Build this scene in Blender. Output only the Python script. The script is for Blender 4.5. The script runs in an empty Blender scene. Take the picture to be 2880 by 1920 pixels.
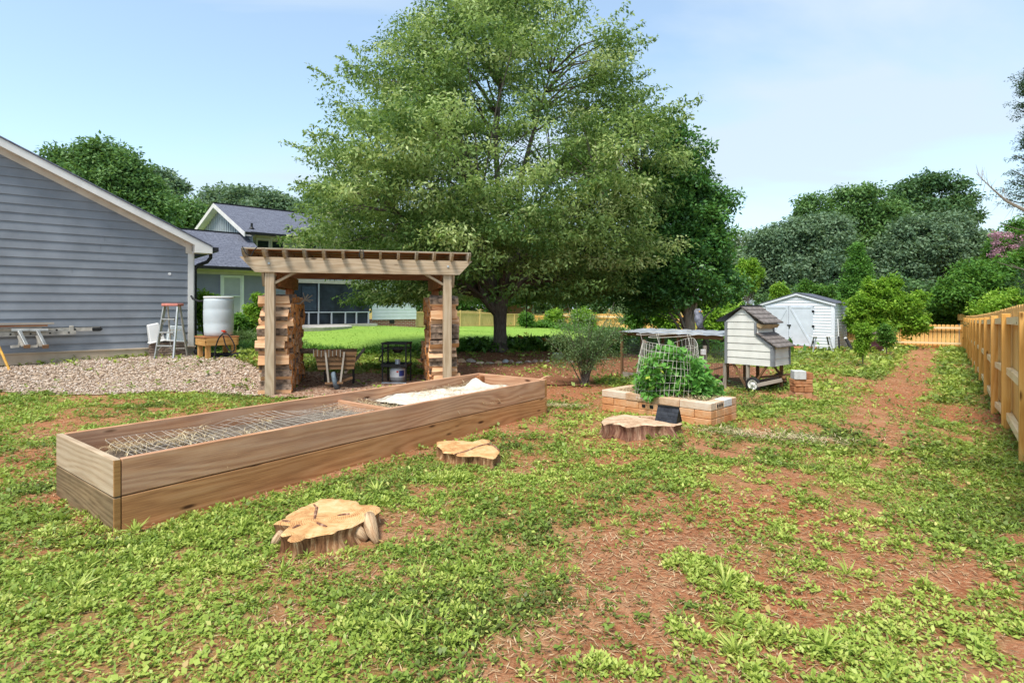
import bpy, math, random
import numpy as np
from mathutils import Vector, Matrix
R = math.radians
random.seed(7)
rng = np.random.default_rng(11)
sc = bpy.context.scene
COL = sc.collection

# ------------------------------------------------------------------ camera
CAMZ, F, CX, HY = 1.45, 1550.0, 1440.0, 866.0      # eye height, focal length and horizon in photo pixels (2880 wide)
cam_d = bpy.data.cameras.new('camera')
cam = bpy.data.objects.new('camera', cam_d)
COL.objects.link(cam)
cam.location = (0, 0, CAMZ)
cam.rotation_euler = (R(90), 0, 0)
cam_d.sensor_width = 36
cam_d.lens = 36 * F / 2880
cam_d.shift_y = -(960 - HY) / 2880
cam_d.clip_start = 0.1
cam_d.clip_end = 3000
sc.camera = cam

# ------------------------------------------------------------------ light
SUN_EL, SUN_AZ = 60.0, 206.0       # azimuth clockwise from +Y
SKY_STR, SUN_STR, EXPO = 0.14, 2.3, 1.12
w = bpy.data.worlds.new('World')
sc.world = w
w.use_nodes = True
nt = w.node_tree
nt.nodes.clear()
def N(t, kind, **kw):
    n = t.nodes.new(kind)
    for k, v in kw.items():
        if k == 'op': n.operation = v
        else: setattr(n, k, v)
    return n
sky = N(nt, 'ShaderNodeTexSky', sky_type='NISHITA')
sky.sun_disc = False
sky.sun_elevation = R(SUN_EL)
sky.sun_rotation = R(SUN_AZ)
sky.air_density = 1.0; sky.dust_density = 0.6; sky.ozone_density = 1.0
# thin cirrus: streaks laid out over a flat layer high above the ground
geo = N(nt, 'ShaderNodeTexCoord')
sep = N(nt, 'ShaderNodeSeparateXYZ'); nt.links.new(geo.outputs['Generated'], sep.inputs[0])
zc = N(nt, 'ShaderNodeMath', op='MAXIMUM'); nt.links.new(sep.outputs[2], zc.inputs[0]); zc.inputs[1].default_value = 0.0
za = N(nt, 'ShaderNodeMath', op='ADD'); nt.links.new(zc.outputs[0], za.inputs[0]); za.inputs[1].default_value = 0.16
dx = N(nt, 'ShaderNodeMath', op='DIVIDE'); nt.links.new(sep.outputs[0], dx.inputs[0]); nt.links.new(za.outputs[0], dx.inputs[1])
dy = N(nt, 'ShaderNodeMath', op='DIVIDE'); nt.links.new(sep.outputs[1], dy.inputs[0]); nt.links.new(za.outputs[0], dy.inputs[1])
cmb = N(nt, 'ShaderNodeCombineXYZ'); nt.links.new(dx.outputs[0], cmb.inputs[0]); nt.links.new(dy.outputs[0], cmb.inputs[1])
mp = N(nt, 'ShaderNodeMapping'); nt.links.new(cmb.outputs[0], mp.inputs[0])
mp.inputs['Rotation'].default_value = (0, 0, R(14)); mp.inputs['Scale'].default_value = (0.42, 1.0, 1); mp.inputs['Location'].default_value = (3.1, 1.7, 0)
n1 = N(nt, 'ShaderNodeTexNoise'); nt.links.new(mp.outputs[0], n1.inputs['Vector'])
n1.inputs['Scale'].default_value = 1.15; n1.inputs['Detail'].default_value = 7; n1.inputs['Roughness'].default_value = 0.52; n1.inputs['Distortion'].default_value = 0.5
cr = N(nt, 'ShaderNodeValToRGB'); nt.links.new(n1.outputs['Fac'], cr.inputs[0])
cr.color_ramp.elements[0].position = 0.42; cr.color_ramp.elements[0].color = (0.25, 0.25, 0.25, 1)
cr.color_ramp.elements[1].position = 0.6; cr.color_ramp.elements[1].color = (0.9, 0.9, 0.9, 1)
mixc = N(nt, 'ShaderNodeMix', data_type='RGBA')
tint = N(nt, 'ShaderNodeMix', data_type='RGBA', blend_type='MULTIPLY'); tint.inputs[0].default_value = 1; tint.inputs[7].default_value = (1.0, 1.04, 0.96, 1); nt.links.new(sky.outputs[0], tint.inputs[6])
hz1 = N(nt, 'ShaderNodeMath', op='MULTIPLY_ADD'); nt.links.new(zc.outputs[0], hz1.inputs[0]); hz1.inputs[1].default_value = -3.2; hz1.inputs[2].default_value = 1.0
hz2 = N(nt, 'ShaderNodeMath', op='MAXIMUM'); nt.links.new(hz1.outputs[0], hz2.inputs[0]); nt.links.new(cr.outputs[0], hz2.inputs[1])
nt.links.new(hz2.outputs[0], mixc.inputs[0]); nt.links.new(tint.outputs[2], mixc.inputs[6])
mixc.inputs[7].default_value = (2.45, 2.9, 3.35, 1)
bg = N(nt, 'ShaderNodeBackground'); bg.inputs[1].default_value = SKY_STR
nt.links.new(mixc.outputs[2], bg.inputs[0])
wo = N(nt, 'ShaderNodeOutputWorld'); nt.links.new(bg.outputs[0], wo.inputs[0])

sd = bpy.data.lights.new('sun', 'SUN'); sun = bpy.data.objects.new('sun', sd); COL.objects.link(sun)
sd.energy = SUN_STR; sd.angle = R(18); sd.color = (1, 0.95, 0.88)
az, el = R(SUN_AZ), R(SUN_EL)
sdir = Vector((math.sin(az) * math.cos(el), math.cos(az) * math.cos(el), math.sin(el)))
sun.rotation_euler = sdir.to_track_quat('Z', 'Y').to_euler()
sun.location = (0, -10, 30)
sc.view_settings.view_transform = 'Standard'; sc.view_settings.look = 'None'
sc.view_settings.exposure = EXPO; sc.view_settings.gamma = 1
sc.cycles.max_bounces = 8; sc.cycles.transparent_max_bounces = 6; sc.cycles.diffuse_bounces = 5
sc.cycles.use_denoising = True

# ------------------------------------------------------------------ numbers: noise, terrain, picture to place
_T = np.random.default_rng(3).random((256, 256))
def vn(x, y):
    x = np.asarray(x, float); y = np.asarray(y, float)
    xi = np.floor(x).astype(int); yi = np.floor(y).astype(int)
    fx = x - xi; fy = y - yi
    fx = fx * fx * (3 - 2 * fx); fy = fy * fy * (3 - 2 * fy)
    g = lambda a, b: _T[a & 255, b & 255]
    return (g(xi, yi) * (1 - fx) + g(xi + 1, yi) * fx) * (1 - fy) + (g(xi, yi + 1) * (1 - fx) + g(xi + 1, yi + 1) * fx) * fy
def fbm(x, y, o=4):
    s = 0; a = .5; t = 0
    for i in range(o):
        s = s + a * vn(x * 2 ** i + 17.3 * i, y * 2 ** i + 9.1 * i); t += a; a *= .5
    return s / t
def sst(x, a, b):
    t = np.clip((x - a) / (b - a), 0, 1); return t * t * (3 - 2 * t)
CT = []
for X in (-7, -4, -1, 2, 4.5):
    for Y in (1, 4, 7, 9): CT.append((X, Y, 0 if Y < 9 or X > -6 else .05))
def cp(px, py, d): CT.append(((px - CX) / F * d, d, CAMZ - (py - HY) * d / F))
for a in [(545, 998, 13.1), (0, 1034, 10.95), (-300, 1040, 9.5), (300, 1010, 12), (650, 1006, 12), (560, 960, 17), (1100, 1010, 14.2), (1400, 1020, 14.4),
          (1408, 990, 17), (1700, 1010, 14.5), (900, 985, 17.5), (871, 919, 26.2), (960, 918, 27.3), (1050, 923, 33), (1100, 923, 34), (1165, 924, 35.5), (1000, 918, 28.5), (1180, 925, 40), (1500, 922, 52),
          (655, 940, 21), (1200, 935, 33), (1700, 950, 30), (2712, 980, 26.2), (2345, 987, 24), (2140, 990, 25.9), (2380, 969, 29.5), (2050, 1010, 18),
          (2430, 1031, 15.5), (2255, 1120, 8.9), (2034, 1084, 10.3), (1739, 1064, 11.5), (2300, 1060, 12.5), (2480, 987, 22.5), (2600, 1010, 20),
          (2857, 1263, 6.4), (2820, 1200, 7.9), (2794, 1147, 9.5), (2776, 1104, 11), (2740, 1040, 15.5), (2850, 1400, 4.5), (3100, 1200, 6.5)]: cp(*a)
CT += [(-25, 25, .5), (-30, 45, .3), (0, 80, -.5), (30, 60, -.6), (40, 30, -.5), (-60, 80, 0), (80, 90, -.6), (12, 8, -.3), (-15, 5, .15)]
CTn = np.array(CT)
def tz(x, y):
    x = np.asarray(x, float); y = np.asarray(y, float); n = 0; dn = 0
    for X, Y, Z in CTn:
        s = .3 + .035 * Y
        wt = 1 / (((x - X) ** 2 + (y - Y) ** 2) + s * s) ** 2
        n = n + wt * Z; dn = dn + wt
    return n / dn
def TZ(x, y): return float(tz(x, y))
def P(px, py, d): return Vector(((px - CX) / F * d, d, CAMZ - (py - HY) * d / F))
def G(px, py):                                       # where the ray of a photo pixel meets the ground
    lo = 1.5
    for i in range(600):
        p = P(px, py, lo)
        if p.z <= TZ(p.x, p.y): break
        lo *= 1.012
    return Vector((p.x, p.y, TZ(p.x, p.y)))
def Z0(px, py, z):
    d = (CAMZ - z) * F / (py - HY); return Vector(((px - CX) / F * d, d, z))

# ------------------------------------------------------------------ materials
MATS = {}
def newmat(name):
    m = bpy.data.materials.new(name); m.use_nodes = True; t = m.node_tree
    b = t.nodes['Principled BSDF']; MATS[name] = m
    return m, t, b
def L(t, a, b): t.links.new(a, b)
def ramp(t, fac, stops):
    r = N(t, 'ShaderNodeValToRGB'); L(t, fac, r.inputs[0]); e = r.color_ramp.elements
    while len(e) < len(stops): e.new(.5)
    for i, (p, c) in enumerate(stops): e[i].position = p; e[i].color = (*c, 1)
    return r.outputs[0]
def noise(t, vec, scale, detail=3, rough=.55, dist=0):
    n = N(t, 'ShaderNodeTexNoise'); n.inputs['Scale'].default_value = scale; n.inputs['Detail'].default_value = detail
    n.inputs['Roughness'].default_value = rough; n.inputs['Distortion'].default_value = dist
    if vec: L(t, vec, n.inputs['Vector'])
    return n.outputs['Fac']
def mapv(t, vec, s, loc=(0, 0, 0)):
    m = N(t, 'ShaderNodeMapping'); L(t, vec, m.inputs[0]); m.inputs['Scale'].default_value = s; m.inputs['Location'].default_value = loc
    return m.outputs[0]
def bump(t, b, h, s=.3, d=.01):
    n = N(t, 'ShaderNodeBump'); n.inputs['Strength'].default_value = s; n.inputs['Distance'].default_value = d
    L(t, h, n.inputs['Height']); L(t, n.outputs[0], b.inputs['Normal'])
def mixrgb(t, f, a, b, mode='MIX'):
    m = N(t, 'ShaderNodeMix', data_type='RGBA', blend_type=mode)
    for i, s in ((0, f), (6, a), (7, b)):
        if hasattr(s, 'node'): L(t, s, m.inputs[i])
        else: m.inputs[i].default_value = s if i == 0 else (*s, 1)
    return m.outputs[2]
def math_(t, op, a, b=None):
    m = N(t, 'ShaderNodeMath', op=op)
    for i, s in enumerate((a, b)):
        if s is None: continue
        if hasattr(s, 'node'): L(t, s, m.inputs[i])
        else: m.inputs[i].default_value = s
    return m.outputs[0]
def plain(name, c, rough=.6, var=.15, scale=6, bs=.2, bd=.004, metal=0, c2=None, spec=.3, coord='Object'):
    m, t, b = newmat(name); tc = N(t, 'ShaderNodeTexCoord').outputs[coord]
    n = noise(t, tc, scale, 5)
    c2 = c2 or tuple(x * (1 - var * 2) for x in c); c1 = tuple(min(1, x * (1 + var)) for x in c)
    L(t, ramp(t, n, [(.32, c2), (.68, c1)]), b.inputs['Base Color'])
    b.inputs['Roughness'].default_value = rough; b.inputs['Metallic'].default_value = metal; b.inputs['Specular IOR Level'].default_value = spec
    if bs: bump(t, b, noise(t, tc, scale * 6, 4), bs, bd)
    return m
def wood(name, dark, mid, light, grey=None, gamt=.5, rough=.75, ring=1.0, knots=True, wet=None):
    m, t, b = newmat(name); uv = N(t, 'ShaderNodeTexCoord').outputs['UV']; ob = N(t, 'ShaderNodeTexCoord').outputs['Object']
    a = noise(t, mapv(t, uv, (.45, 3.2, 1)), 1.0, 2, .45, .3)
    s = N(t, 'ShaderNodeSeparateXYZ'); L(t, uv, s.inputs[0])
    ph = math_(t, 'ADD', math_(t, 'MULTIPLY', a, 60 * ring), math_(t, 'MULTIPLY', s.outputs[1], 90 * ring))
    rg = math_(t, 'ADD', math_(t, 'MULTIPLY', math_(t, 'SINE', ph), .5), .5)
    fine = noise(t, mapv(t, uv, (5, 160, 1)), 1, 3, .6)
    mix = math_(t, 'ADD', math_(t, 'MULTIPLY', rg, .27), math_(t, 'MULTIPLY', fine, .74))
    col = ramp(t, mix, [(.15, dark), (.5, mid), (.85, light)])
    if grey:
        g = noise(t, mapv(t, uv, (1.2, 6, 1), (3, 1, 0)), 1, 4, .6)
        g = ramp(t, g, [(.35, (0, 0, 0)), (.7, (gamt, gamt, gamt))])
        col = mixrgb(t, g, col, mixrgb(t, .35, grey, col))
    if knots:
        v = N(t, 'ShaderNodeTexVoronoi'); L(t, mapv(t, uv, (1.6, 5.5, 1)), v.inputs['Vector']); v.inputs['Scale'].default_value = 1
        k = ramp(t, v.outputs['Distance'], [(.05, (1, 1, 1)), (.11, (0, 0, 0))])
        col = mixrgb(t, k, col, tuple(x * .3 for x in dark))
    lo = noise(t, ob, 1.3, 4, .6)
    col = mixrgb(t, ramp(t, lo, [(.4, (0, 0, 0)), (.75, (.35, .35, .35))]), col, dark)
    L(t, col, b.inputs['Base Color']); b.inputs['Roughness'].default_value = rough; b.inputs['Specular IOR Level'].default_value = .2
    bump(t, b, mix, .35, .003)
    return m
def leafmat(name, stops, trans=.35, rough=.5, spec=.25):
    m, t, b = newmat(name); uv = N(t, 'ShaderNodeTexCoord').outputs['UV']
    s = N(t, 'ShaderNodeSeparateXYZ'); L(t, uv, s.inputs[0])
    col = ramp(t, s.outputs[0], stops)
    L(t, col, b.inputs['Base Color']); b.inputs['Roughness'].default_value = rough; b.inputs['Specular IOR Level'].default_value = spec
    tr = N(t, 'ShaderNodeBsdfTranslucent'); L(t, mixrgb(t, .25, col, (.35, .5, .03)), tr.inputs[0])
    mx = N(t, 'ShaderNodeMixShader'); mx.inputs[0].default_value = trans
    L(t, b.outputs[0], mx.inputs[1]); L(t, tr.outputs[0], mx.inputs[2]); L(t, mx.outputs[0], t.nodes['Material Output'].inputs[0])
    return m
def shingle(name, c1, c2, cm, sc_=1.0):
    m, t, b = newmat(name); uv = N(t, 'ShaderNodeTexCoord').outputs['UV']
    br = N(t, 'ShaderNodeTexBrick'); L(t, uv, br.inputs['Vector']); br.inputs['Scale'].default_value = 1
    br.inputs['Brick Width'].default_value = .3 * sc_; br.inputs['Row Height'].default_value = .14 * sc_; br.inputs['Mortar Size'].default_value = .012 * sc_
    br.inputs['Color1'].default_value = (*c1, 1); br.inputs['Color2'].default_value = (*c2, 1); br.inputs['Mortar'].default_value = (*cm, 1); br.inputs['Bias'].default_value = 0
    n = noise(t, uv, 9, 5, .7)
    col = mixrgb(t, .55, br.outputs[0], ramp(t, n, [(.3, tuple(x * .55 for x in c1)), (.7, tuple(min(1, x * 1.5) for x in c2))]))
    L(t, col, b.inputs['Base Color']); b.inputs['Roughness'].default_value = .9; b.inputs['Specular IOR Level'].default_value = .15
    bump(t, b, br.outputs[1], .6, -.008)
    return m

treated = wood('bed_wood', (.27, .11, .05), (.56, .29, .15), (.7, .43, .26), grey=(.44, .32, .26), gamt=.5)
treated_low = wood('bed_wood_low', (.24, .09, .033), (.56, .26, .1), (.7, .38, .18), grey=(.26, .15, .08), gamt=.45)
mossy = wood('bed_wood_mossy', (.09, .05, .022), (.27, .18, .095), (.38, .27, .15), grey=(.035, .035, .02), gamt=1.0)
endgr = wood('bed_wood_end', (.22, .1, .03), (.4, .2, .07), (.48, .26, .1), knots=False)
perg = wood('pergola_wood', (.26, .16, .085), (.5, .37, .24), (.6, .48, .34), grey=(.42, .37, .28), gamt=.6)
perg_red = wood('pergola_wood_red', (.17, .06, .025), (.36, .15, .06), (.44, .22, .1))
perg_grey = wood('rafter_wood', (.2, .15, .1), (.42, .34, .25), (.56, .48, .37), grey=(.26, .26, .17), gamt=.6)
cedar = wood('fence_wood', (.56, .28, .08), (.82, .5, .17), (.9, .66, .3), ring=.8, rough=.6)
cedar_y = wood('yard_fence_wood', (.42, .28, .1), (.66, .48, .2), (.74, .57, .28), ring=.8)
cedar_lit = wood('fence_wood_lit', (.7, .48, .22), (.88, .7, .42), (.92, .8, .55), ring=.8, rough=.6)  # lighter copy of the fence wood: light on the rails put into the colour
cedar_tan_shade = wood('fence_wood_shaded_tan', (.44, .2, .04), (.7, .38, .1), (.8, .5, .18), ring=.8, rough=.6)  # darker copy: shade on the post faces put into the colour; also browner timber
standw = wood('stand_wood', (.35, .17, .05), (.55, .3, .1), (.65, .4, .17))
split_w = wood('split_wood', (.42, .17, .07), (.78, .44, .22), (.88, .62, .38), ring=1.6, knots=False, grey=(.5, .38, .28), gamt=.6)
split_end = wood('log_end', (.3, .09, .02), (.8, .32, .09), (.88, .5, .22), ring=2.2, knots=False)
bark = plain('log_bark', (.3, .21, .15), .9, .35, 14, .9, .02)
oldw = wood('old_wood', (.09, .045, .02), (.2, .1, .042), (.28, .16, .07), grey=(.18, .15, .12), gamt=.4)
greyw = wood('grey_old_wood', (.16, .13, .1), (.34, .29, .23), (.46, .41, .34), grey=(.25, .24, .22), gamt=.6)
alu = plain('aluminium', (.52, .52, .5), .42, .12, 9, .1, metal=.7)
aluw = plain('dull_aluminium', (.5, .47, .41), .55, .2, 9, .1, metal=.3)
black = plain('black_metal', (.018, .018, .019), .5, .3, 20, .15)
rubber = plain('black_rubber', (.02, .021, .022), .75, .2, 20, .2)
whitep = plain('white_paint', (.78, .78, .76), .5, .05, 3, .08, .002)
trimw = plain('cream_trim', (.62, .55, .46), .55, .06, 4, .08, .002)
fascia = plain('white_fascia', (.74, .71, .66), .5, .06, 3, .08, .002)
skirt = plain('tan_skirt', (.5, .4, .29), .65, .1, 2.5, .15, .003)
sidingm = plain('blue_grey_siding', (.225, .243, .268), .6, .1, 1.7, .12, .003)
sidingh = plain('house_siding', (.265, .26, .34), .6, .06, 2, .1, .003)
sidingl = plain('pale_grey_siding', (.5, .54, .58), .6, .05, 2, .1, .003)
battenm = plain('batten_siding', (.33, .37, .38), .6, .05, 2, .1, .003)
glassd = plain('window_glass', (.03, .045, .055), .08, .3, 1.2, 0, spec=.9)
glassl = plain('window_blind', (.5, .5, .54), .2, .1, 1.0, 0, spec=.8)
screenm = plain('porch_screen', (.028, .038, .055), .5, .4, 1.5, 0)
barrelw = plain('white_barrel_plastic', (.56, .62, .64), .38, .06, 2, .05, .002)
redp = plain('red_plastic', (.6, .06, .03), .4, .1, 5, 0)
pinkc = plain('salmon_ladder_cap', (.6, .22, .17), .5, .15, 8, .1)
maroon = plain('maroon_barrel_plastic', (.085, .03, .04), .42, .2, 3, .1)
concrete = plain('concrete', (.45, .42, .38), .9, .12, 8, .3)
galv = plain('galvanised_steel', (.5, .53, .57), .45, .2, 5, .1, metal=.4)
wirew = plain('white_wire', (.72, .66, .58), .5, .15, 8, 0)
wired = plain('dark_wire', (.12, .12, .11), .5, .2, 8, 0)
coopw = plain('coop_cream_paint', (.66, .65, .59), .6, .07, 4, .12, .003)
coopg = plain('coop_grey_trim', (.2, .21, .22), .65, .1, 6, .1)
shedw = plain('shed_vinyl', (.74, .77, .82), .5, .04, 2, .05, .002)
shedd = plain('shed_door_paint', (.62, .67, .74), .55, .05, 3, .05, .002)
ropem = plain('yellow_handle', (.6, .32, .05), .5, .15, 10, .1)
bluem = plain('blue_steel', (.05, .1, .16), .5, .3, 12, .2)
terra = plain('terracotta', (.3, .1, .05), .7, .15, 8, .2)
tankw = plain('tank_white', (.66, .67, .68), .35, .12, 6, .05)
tankg = plain('tank_grey', (.3, .31, .32), .5, .15, 6, .05)
tankb = plain('tank_label_blue', (.04, .06, .25), .4, .1, 6, 0)
clothm = plain('white_cloth', (.66, .6, .5), .85, .08, 9, .5, .01)
owlm = plain('owl_grey', (.2, .2, .23), .7, .35, 12, .4)
strawm = plain('straw', (.62, .5, .28), .8, .3, 30, 0)
flowm = plain('lily_orange', (.75, .16, .02), .5, .15, 20, 0)
pinkf = leafmat('myrtle_pink', [(0, (.45, .22, .3)), (1, (.6, .34, .42))], .3)
shingd = shingle('roof_shingle', (.075, .08, .105), (.16, .17, .21), (.03, .03, .045))
shingc = shingle('coop_shingle', (.12, .1, .09), (.25, .22, .2), (.03, .025, .02))
shingb = shingle('black_shingle', (.015, .017, .022), (.05, .055, .065), (.008, .008, .008), .3)
shings = shingle('shed_shingle', (.07, .075, .095), (.14, .15, .18), (.03, .03, .04))

def brickmat():
    m, t, b = newmat('red_brick'); uv = N(t, 'ShaderNodeTexCoord').outputs['UV']
    br = N(t, 'ShaderNodeTexBrick'); L(t, uv, br.inputs['Vector']); br.inputs['Scale'].default_value = 1
    br.inputs['Brick Width'].default_value = .3; br.inputs['Row Height'].default_value = .1; br.inputs['Mortar Size'].default_value = .012
    br.inputs['Color1'].default_value = (.33, .1, .055, 1); br.inputs['Color2'].default_value = (.22, .07, .04, 1); br.inputs['Mortar'].default_value = (.5, .42, .36, 1)
    L(t, br.outputs[0], b.inputs['Base Color']); b.inputs['Roughness'].default_value = .9
    return m
redbrick = brickmat()
def blockmat(name, c1, c2, c3):
    m, t, b = newmat(name); ob = N(t, 'ShaderNodeTexCoord').outputs['Object']; oi = N(t, 'ShaderNodeObjectInfo')
    n = noise(t, ob, 9, 5, .65); r = math_(t, 'ADD', math_(t, 'MULTIPLY', n, .8), math_(t, 'MULTIPLY', oi.outputs['Random'], .35))
    L(t, ramp(t, r, [(.3, c1), (.55, c2), (.85, c3)]), b.inputs['Base Color']); b.inputs['Roughness'].default_value = .92; b.inputs['Specular IOR Level'].default_value = .1
    bump(t, b, noise(t, ob, 60, 4, .7), .6, .006)
    return m
blockm = blockmat('orange_block', (.4, .17, .07), (.6, .28, .12), (.66, .42, .25))
blockt = blockmat('sandy_block', (.46, .27, .15), (.6, .42, .28), (.66, .55, .43))
blockg = blockmat('grey_block', (.36, .36, .34), (.52, .53, .52), (.66, .67, .67))
brickm = blockmat('stack_brick', (.28, .11, .05), (.44, .21, .1), (.5, .3, .18))
paverm = blockmat('brown_paver', (.14, .1, .08), (.24, .18, .14), (.34, .27, .22))
stonem = blockmat('border_stone', (.2, .13, .1), (.34, .24, .19), (.5, .44, .38))
def stumpmat(name, d, m_, l, k=26):
    m, t, b = newmat(name); ob = N(t, 'ShaderNodeTexCoord').outputs['Object']
    wv = N(t, 'ShaderNodeTexWave', wave_type='RINGS', rings_direction='Z'); L(t, ob, wv.inputs['Vector'])
    wv.inputs['Scale'].default_value = k; wv.inputs['Distortion'].default_value = 6; wv.inputs['Detail'].default_value = 3; wv.inputs['Detail Scale'].default_value = .8
    n = noise(t, ob, 6, 6, .65, .8)
    n7 = noise(t, ob, 22, 5, .7); f = math_(t, 'ADD', math_(t, 'ADD', math_(t, 'MULTIPLY', wv.outputs[1], .1), math_(t, 'MULTIPLY', n, .65)), math_(t, 'MULTIPLY', n7, .28))
    col = ramp(t, f, [(.38, d), (.52, m_), (.68, l)])
    L(t, col, b.inputs['Base Color']); b.inputs['Roughness'].default_value = .85; b.inputs['Specular IOR Level'].default_value = .15
    bump(t, b, noise(t, ob, 30, 5, .7), .5, .008)
    return m
stumpt = stumpmat('stump_cut', (.34, .15, .06), (.6, .34, .14), (.72, .5, .28))
stumpt2 = stumpmat('old_stump_cut', (.3, .17, .1), (.56, .38, .24), (.68, .52, .37))
def stumpside(name, c1, c2, c3):
    m, t, b = newmat(name); uv = N(t, 'ShaderNodeTexCoord').outputs['UV']
    n = noise(t, mapv(t, uv, (26, 3, 1)), 1, 5, .7, .6)
    n9 = noise(t, mapv(t, uv, (60, 14, 1)), 1, 3, .6); n = math_(t, 'ADD', math_(t, 'MULTIPLY', n, .7), math_(t, 'MULTIPLY', n9, .3)); L(t, ramp(t, n, [(.38, c1), (.52, c2), (.64, c3)]), b.inputs['Base Color']); b.inputs['Roughness'].default_value = .9; b.inputs['Specular IOR Level'].default_value = .12
    bump(t, b, n, .9, .03)
    return m
stumps_ = stumpside('stump_side', (.09, .04, .02), (.28, .14, .065), (.6, .42, .24))
stumps2 = stumpside('old_stump_side', (.1, .04, .03), (.26, .13, .08), (.5, .33, .22))
def barkmat(name, c1, c2, k=(20, 5)):
    m, t, b = newmat(name); uv = N(t, 'ShaderNodeTexCoord').outputs['UV']
    n = noise(t, mapv(t, uv, (k[1], k[0], 1)), 1, 5, .7, .5)
    L(t, ramp(t, n, [(.32, c1), (.68, c2)]), b.inputs['Base Color']); b.inputs['Roughness'].default_value = .95; b.inputs['Specular IOR Level'].default_value = .1
    bump(t, b, n, .9, .03)
    return m
stumpr = barkmat('stump_root', (.3, .15, .07), (.72, .54, .34), (30, 3))
trunkm = barkmat('tree_bark', (.07, .055, .045), (.24, .2, .165))
trunkp = barkmat('pale_bark', (.13, .115, .09), (.34, .31, .25), (7, 2))

# greens
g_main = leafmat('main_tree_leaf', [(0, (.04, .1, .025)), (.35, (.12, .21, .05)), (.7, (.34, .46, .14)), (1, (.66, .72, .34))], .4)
g_dark = leafmat('dark_tree_leaf', [(0, (.03, .1, .025)), (.6, (.075, .21, .045)), (1, (.18, .37, .08))], .3, .4, .35)
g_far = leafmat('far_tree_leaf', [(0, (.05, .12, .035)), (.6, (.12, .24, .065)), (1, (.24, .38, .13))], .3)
g_farb = leafmat('far_blue_leaf', [(0, (.07, .13, .075)), (.6, (.16, .25, .14)), (1, (.3, .41, .24))], .3)  # far leaves lightened in place of haze
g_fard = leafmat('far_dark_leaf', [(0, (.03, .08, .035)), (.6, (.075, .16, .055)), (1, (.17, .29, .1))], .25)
g_haze = leafmat('hazed_far_leaf', [(0, (.16, .22, .14)), (1, (.3, .38, .22))], .25)  # distance haze put into the leaf colour
g_lime = leafmat('lime_leaf', [(0, (.11, .25, .02)), (.6, (.23, .42, .04)), (1, (.4, .55, .07))], .4)
g_mid = leafmat('shrub_leaf', [(0, (.04, .12, .018)), (.6, (.1, .24, .035)), (1, (.2, .38, .06))], .35)
g_cone = leafmat('arborvitae_leaf', [(0, (.05, .15, .03)), (.6, (.13, .3, .05)), (1, (.22, .42, .09))], .25)
g_grey = leafmat('willowy_leaf', [(0, (.06, .11, .04)), (.6, (.15, .24, .09)), (1, (.3, .4, .18))], .3)
g_squash = leafmat('squash_leaf', [(0, (.07, .22, .04)), (.6, (.16, .4, .07)), (.93, (.3, .56, .14)), (1, (.55, .58, .08))], .35)
g_weed = leafmat('weed_leaf', [(0, (.1, .12, .03)), (.25, (.19, .28, .045)), (.5, (.33, .43, .07)), (.75, (.5, .57, .13)), (.93, (.64, .62, .2)), (1, (.5, .32, .12))], .3, .45, .3)
g_grass = leafmat('grass_blade', [(0, (.16, .26, .05)), (.6, (.32, .48, .08)), (.9, (.48, .58, .14)), (1, (.6, .52, .26))], .35)
g_iris = leafmat('border_leaf', [(0, (.025, .09, .015)), (.6, (.08, .23, .03)), (1, (.2, .42, .06))], .3)
g_conif = leafmat('conifer_leaf', [(0, (.02, .05, .03)), (.6, (.045, .1, .045)), (1, (.1, .17, .06))], .15)

# ground
def groundmat():
    m, t, b = newmat('yard_soil'); ob = N(t, 'ShaderNodeTexCoord').outputs['Object']
    veg = N(t, 'ShaderNodeAttribute', attribute_name='veg').outputs['Fac']; clay = N(t, 'ShaderNodeAttribute', attribute_name='clay').outputs['Fac']
    n = noise(t, ob, 3.2, 8, .68); n2 = noise(t, ob, 26, 6, .75); n3 = noise(t, mapv(t, ob, (1, 3, 1)), 40, 4, .7)
    soil = ramp(t, n, [(.3, (.36, .13, .06)), (.5, (.55, .235, .115)), (.7, (.64, .35, .2))])
    red = ramp(t, n2, [(.3, (.36, .11, .045)), (.6, (.54, .2, .09)), (.8, (.62, .31, .17))])
    soil = mixrgb(t, clay, soil, red)
    crumbs = ramp(t, n2, [(.36, (.18, .08, .045)), (.52, (.6, .6, .6)), (.66, (1, 1, 1))])
    soil = mixrgb(t, .62, soil, crumbs, 'MULTIPLY')
    dead = ramp(t, n3, [(.52, (0, 0, 0)), (.62, (.7, .7, .7))])
    soil = mixrgb(t, dead, soil, (.5, .34, .19))
    grn = ramp(t, noise(t, ob, 18, 6, .75), [(.3, (.07, .09, .018)), (.5, (.15, .24, .03)), (.7, (.28, .42, .06))])
    so = N(t, 'ShaderNodeSeparateXYZ'); L(t, ob, so.inputs[0])
    far = N(t, 'ShaderNodeMapRange'); L(t, so.outputs[1], far.inputs[0]); far.inputs[1].default_value = 4; far.inputs[2].default_value = 14; far.inputs[3].default_value = .38; far.inputs[4].default_value = .95
    f = math_(t, 'MULTIPLY', math_(t, 'MULTIPLY', veg, far.outputs[0]), ramp(t, noise(t, ob, 9, 6, .7), [(.38, (.25, .25, .25)), (.55, (1, 1, 1))]))
    col = mixrgb(t, f, soil, grn)
    L(t, col, b.inputs['Base Color']); b.inputs['Roughness'].default_value = .95; b.inputs['Specular IOR Level'].default_value = .08
    hh = math_(t, 'ADD', n, math_(t, 'MULTIPLY', n2, .5))
    bump(t, b, hh, .9, .06)
    return m
groundm = groundmat()
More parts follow.
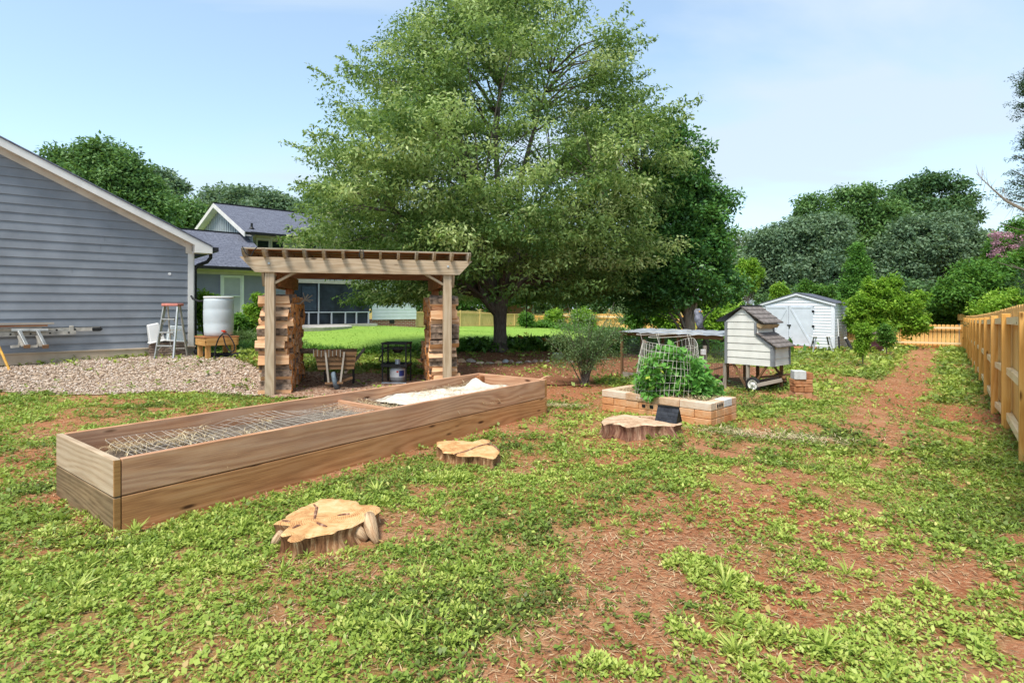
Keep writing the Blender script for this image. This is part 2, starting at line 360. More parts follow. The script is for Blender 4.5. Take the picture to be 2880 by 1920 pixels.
def sheetmat(name, st1, st2, s1=6, s2=40, bs=.7, bd=.03, vor=False):
    m, t, b = newmat(name); ob = N(t, 'ShaderNodeTexCoord').outputs['Object']
    if vor:
        v = N(t, 'ShaderNodeTexVoronoi'); L(t, ob, v.inputs['Vector']); v.inputs['Scale'].default_value = s2
        sx = N(t, 'ShaderNodeSeparateColor'); L(t, v.outputs['Color'], sx.inputs[0])
        c = mixrgb(t, .3, ramp(t, sx.outputs[0], st2), ramp(t, noise(t, ob, s1, 5), st1)); h = v.outputs['Distance']; bd = -bd
    else:
        n2 = noise(t, ob, s2, 6, .7); c = mixrgb(t, .5, ramp(t, noise(t, ob, s1, 5), st1), ramp(t, n2, st2)); h = n2
    L(t, c, b.inputs['Base Color']); b.inputs['Roughness'].default_value = .95; b.inputs['Specular IOR Level'].default_value = .1
    bump(t, b, h, bs, bd)
    return m
lawnm = sheetmat('lawn_turf', [(.3, (.15, .29, .04)), (.7, (.3, .43, .075))], [(.3, (.15, .28, .04)), (.7, (.33, .47, .09))], .35, 14, .5, .03)
gravelm = sheetmat('gravel', [(.35, (.36, .24, .13)), (.65, (.5, .4, .3))], [(.1, (.16, .11, .08)), (.4, (.38, .28, .2)), (.9, (.6, .5, .41))], 1.5, 26, .9, .02, True)
mulchm = sheetmat('mulch', [(.3, (.12, .045, .022)), (.7, (.32, .13, .07))], [(.3, (.09, .045, .025)), (.55, (.3, .14, .07)), (.75, (.55, .34, .2))], 1.6, 34)
chipm = sheetmat('wood_chips', [(.3, (.15, .08, .05)), (.7, (.34, .2, .13))], [(.1, (.1, .05, .03)), (.5, (.32, .17, .1)), (.9, (.6, .45, .33))], 1.6, 30, .8, .02, True)
soilbed = sheetmat('bed_soil', [(.3, (.05, .035, .025)), (.7, (.2, .15, .11))], [(.3, (.04, .03, .02)), (.7, (.34, .28, .22))], 4, 40)

# ------------------------------------------------------------------ mesh builder
def setp(o, label=None, cat=None, group=None, kind=None):
    if label: o['label'] = label
    if cat: o['category'] = cat
    if group: o['group'] = group
    if kind: o['kind'] = kind
    return o
def thing(name, label, cat, loc=(0, 0, 0), rz=0, group=None):
    o = bpy.data.objects.new(name, None); COL.objects.link(o); o.location = loc; o.rotation_euler = (0, 0, rz); o.empty_display_size = .2
    return setp(o, label, cat, group)
class MB:
    def __init__(s): s.v = []; s.f = []; s.uv = []; s.m = []
    def face(s, pts, uvs=None, mi=0):
        i = len(s.v); s.v += [tuple(p) for p in pts]; s.f.append(tuple(range(i, i + len(pts))))
        if uvs is None:
            a = Vector(pts[0]); n_ = len(pts); e = max(((Vector(pts[(i_ + 1) % n_]) - Vector(pts[i_])) for i_ in range(n_)), key=lambda q: q.length); l = e.length or 1; e = e / l
            nn = (Vector(pts[1]) - a).cross(Vector(pts[2]) - a); nn.normalize() if nn.length else None; u2 = nn.cross(e)
            uvs = [((Vector(p) - a).dot(e), (Vector(p) - a).dot(u2)) for p in pts]
        s.uv += [tuple(u) for u in uvs]; s.m.append(mi); return s
    def obox(s, M, sz, mi=0, em=None, tp=1.0):
        a, b, c = [x / 2 for x in sz]; ax = max(range(3), key=lambda i: sz[i]); o = (random.uniform(0, 50), random.uniform(0, 50))
        pt = lambda x, y, z: (x * a * (tp if z > 0 else 1), y * b * (tp if z > 0 else 1), z * c)
        for fi, (q, k) in enumerate([([(-1, -1, -1), (-1, 1, -1), (1, 1, -1), (1, -1, -1)], 2), ([(-1, -1, 1), (1, -1, 1), (1, 1, 1), (-1, 1, 1)], 2),
                     ([(-1, -1, -1), (1, -1, -1), (1, -1, 1), (-1, -1, 1)], 1), ([(1, 1, -1), (-1, 1, -1), (-1, 1, 1), (1, 1, 1)], 1),
                     ([(-1, 1, -1), (-1, -1, -1), (-1, -1, 1), (-1, 1, 1)], 0), ([(1, -1, -1), (1, 1, -1), (1, 1, 1), (1, -1, 1)], 0)]):
            L_ = [pt(*p) for p in q]
            if k == ax:
                o2 = [i for i in range(3) if i != k]; uv = [(p[o2[0]] * .3 + o[0], p[o2[1]] + o[1]) for p in L_]
            else:
                vv = [i for i in range(3) if i not in (k, ax)][0]; uv = [(p[ax] + o[0], p[vv] + o[1] + fi * .37) for p in L_]
            s.face([M @ Vector(p) for p in L_], uv, em if (em is not None and k == ax) else mi)
        return s
    def box(s, c, sz, mi=0, rz=0, em=None, tp=1.0, rot=None):
        M = Matrix.Translation(c) @ (rot.to_4x4() if rot else Matrix.Rotation(rz, 4, 'Z')); return s.obox(M, sz, mi, em, tp)
    def bar(s, p0, p1, w, h, mi=0, up=(0, 0, 1), em=None):
        p0 = Vector(p0); p1 = Vector(p1); x = (p1 - p0); ln = x.length; x.normalize(); z = Vector(up); y = z.cross(x)
        if y.length < 1e-4: y = Vector((1, 0, 0)).cross(x)
        y.normalize(); z = x.cross(y); M = Matrix((x, y, z)).transposed().to_4x4(); M.translation = (p0 + p1) / 2
        return s.obox(M, (ln, w, h), mi, em)
    def tube(s, pts, r, n=6, mi=0, cap=True):
        pts = [Vector(p) for p in pts]; k = len(pts); rs = r if isinstance(r, (list, tuple)) else [r] * k; rings = []; ln = 0; prev = None
        for i, p in enumerate(pts):
            d = (pts[min(i + 1, k - 1)] - pts[max(i - 1, 0)]); d.normalize()
            if prev is None:
                a = d.orthogonal(); a.normalize()
            else:
                a = prev - d * prev.dot(d)
                if a.length < 1e-5: a = d.orthogonal()
                a.normalize()
            prev = a; b = d.cross(a)
            if i: ln += (p - pts[i - 1]).length
            rings.append(([p + (a * math.cos(2 * math.pi * j / n) + b * math.sin(2 * math.pi * j / n)) * rs[i] for j in range(n)], ln))
        base = len(s.v)
        for rg, _ in rings: s.v += [tuple(q) for q in rg]
        for i in range(k - 1):
            for j in range(n):
                j2 = (j + 1) % n; s.f.append((base + i * n + j, base + i * n + j2, base + (i + 1) * n + j2, base + (i + 1) * n + j))
                c = 2 * math.pi * max(rs[0], .01); l0, l1 = rings[i][1], rings[i + 1][1]
                s.uv += [(l0, c * j / n), (l0, c * (j + 1) / n), (l1, c * (j + 1) / n), (l1, c * j / n)]; s.m.append(mi)
        if cap:
            for idx, rev in ((0, True), (k - 1, False)):
                q = list(range(base + idx * n, base + idx * n + n)); q = q[::-1] if rev else q
                s.f.append(tuple(q)); s.uv += [(s.v[i][0], s.v[i][1]) for i in q]; s.m.append(mi)
        return s
    def lathe(s, prof, n=24, mi=0, c=(0, 0, 0), cap=True, M=None):
        base = len(s.v); M = M or Matrix.Translation(c)
        for r, z in prof: s.v += [tuple(M @ Vector((r * math.cos(2 * math.pi * j / n), r * math.sin(2 * math.pi * j / n), z))) for j in range(n)]
        for i in range(len(prof) - 1):
            for j in range(n):
                j2 = (j + 1) % n; s.f.append((base + i * n + j, base + i * n + j2, base + (i + 1) * n + j2, base + (i + 1) * n + j))
                s.uv += [(j / n, prof[i][1]), ((j + 1) / n, prof[i][1]), ((j + 1) / n, prof[i + 1][1]), (j / n, prof[i + 1][1])]; s.m.append(mi)
        if cap:
            for idx, rev in ((0, True), (len(prof) - 1, False)):
                q = list(range(base + idx * n, base + idx * n + n)); q = q[::-1] if rev else q
                s.f.append(tuple(q)); s.uv += [(0, 0)] * n; s.m.append(mi)
        return s
    def prism(s, poly, d, mi=0, em=None):            # poly of 3-D points, pushed along d
        d = Vector(d); a = [Vector(p) for p in poly]; b = [p + d for p in a]; n = len(a); o = random.uniform(0, 40)
        nr = Vector((0, 0, 0))
        for i in range(n): nr += a[i].cross(a[(i + 1) % n])
        if nr.dot(d) > 0: a, b = b, a; 
        s.face(a, None, mi); s.face(b[::-1], None, mi)
        for i in range(n): s.face([a[i], b[i], b[(i + 1) % n], a[(i + 1) % n]][::-1] , None, mi if em is None else em)
        return s
    def build(s, name, mats, parent=None, smooth=False, loc=None, bevel=0):
        me = bpy.data.meshes.new(name); me.from_pydata(s.v, [], s.f)
        for m in (mats if isinstance(mats, (list, tuple)) else [mats]): me.materials.append(m)
        ul = me.uv_layers.new(name='UVMap'); ul.data.foreach_set('uv', np.array(s.uv, dtype=np.float32).ravel())
        me.polygons.foreach_set('material_index', s.m)
        if smooth: me.polygons.foreach_set('use_smooth', [True] * len(s.f))
        o = bpy.data.objects.new(name, me); COL.objects.link(o)
        if parent: o.parent = parent
        if loc: o.location = loc
        if bevel:
            bv = o.modifiers.new('bevel', 'BEVEL'); bv.width = bevel; bv.segments = 1; bv.limit_method = 'ANGLE'
            wl = o.modifiers.new('weld', 'WELD'); o.modifiers.move(1, 0)
        return o
def npmesh(name, V, Q, uv, mats, parent=None, mi=None, smooth=False, attrs=None):
    me = bpy.data.meshes.new(name); nv, nf, k = len(V), len(Q), Q.shape[1]
    me.vertices.add(nv); me.vertices.foreach_set('co', V.astype(np.float32).ravel())
    me.loops.add(nf * k); me.loops.foreach_set('vertex_index', Q.astype(np.int32).ravel())
    me.polygons.add(nf); me.polygons.foreach_set('loop_start', np.arange(0, nf * k, k, dtype=np.int32))
    try: me.polygons.foreach_set('loop_total', np.full(nf, k, dtype=np.int32))
    except Exception: pass
    for m in (mats if isinstance(mats, (list, tuple)) else [mats]): me.materials.append(m)
    if mi is not None: me.polygons.foreach_set('material_index', mi.astype(np.int32))
    if uv is not None:
        ul = me.uv_layers.new(name='UVMap'); ul.data.foreach_set('uv', uv.astype(np.float32).ravel())
    if attrs:
        for an, av in attrs.items():
            at = me.attributes.new(an, 'FLOAT', 'POINT'); at.data.foreach_set('value', av.astype(np.float32))
    if smooth: me.polygons.foreach_set('use_smooth', np.ones(nf, dtype=bool))
    me.update(calc_edges=True)
    o = bpy.data.objects.new(name, me); COL.objects.link(o)
    if parent: o.parent = parent
    return o
def nrm(a): return a / np.maximum(np.linalg.norm(a, axis=1, keepdims=True), 1e-9)
def leafarr(Pn, D, Up, Ln, Wd, droop=.15):
    """leaf quads: base, side, tip, side."""
    D = nrm(D); S = nrm(np.cross(D, Up)); Nn = np.cross(S, D); n = len(Pn); Ln = Ln[:, None]; Wd = Wd[:, None]
    V = np.empty((n, 4, 3)); V[:, 0] = Pn; V[:, 1] = Pn + D * Ln * .45 + S * Wd * .5; V[:, 3] = Pn + D * Ln * .45 - S * Wd * .5
    V[:, 2] = Pn + D * Ln - Nn * Ln * droop
    return V.reshape(-1, 3)
def leafobj(name, V, c, mat, parent=None, mi=None, mats=None):
    n = len(V) // 4; Q = np.arange(n * 4).reshape(n, 4); uv = np.repeat(np.stack([c, np.full(n, .5)], 1), 4, axis=0)
    return npmesh(name, V, Q, uv, mats or mat, parent, mi)
def clumps(C, rad, per, leaf, cvar=.5, hor=.5, wr=.45, seed=0, cbase=None, hang=.25):
    """leaves round every clump centre C (n,3); rad (n,3) or 3 numbers."""
    g = np.random.default_rng(seed); n = len(C); rad = np.broadcast_to(np.asarray(rad, float), (n, 3))
    d = nrm(g.normal(size=(n * per, 3))); rr = g.random((n * per, 1)) ** .45
    off = d * rr * np.repeat(rad, per, axis=0); Pn = np.repeat(C, per, axis=0) + off
    D = nrm(g.normal(size=(n * per, 3)) + d * .6); D[:, 2] = D[:, 2] * (1 - hor * .6) - hang
    Up = nrm(g.normal(size=(n * per, 3)) * .75 + np.array([0, 0, 1.0]) + d * .35)
    Ln = leaf * g.uniform(.6, 1.25, n * per); Wd = Ln * wr * g.uniform(.8, 1.2, n * per)
    cb = (g.random(n) if cbase is None else cbase)
    c = np.clip(np.repeat(cb, per) * cvar + g.random(n * per) * (1 - cvar) + .12 * d[:, 2] * (rr[:, 0]), 0.01, .99)  # clump tops lighter: new growth, and highlights put into the colour
    return leafarr(Pn, D, Up, Ln, Wd), c
def surf_pts(blobs, n, seed=0, inner=.25, cut=None):
    """points in and on the union of ellipsoids (c, r)."""
    g = np.random.default_rng(seed); vol = np.array([b[1][0] * b[1][2] + .001 for b in blobs]); k = g.choice(len(blobs), n, p=vol / vol.sum())
    C = np.array([b[0] for b in blobs])[k]; Rr = np.array([b[1] for b in blobs])[k]
    d = nrm(g.normal(size=(n, 3))); r = np.where(g.random(n) < inner, g.random(n) ** .5, g.uniform(.78, 1.06, n))
    q = C + d * Rr; w_ = Rr[:, 0] * .42; u = vn(q[:, 0] / w_ + 3 * q[:, 1] / w_, q[:, 2] / w_ + 5); r = r * (.62 + .66 * u); keep = vn(q[:, 0] / (w_ * .6) + 60, q[:, 2] / (w_ * .6) + q[:, 1] / w_) > .2
    return (C + d * Rr * r[:, None])[keep]

# ------------------------------------------------------------------ ground zones (world metres)
def ell(x, y, cx, cy, rx, ry, a=0, soft=.35):
    ca, sa = math.cos(a), math.sin(a); u = (x - cx) * ca + (y - cy) * sa; v = -(x - cx) * sa + (y - cy) * ca
    return 1 - sst(np.sqrt((u / rx) ** 2 + (v / ry) ** 2), 1 - soft, 1 + soft)
def inpoly(x, y, poly):
    ins = np.zeros(np.shape(x), bool); n = len(poly)
    for i in range(n):
        x0, y0 = poly[i]; x1, y1 = poly[(i + 1) % n]
        with np.errstate(divide='ignore', invalid='ignore'):
            c = ((y0 > y) != (y1 > y)) & (x < (x1 - x0) * (y - y0) / ((y1 - y0) or 1e-9) + x0)
        ins ^= c
    return ins
B0 = Vector((-2.53, 3.567)); BL = Vector((.6025, .798)); BW = Vector((-.798, .6025))
def bedlocal(x, y):
    u = (x - B0.x) * BL.x + (y - B0.y) * BL.y; v = (x - B0.x) * BW.x + (y - B0.y) * BW.y; return u, v
LAWN = [(-9.5, 14.6), (-6.6, 14.6), (-5.0, 15.4), (-3.2, 17.2), (-1, 18.9), (2.5, 20), (5, 24), (9, 38), (9, 60), (-24, 62), (-30, 32), (-15, 22)]
GRAV = [(-14, 8.0), (-10, 8.9), (-7.0, 8.9), (-5.2, 9.3), (-4.2, 9.0), (-3.95, 10.4), (-5.2, 11.0), (-6.3, 12.2), (-7.4, 13.2), (-10.1, 10.8), (-15, 7)]
MULCH = [(-1.0, 10.9), (1.4, 10.0), (2.0, 11.8), (5.5, 11.6), (6.4, 14), (5, 18.6), (1.5, 18.2), (-1.4, 17.4), (-2.4, 15.2), (-2.2, 12.6)]
CHIPS = [(-3.9, 8.7), (-.9, 9.3), (-.9, 11.3), (-1.6, 11.5), (-4.3, 11.1), (-4.2, 10.4)]
def wob(x, y, a=.35, s=1.3): return x + a * (fbm(x * s, y * s) - .5) * 2, y + a * (fbm(x * s + 40, y * s + 7) - .5) * 2
def zone(x, y, poly, a=.35): xx, yy = wob(x, y, a); return inpoly(xx, yy, poly)
def vegmask(x, y):
    n = fbm(x * .9 + 3, y * .9, 4); n2 = fbm(x * 3.1, y * 3.1 + 11, 3)
    n3 = fbm(x * 6.5 + 4, y * 6.5, 2); v = sst(n * .5 + n2 * .42 + n3 * .16, .4, .62)
    left = 1 - sst(x - .1 * y, -.5, .7)             # greener on the left foreground
    v = np.clip(v + .75 * left * (y < 6) * (.5 + n3) + .15 * (y >= 6), 0, 1)
    bare = np.zeros_like(x)
    def B(px, py, rx, ry, a=0, s=1.0):
        nonlocal bare
        p = Z0(px, py, 0); bare = np.maximum(bare, s * ell(x, y, p.x, p.y, rx, ry, a))
    B(1850, 1560, .5, .75, -.6, 1.0); B(1600, 1880, .5, .2, 0, .9); B(2000, 1850, .5, .25, 0, .7); B(2450, 1560, .6, .4, 0, .6); B(1960, 1460, .5, .4, 0, .75); B(1720, 1800, .5, .34, .3, .9); B(2100, 1640, .62, .42, .2, .7); B(2120, 1440, .75, .45, -.5, .8)
    B(2350, 1750, .5, .3, 0, .5); B(1500, 1830, .25, .16, 0, .75); B(1500, 1310, .3, .5, .5, .7); B(1130, 1480, .38, .28, 0, .8); B(870, 1580, .3, .22, 0, .75)
    B(1250, 1370, .45, .22, .7, .6); B(1640, 1500, .25, .15, 0, .5); B(1100, 1620, .2, .14, 0, .5); B(440, 1690, .12, .1, 0, .4); B(830, 1740, .22, .13, 0, .6)
    B(60, 1290, .5, .35, 0, .9); B(90, 1220, .8, .3, 0, .5); B(220, 1190, .6, .25, 0, .6); B(130, 1340, .25, .2, 0, .7)
    B(1500, 1230, .7, .3, .4, .6); B(1900, 1260, .3, .2, 0, .6); B(2020, 1130, .8, .5, 0, .6); B(2180, 1115, .8, .35, 0, .7)
    B(2370, 1060, 1.5, 1.1, .1, .8); B(2740, 1130, .6, 1.7, -.65, .95); B(2560, 1300, .5, .3, 0, .5); B(2260, 1280, .35, .3, 0, .7); B(1950, 1040, 2.0, 2.2, 0, .85)
    B(1560, 1090, 1.1, 1.4, 0, .9); B(2560, 1000, 2.5, .5, .4, .15)
    bare = np.maximum(bare, .95 * (1 - sst(np.abs(x * .785 - y * .62 + .75 - .03), .25, .7)) * (x > 4))   # along the fence foot
    u, w_ = bedlocal(x, y)
    du = np.maximum(np.maximum(-u, u - 4.95), 0); dw = np.maximum(np.maximum(-w_, w_ - 1.22), 0)
    bare = np.maximum(bare, .95 * (1 - sst(np.hypot(du, dw) + .25 * (n2 - .5), .04, .28)))
    v = v * (1 - bare * (.75 + .5 * n2).clip(0, 1))
    for p in (CHIPS, GRAV): v = np.where(zone(x, y, p, .25), v * .06, v)
    v = np.where(zone(x, y, MULCH), v * .12, v)
    v = np.where((u > 0) & (u < 4.93) & (w_ > 0) & (w_ < 1.22), 0, v)
    return np.clip(v, 0, 1), bare
def claymask(x, y):
    c = sst(fbm(x * .7 + 9, y * .7 + 2, 3), .42, .66) * .7
    for px, py, rx, ry in ((60, 1290, 1.0, .6), (2690, 1120, 1.2, 2.6), (1560, 1090, 1.5, 1.8), (2120, 1440, .6, .4), (2650, 1030, 3, 1.2), (1950, 1040, 2, 2)):
        p = Z0(px, py, 0); c = np.maximum(c, ell(x, y, p.x, p.y, rx, ry))
    return c
# one ground sheet out to the horizon
nr, nc = 560, 520
dd = np.geomspace(3.2, 900, nr); kk = np.linspace(-1, 1, nc); kk = np.sign(kk) * (np.abs(kk) ** 1.15) * 1.9
DD, KK = np.meshgrid(dd, kk, indexing='ij'); gx = KK * DD; gy = DD - 4.5
gx = KK * (DD + .5)
gz = tz(gx, gy) + (fbm(gx * 2.2, gy * 2.2, 4) - .5) * .05 * (gy < 30) - .02 * 0
vm, _ = vegmask(gx, gy); cm = claymask(gx, gy)
V = np.stack([gx, gy, gz], -1).reshape(-1, 3)
ii = np.arange(nr * nc).reshape(nr, nc); Q = np.stack([ii[:-1, :-1], ii[:-1, 1:], ii[1:, 1:], ii[1:, :-1]], -1).reshape(-1, 4)
setp(npmesh('ground', V, Q, None, groundm, smooth=True, attrs={'veg': vm.ravel(), 'clay': cm.ravel()}), kind='structure')
def gh(x, y): return tz(x, y) + (fbm(x * 2.2, y * 2.2, 4) - .5) * .05 * (y < 30)
def sheet(name, poly, m, step, dz, wa=.35):
    p = np.array(poly); x0, y0 = p.min(0) - 1; x1, y1 = p.max(0) + 1
    xs = np.arange(x0, x1, step); ys = np.arange(y0, y1, step); X, Y = np.meshgrid(xs, ys, indexing='ij')
    Zz = gh(X, Y) + dz; i = np.arange(X.size).reshape(X.shape)
    Q = np.stack([i[:-1, :-1], i[1:, :-1], i[1:, 1:], i[:-1, 1:]], -1).reshape(-1, 4)
    cx = (X[:-1, :-1] + step / 2).ravel(); cy = (Y[:-1, :-1] + step / 2).ravel(); k = zone(cx, cy, poly, wa); Q = Q[k]
    used, inv = np.unique(Q, return_inverse=True); V = np.stack([X, Y, Zz], -1).reshape(-1, 3)[used]
    return setp(npmesh(name, V, inv.reshape(Q.shape), None, m, smooth=True), kind='structure')
sheet('lawn', LAWN, lawnm, .3, .03)
sheet('gravel', GRAV, gravelm, .1, .014, .25)
sheet('mulch', MULCH, mulchm, .12, .022)
sheet('wood_chips', CHIPS, chipm, .1, .03, .25)

# ------------------------------------------------------------------ stuff that covers the ground
def scatter(y0, y1, dens, seed, side=.98, mrg=.7):
    g = np.random.default_rng(seed); area = side * (y1 * y1 - y0 * y0) + 2 * mrg * (y1 - y0); n = int(area * dens)
    y = y0 + (y1 - y0) * g.random(n * 2); wd = side * y + mrg; keep = g.random(n * 2) < wd / wd.max(); y = y[keep][:n]
    x = (g.random(len(y)) * 2 - 1) * (side * y + mrg); return x, y, g
def blocked(x, y):
    u, v = bedlocal(x, y); b = (u > -.05) & (u < 4.99) & (v > -.01) & (v < 1.23)
    for cx, cy, r in STUMPC: b |= np.hypot(x - cx, y - cy) < r
    b |= x * .785 - y * .62 > .03 * 0 + 4.176 * .785 - 3.55 * .62 + 1e9
    return b
STUMPC = [(-1.13, 3.5, .33), (-.45, 5.35, .3), (1.5, 6.5, .36)]
vs, cs = [], []
for (y0, y1, den, nl, sz, sd) in ((1.2, 3.2, 2300, 6, .021, 1), (3.2, 5.5, 1500, 6, .026, 2), (5.5, 9.5, 700, 5, .037, 3), (9.5, 15, 190, 5, .07, 4), (15, 30, 60, 4, .12, 5)):
    x, y, g = scatter(y0, y1, den, sd); v, bare = vegmask(x, y); fine = sst(fbm(x * 5.5 + 2, y * 5.5, 3), .36, .6); k = (g.random(len(x)) < v * (.25 + 1.0 * fine) + .03 * (y < 9)) & ~blocked(x, y) & ~((y > 14) & zone(x, y, LAWN)); x, y = x[k], y[k]
    n = len(x); s = sz * (0.55 + .9 * g.random(n) ** 1.5) * (1 + .5 * (fbm(x * 1.3, y * 1.3, 3) - .5)); z = gh(x, y)
    kind = g.random(n); hue = fbm(x * 1.1 + 30, y * 1.1, 3)
    rep = nl; X = np.repeat(x, rep) + g.normal(size=n * rep) * np.repeat(s, rep) * .5; Y = np.repeat(y, rep) + g.normal(size=n * rep) * np.repeat(s, rep) * .5
    a = np.repeat(g.random(n) * 6.28, rep) + np.tile(np.arange(rep) * 2.4, n) + g.normal(size=n * rep) * .3
    elv = g.uniform(.1, 1.0, n * rep); D = np.stack([np.cos(a) * np.cos(elv), np.sin(a) * np.cos(elv), np.sin(elv)], 1)
    h = np.tile(np.arange(rep) / rep, n) * np.repeat(s, rep) * .9
    Pn = np.stack([X, Y, np.repeat(z, rep) + h], 1); Up = np.tile([0, 0, 1.0], (n * rep, 1)) + g.normal(size=(n * rep, 3)) * .35
    Ln = np.repeat(s, rep) * g.uniform(.7, 1.3, n * rep); wr = np.repeat(np.where(kind < .6, .68, .42), rep)
    vs.append(leafarr(Pn, D, Up, Ln, Ln * wr, .25)); cs.append(np.clip(np.repeat((hue - .28) * 1.3, rep) * .75 + .3 * g.random(n * rep) + np.where(g.random(n * rep) < .035, .6, 0), 0, .99))
setp(leafobj('low_weeds', np.concatenate(vs), np.concatenate(cs), g_weed), kind='stuff', label='low leafy green weeds and clover spread over the clay yard', cat='weeds')
vs, cs = [], []
for (y0, y1, den, ln, sd) in ((1.2, 3.4, 1700, .045, 21), (3.4, 6, 1200, .055, 22), (6, 10, 700, .075, 23), (10, 17, 260, .11, 24), (17, 30, 60, .16, 25)):
    x, y, g = scatter(y0, y1, den, sd); v, _ = vegmask(x, y); cl = sst(fbm(x * 2.2 + 5, y * 2.2 + 5, 3), .4, .62)
    k = (g.random(len(x)) < v * (.25 + .8 * cl)) & ~blocked(x, y) & ~((y > 14) & zone(x, y, LAWN)); x, y = x[k], y[k]; n = len(x)
    a = g.random(n) * 6.28; e = g.uniform(.25, 1.35, n); D = np.stack([np.cos(a) * np.cos(e), np.sin(a) * np.cos(e), np.sin(e)], 1)
    L_ = ln * g.uniform(.4, 1.2, n); vs.append(leafarr(np.stack([x, y, gh(x, y)], 1), D, np.tile([0, 0, 1.0], (n, 1)) + g.normal(size=(n, 3)) * .3, L_, .0035 + .09 * L_ + .0006 * y, .45))
    cs.append(np.clip(g.random(n) * .75 + .35 * (fbm(x, y, 2) - .4), 0, .99))
setp(leafobj('yard_grass', np.concatenate(vs), np.concatenate(cs), g_grass), kind='stuff', label='thin green grass blades growing through the weeds', cat='grass')
# dead straw and clippings
vs, cs = [], []
for (y0, y1, den, sd) in ((1.2, 3.5, 1900, 31), (3.5, 6.5, 1000, 32), (6.5, 15, 260, 33)):
    x, y, g = scatter(y0, y1, den, sd); v, bare = vegmask(x, y); k = (g.random(len(x)) < .25 + .55 * bare) & ~blocked(x, y); x, y = x[k], y[k]; n = len(x)
    a = g.random(n) * 3.14; D = np.stack([np.cos(a), np.sin(a), g.normal(size=n) * .12], 1); L_ = g.uniform(.015, .07, n) * (1 + .05 * y)
    vs.append(leafarr(np.stack([x, y, gh(x, y) + .004 + .01 * g.random(n)], 1), D, np.tile([0, 0, 1.0], (n, 1)), L_, .002 + .0008 * y + .002 * g.random(n), .02)); cs.append(g.random(n))
strawl = leafmat('dead_straw', [(0, (.2, .1, .05)), (.4, (.4, .24, .12)), (1, (.62, .47, .28))], .1, .8, .1)
setp(leafobj('dead_grass', np.concatenate(vs), np.concatenate(cs), strawl), kind='stuff', label='dry tan grass clippings lying on the bare red clay', cat='dead grass')
def near_px(n, lst, seed):
    g = np.random.default_rng(seed); xs, ys = [], []
    for px, py, rx, ry, k in lst:
        p = Z0(px, py, 0); m = int(n * k); a = g.random(m) * 6.28; r = np.sqrt(g.random(m)); xs.append(p.x + rx * r * np.cos(a)); ys.append(p.y + ry * r * np.sin(a))
    return np.concatenate(xs), np.concatenate(ys), g
# leafier tufts: grass clumps and broad weeds of the foreground
x, y, g = near_px(20, [(1255, 1350, .25, .1, 3), (560, 1560, .9, .35, 5), (430, 1480, .8, .35, 4), (1950, 1590, .16, .1, 1), (2010, 1640, .2, .12, 1), (2290, 1860, .35, .2, 2), (2560, 1750, .9, .5, 3), (2650, 1300, 1.6, .8, 3),
      (1240, 1640, .3, .2, 1), (950, 1400, .6, .2, 2), (1620, 1330, .7, .3, 2), (200, 1650, .6, .4, 3), (1740, 1880, .15, .1, .6), (2020, 1790, .25, .15, 1), (1150, 1760, .4, .2, 2), (2450, 1480, .9, .4, 2)], 41)
xe, ye, g2 = scatter(1.6, 5.6, 13, 43); ve, be = vegmask(xe, ye); ke = (ve < .75) & (g2.random(len(xe)) < .3 + .5 * be) & ~blocked(xe, ye); x = np.concatenate([x, xe[ke]]); y = np.concatenate([y, ye[ke]])
n = len(x); rep = 46; s_ = .025 + .035 * g.random(n) ** 1.6; bld = np.repeat(g.random(n) < .1, rep); th = g.random(n * rep) * 6.28; ph = np.arccos(g.random(n * rep) ** .7); rr = np.repeat(s_, rep) * g.uniform(.5, 1.1, n * rep)
O = np.stack([np.sin(ph) * np.cos(th) * 1.25, np.sin(ph) * np.sin(th) * 1.25, np.cos(ph) * .75], 1); Pn = np.stack([np.repeat(x, rep), np.repeat(y, rep), np.repeat(gh(x, y), rep)], 1) + O * rr[:, None] * np.where(bld, .15, 1)[:, None]
D = nrm(O + g.normal(size=(n * rep, 3)) * .45 + np.array([0, 0, .25])); Ln = np.where(bld, rr * 1.6, g.uniform(.012, .026, n * rep)) * (1 + .1 * np.repeat(y, rep))
V1 = leafarr(Pn, D, np.tile([0, 0, 1.0], (n * rep, 1)) + g.normal(size=(n * rep, 3)) * .4, Ln, Ln * np.where(bld, .1, .55), .3)
setp(leafobj('broadleaf_weeds', V1, np.clip(.25 + np.repeat(g.random(n), rep) * .3 + .38 * g.random(n * rep), 0, .93), g_weed), kind='stuff', label='taller broad leaved weeds and grass tufts in the foreground', cat='weeds')
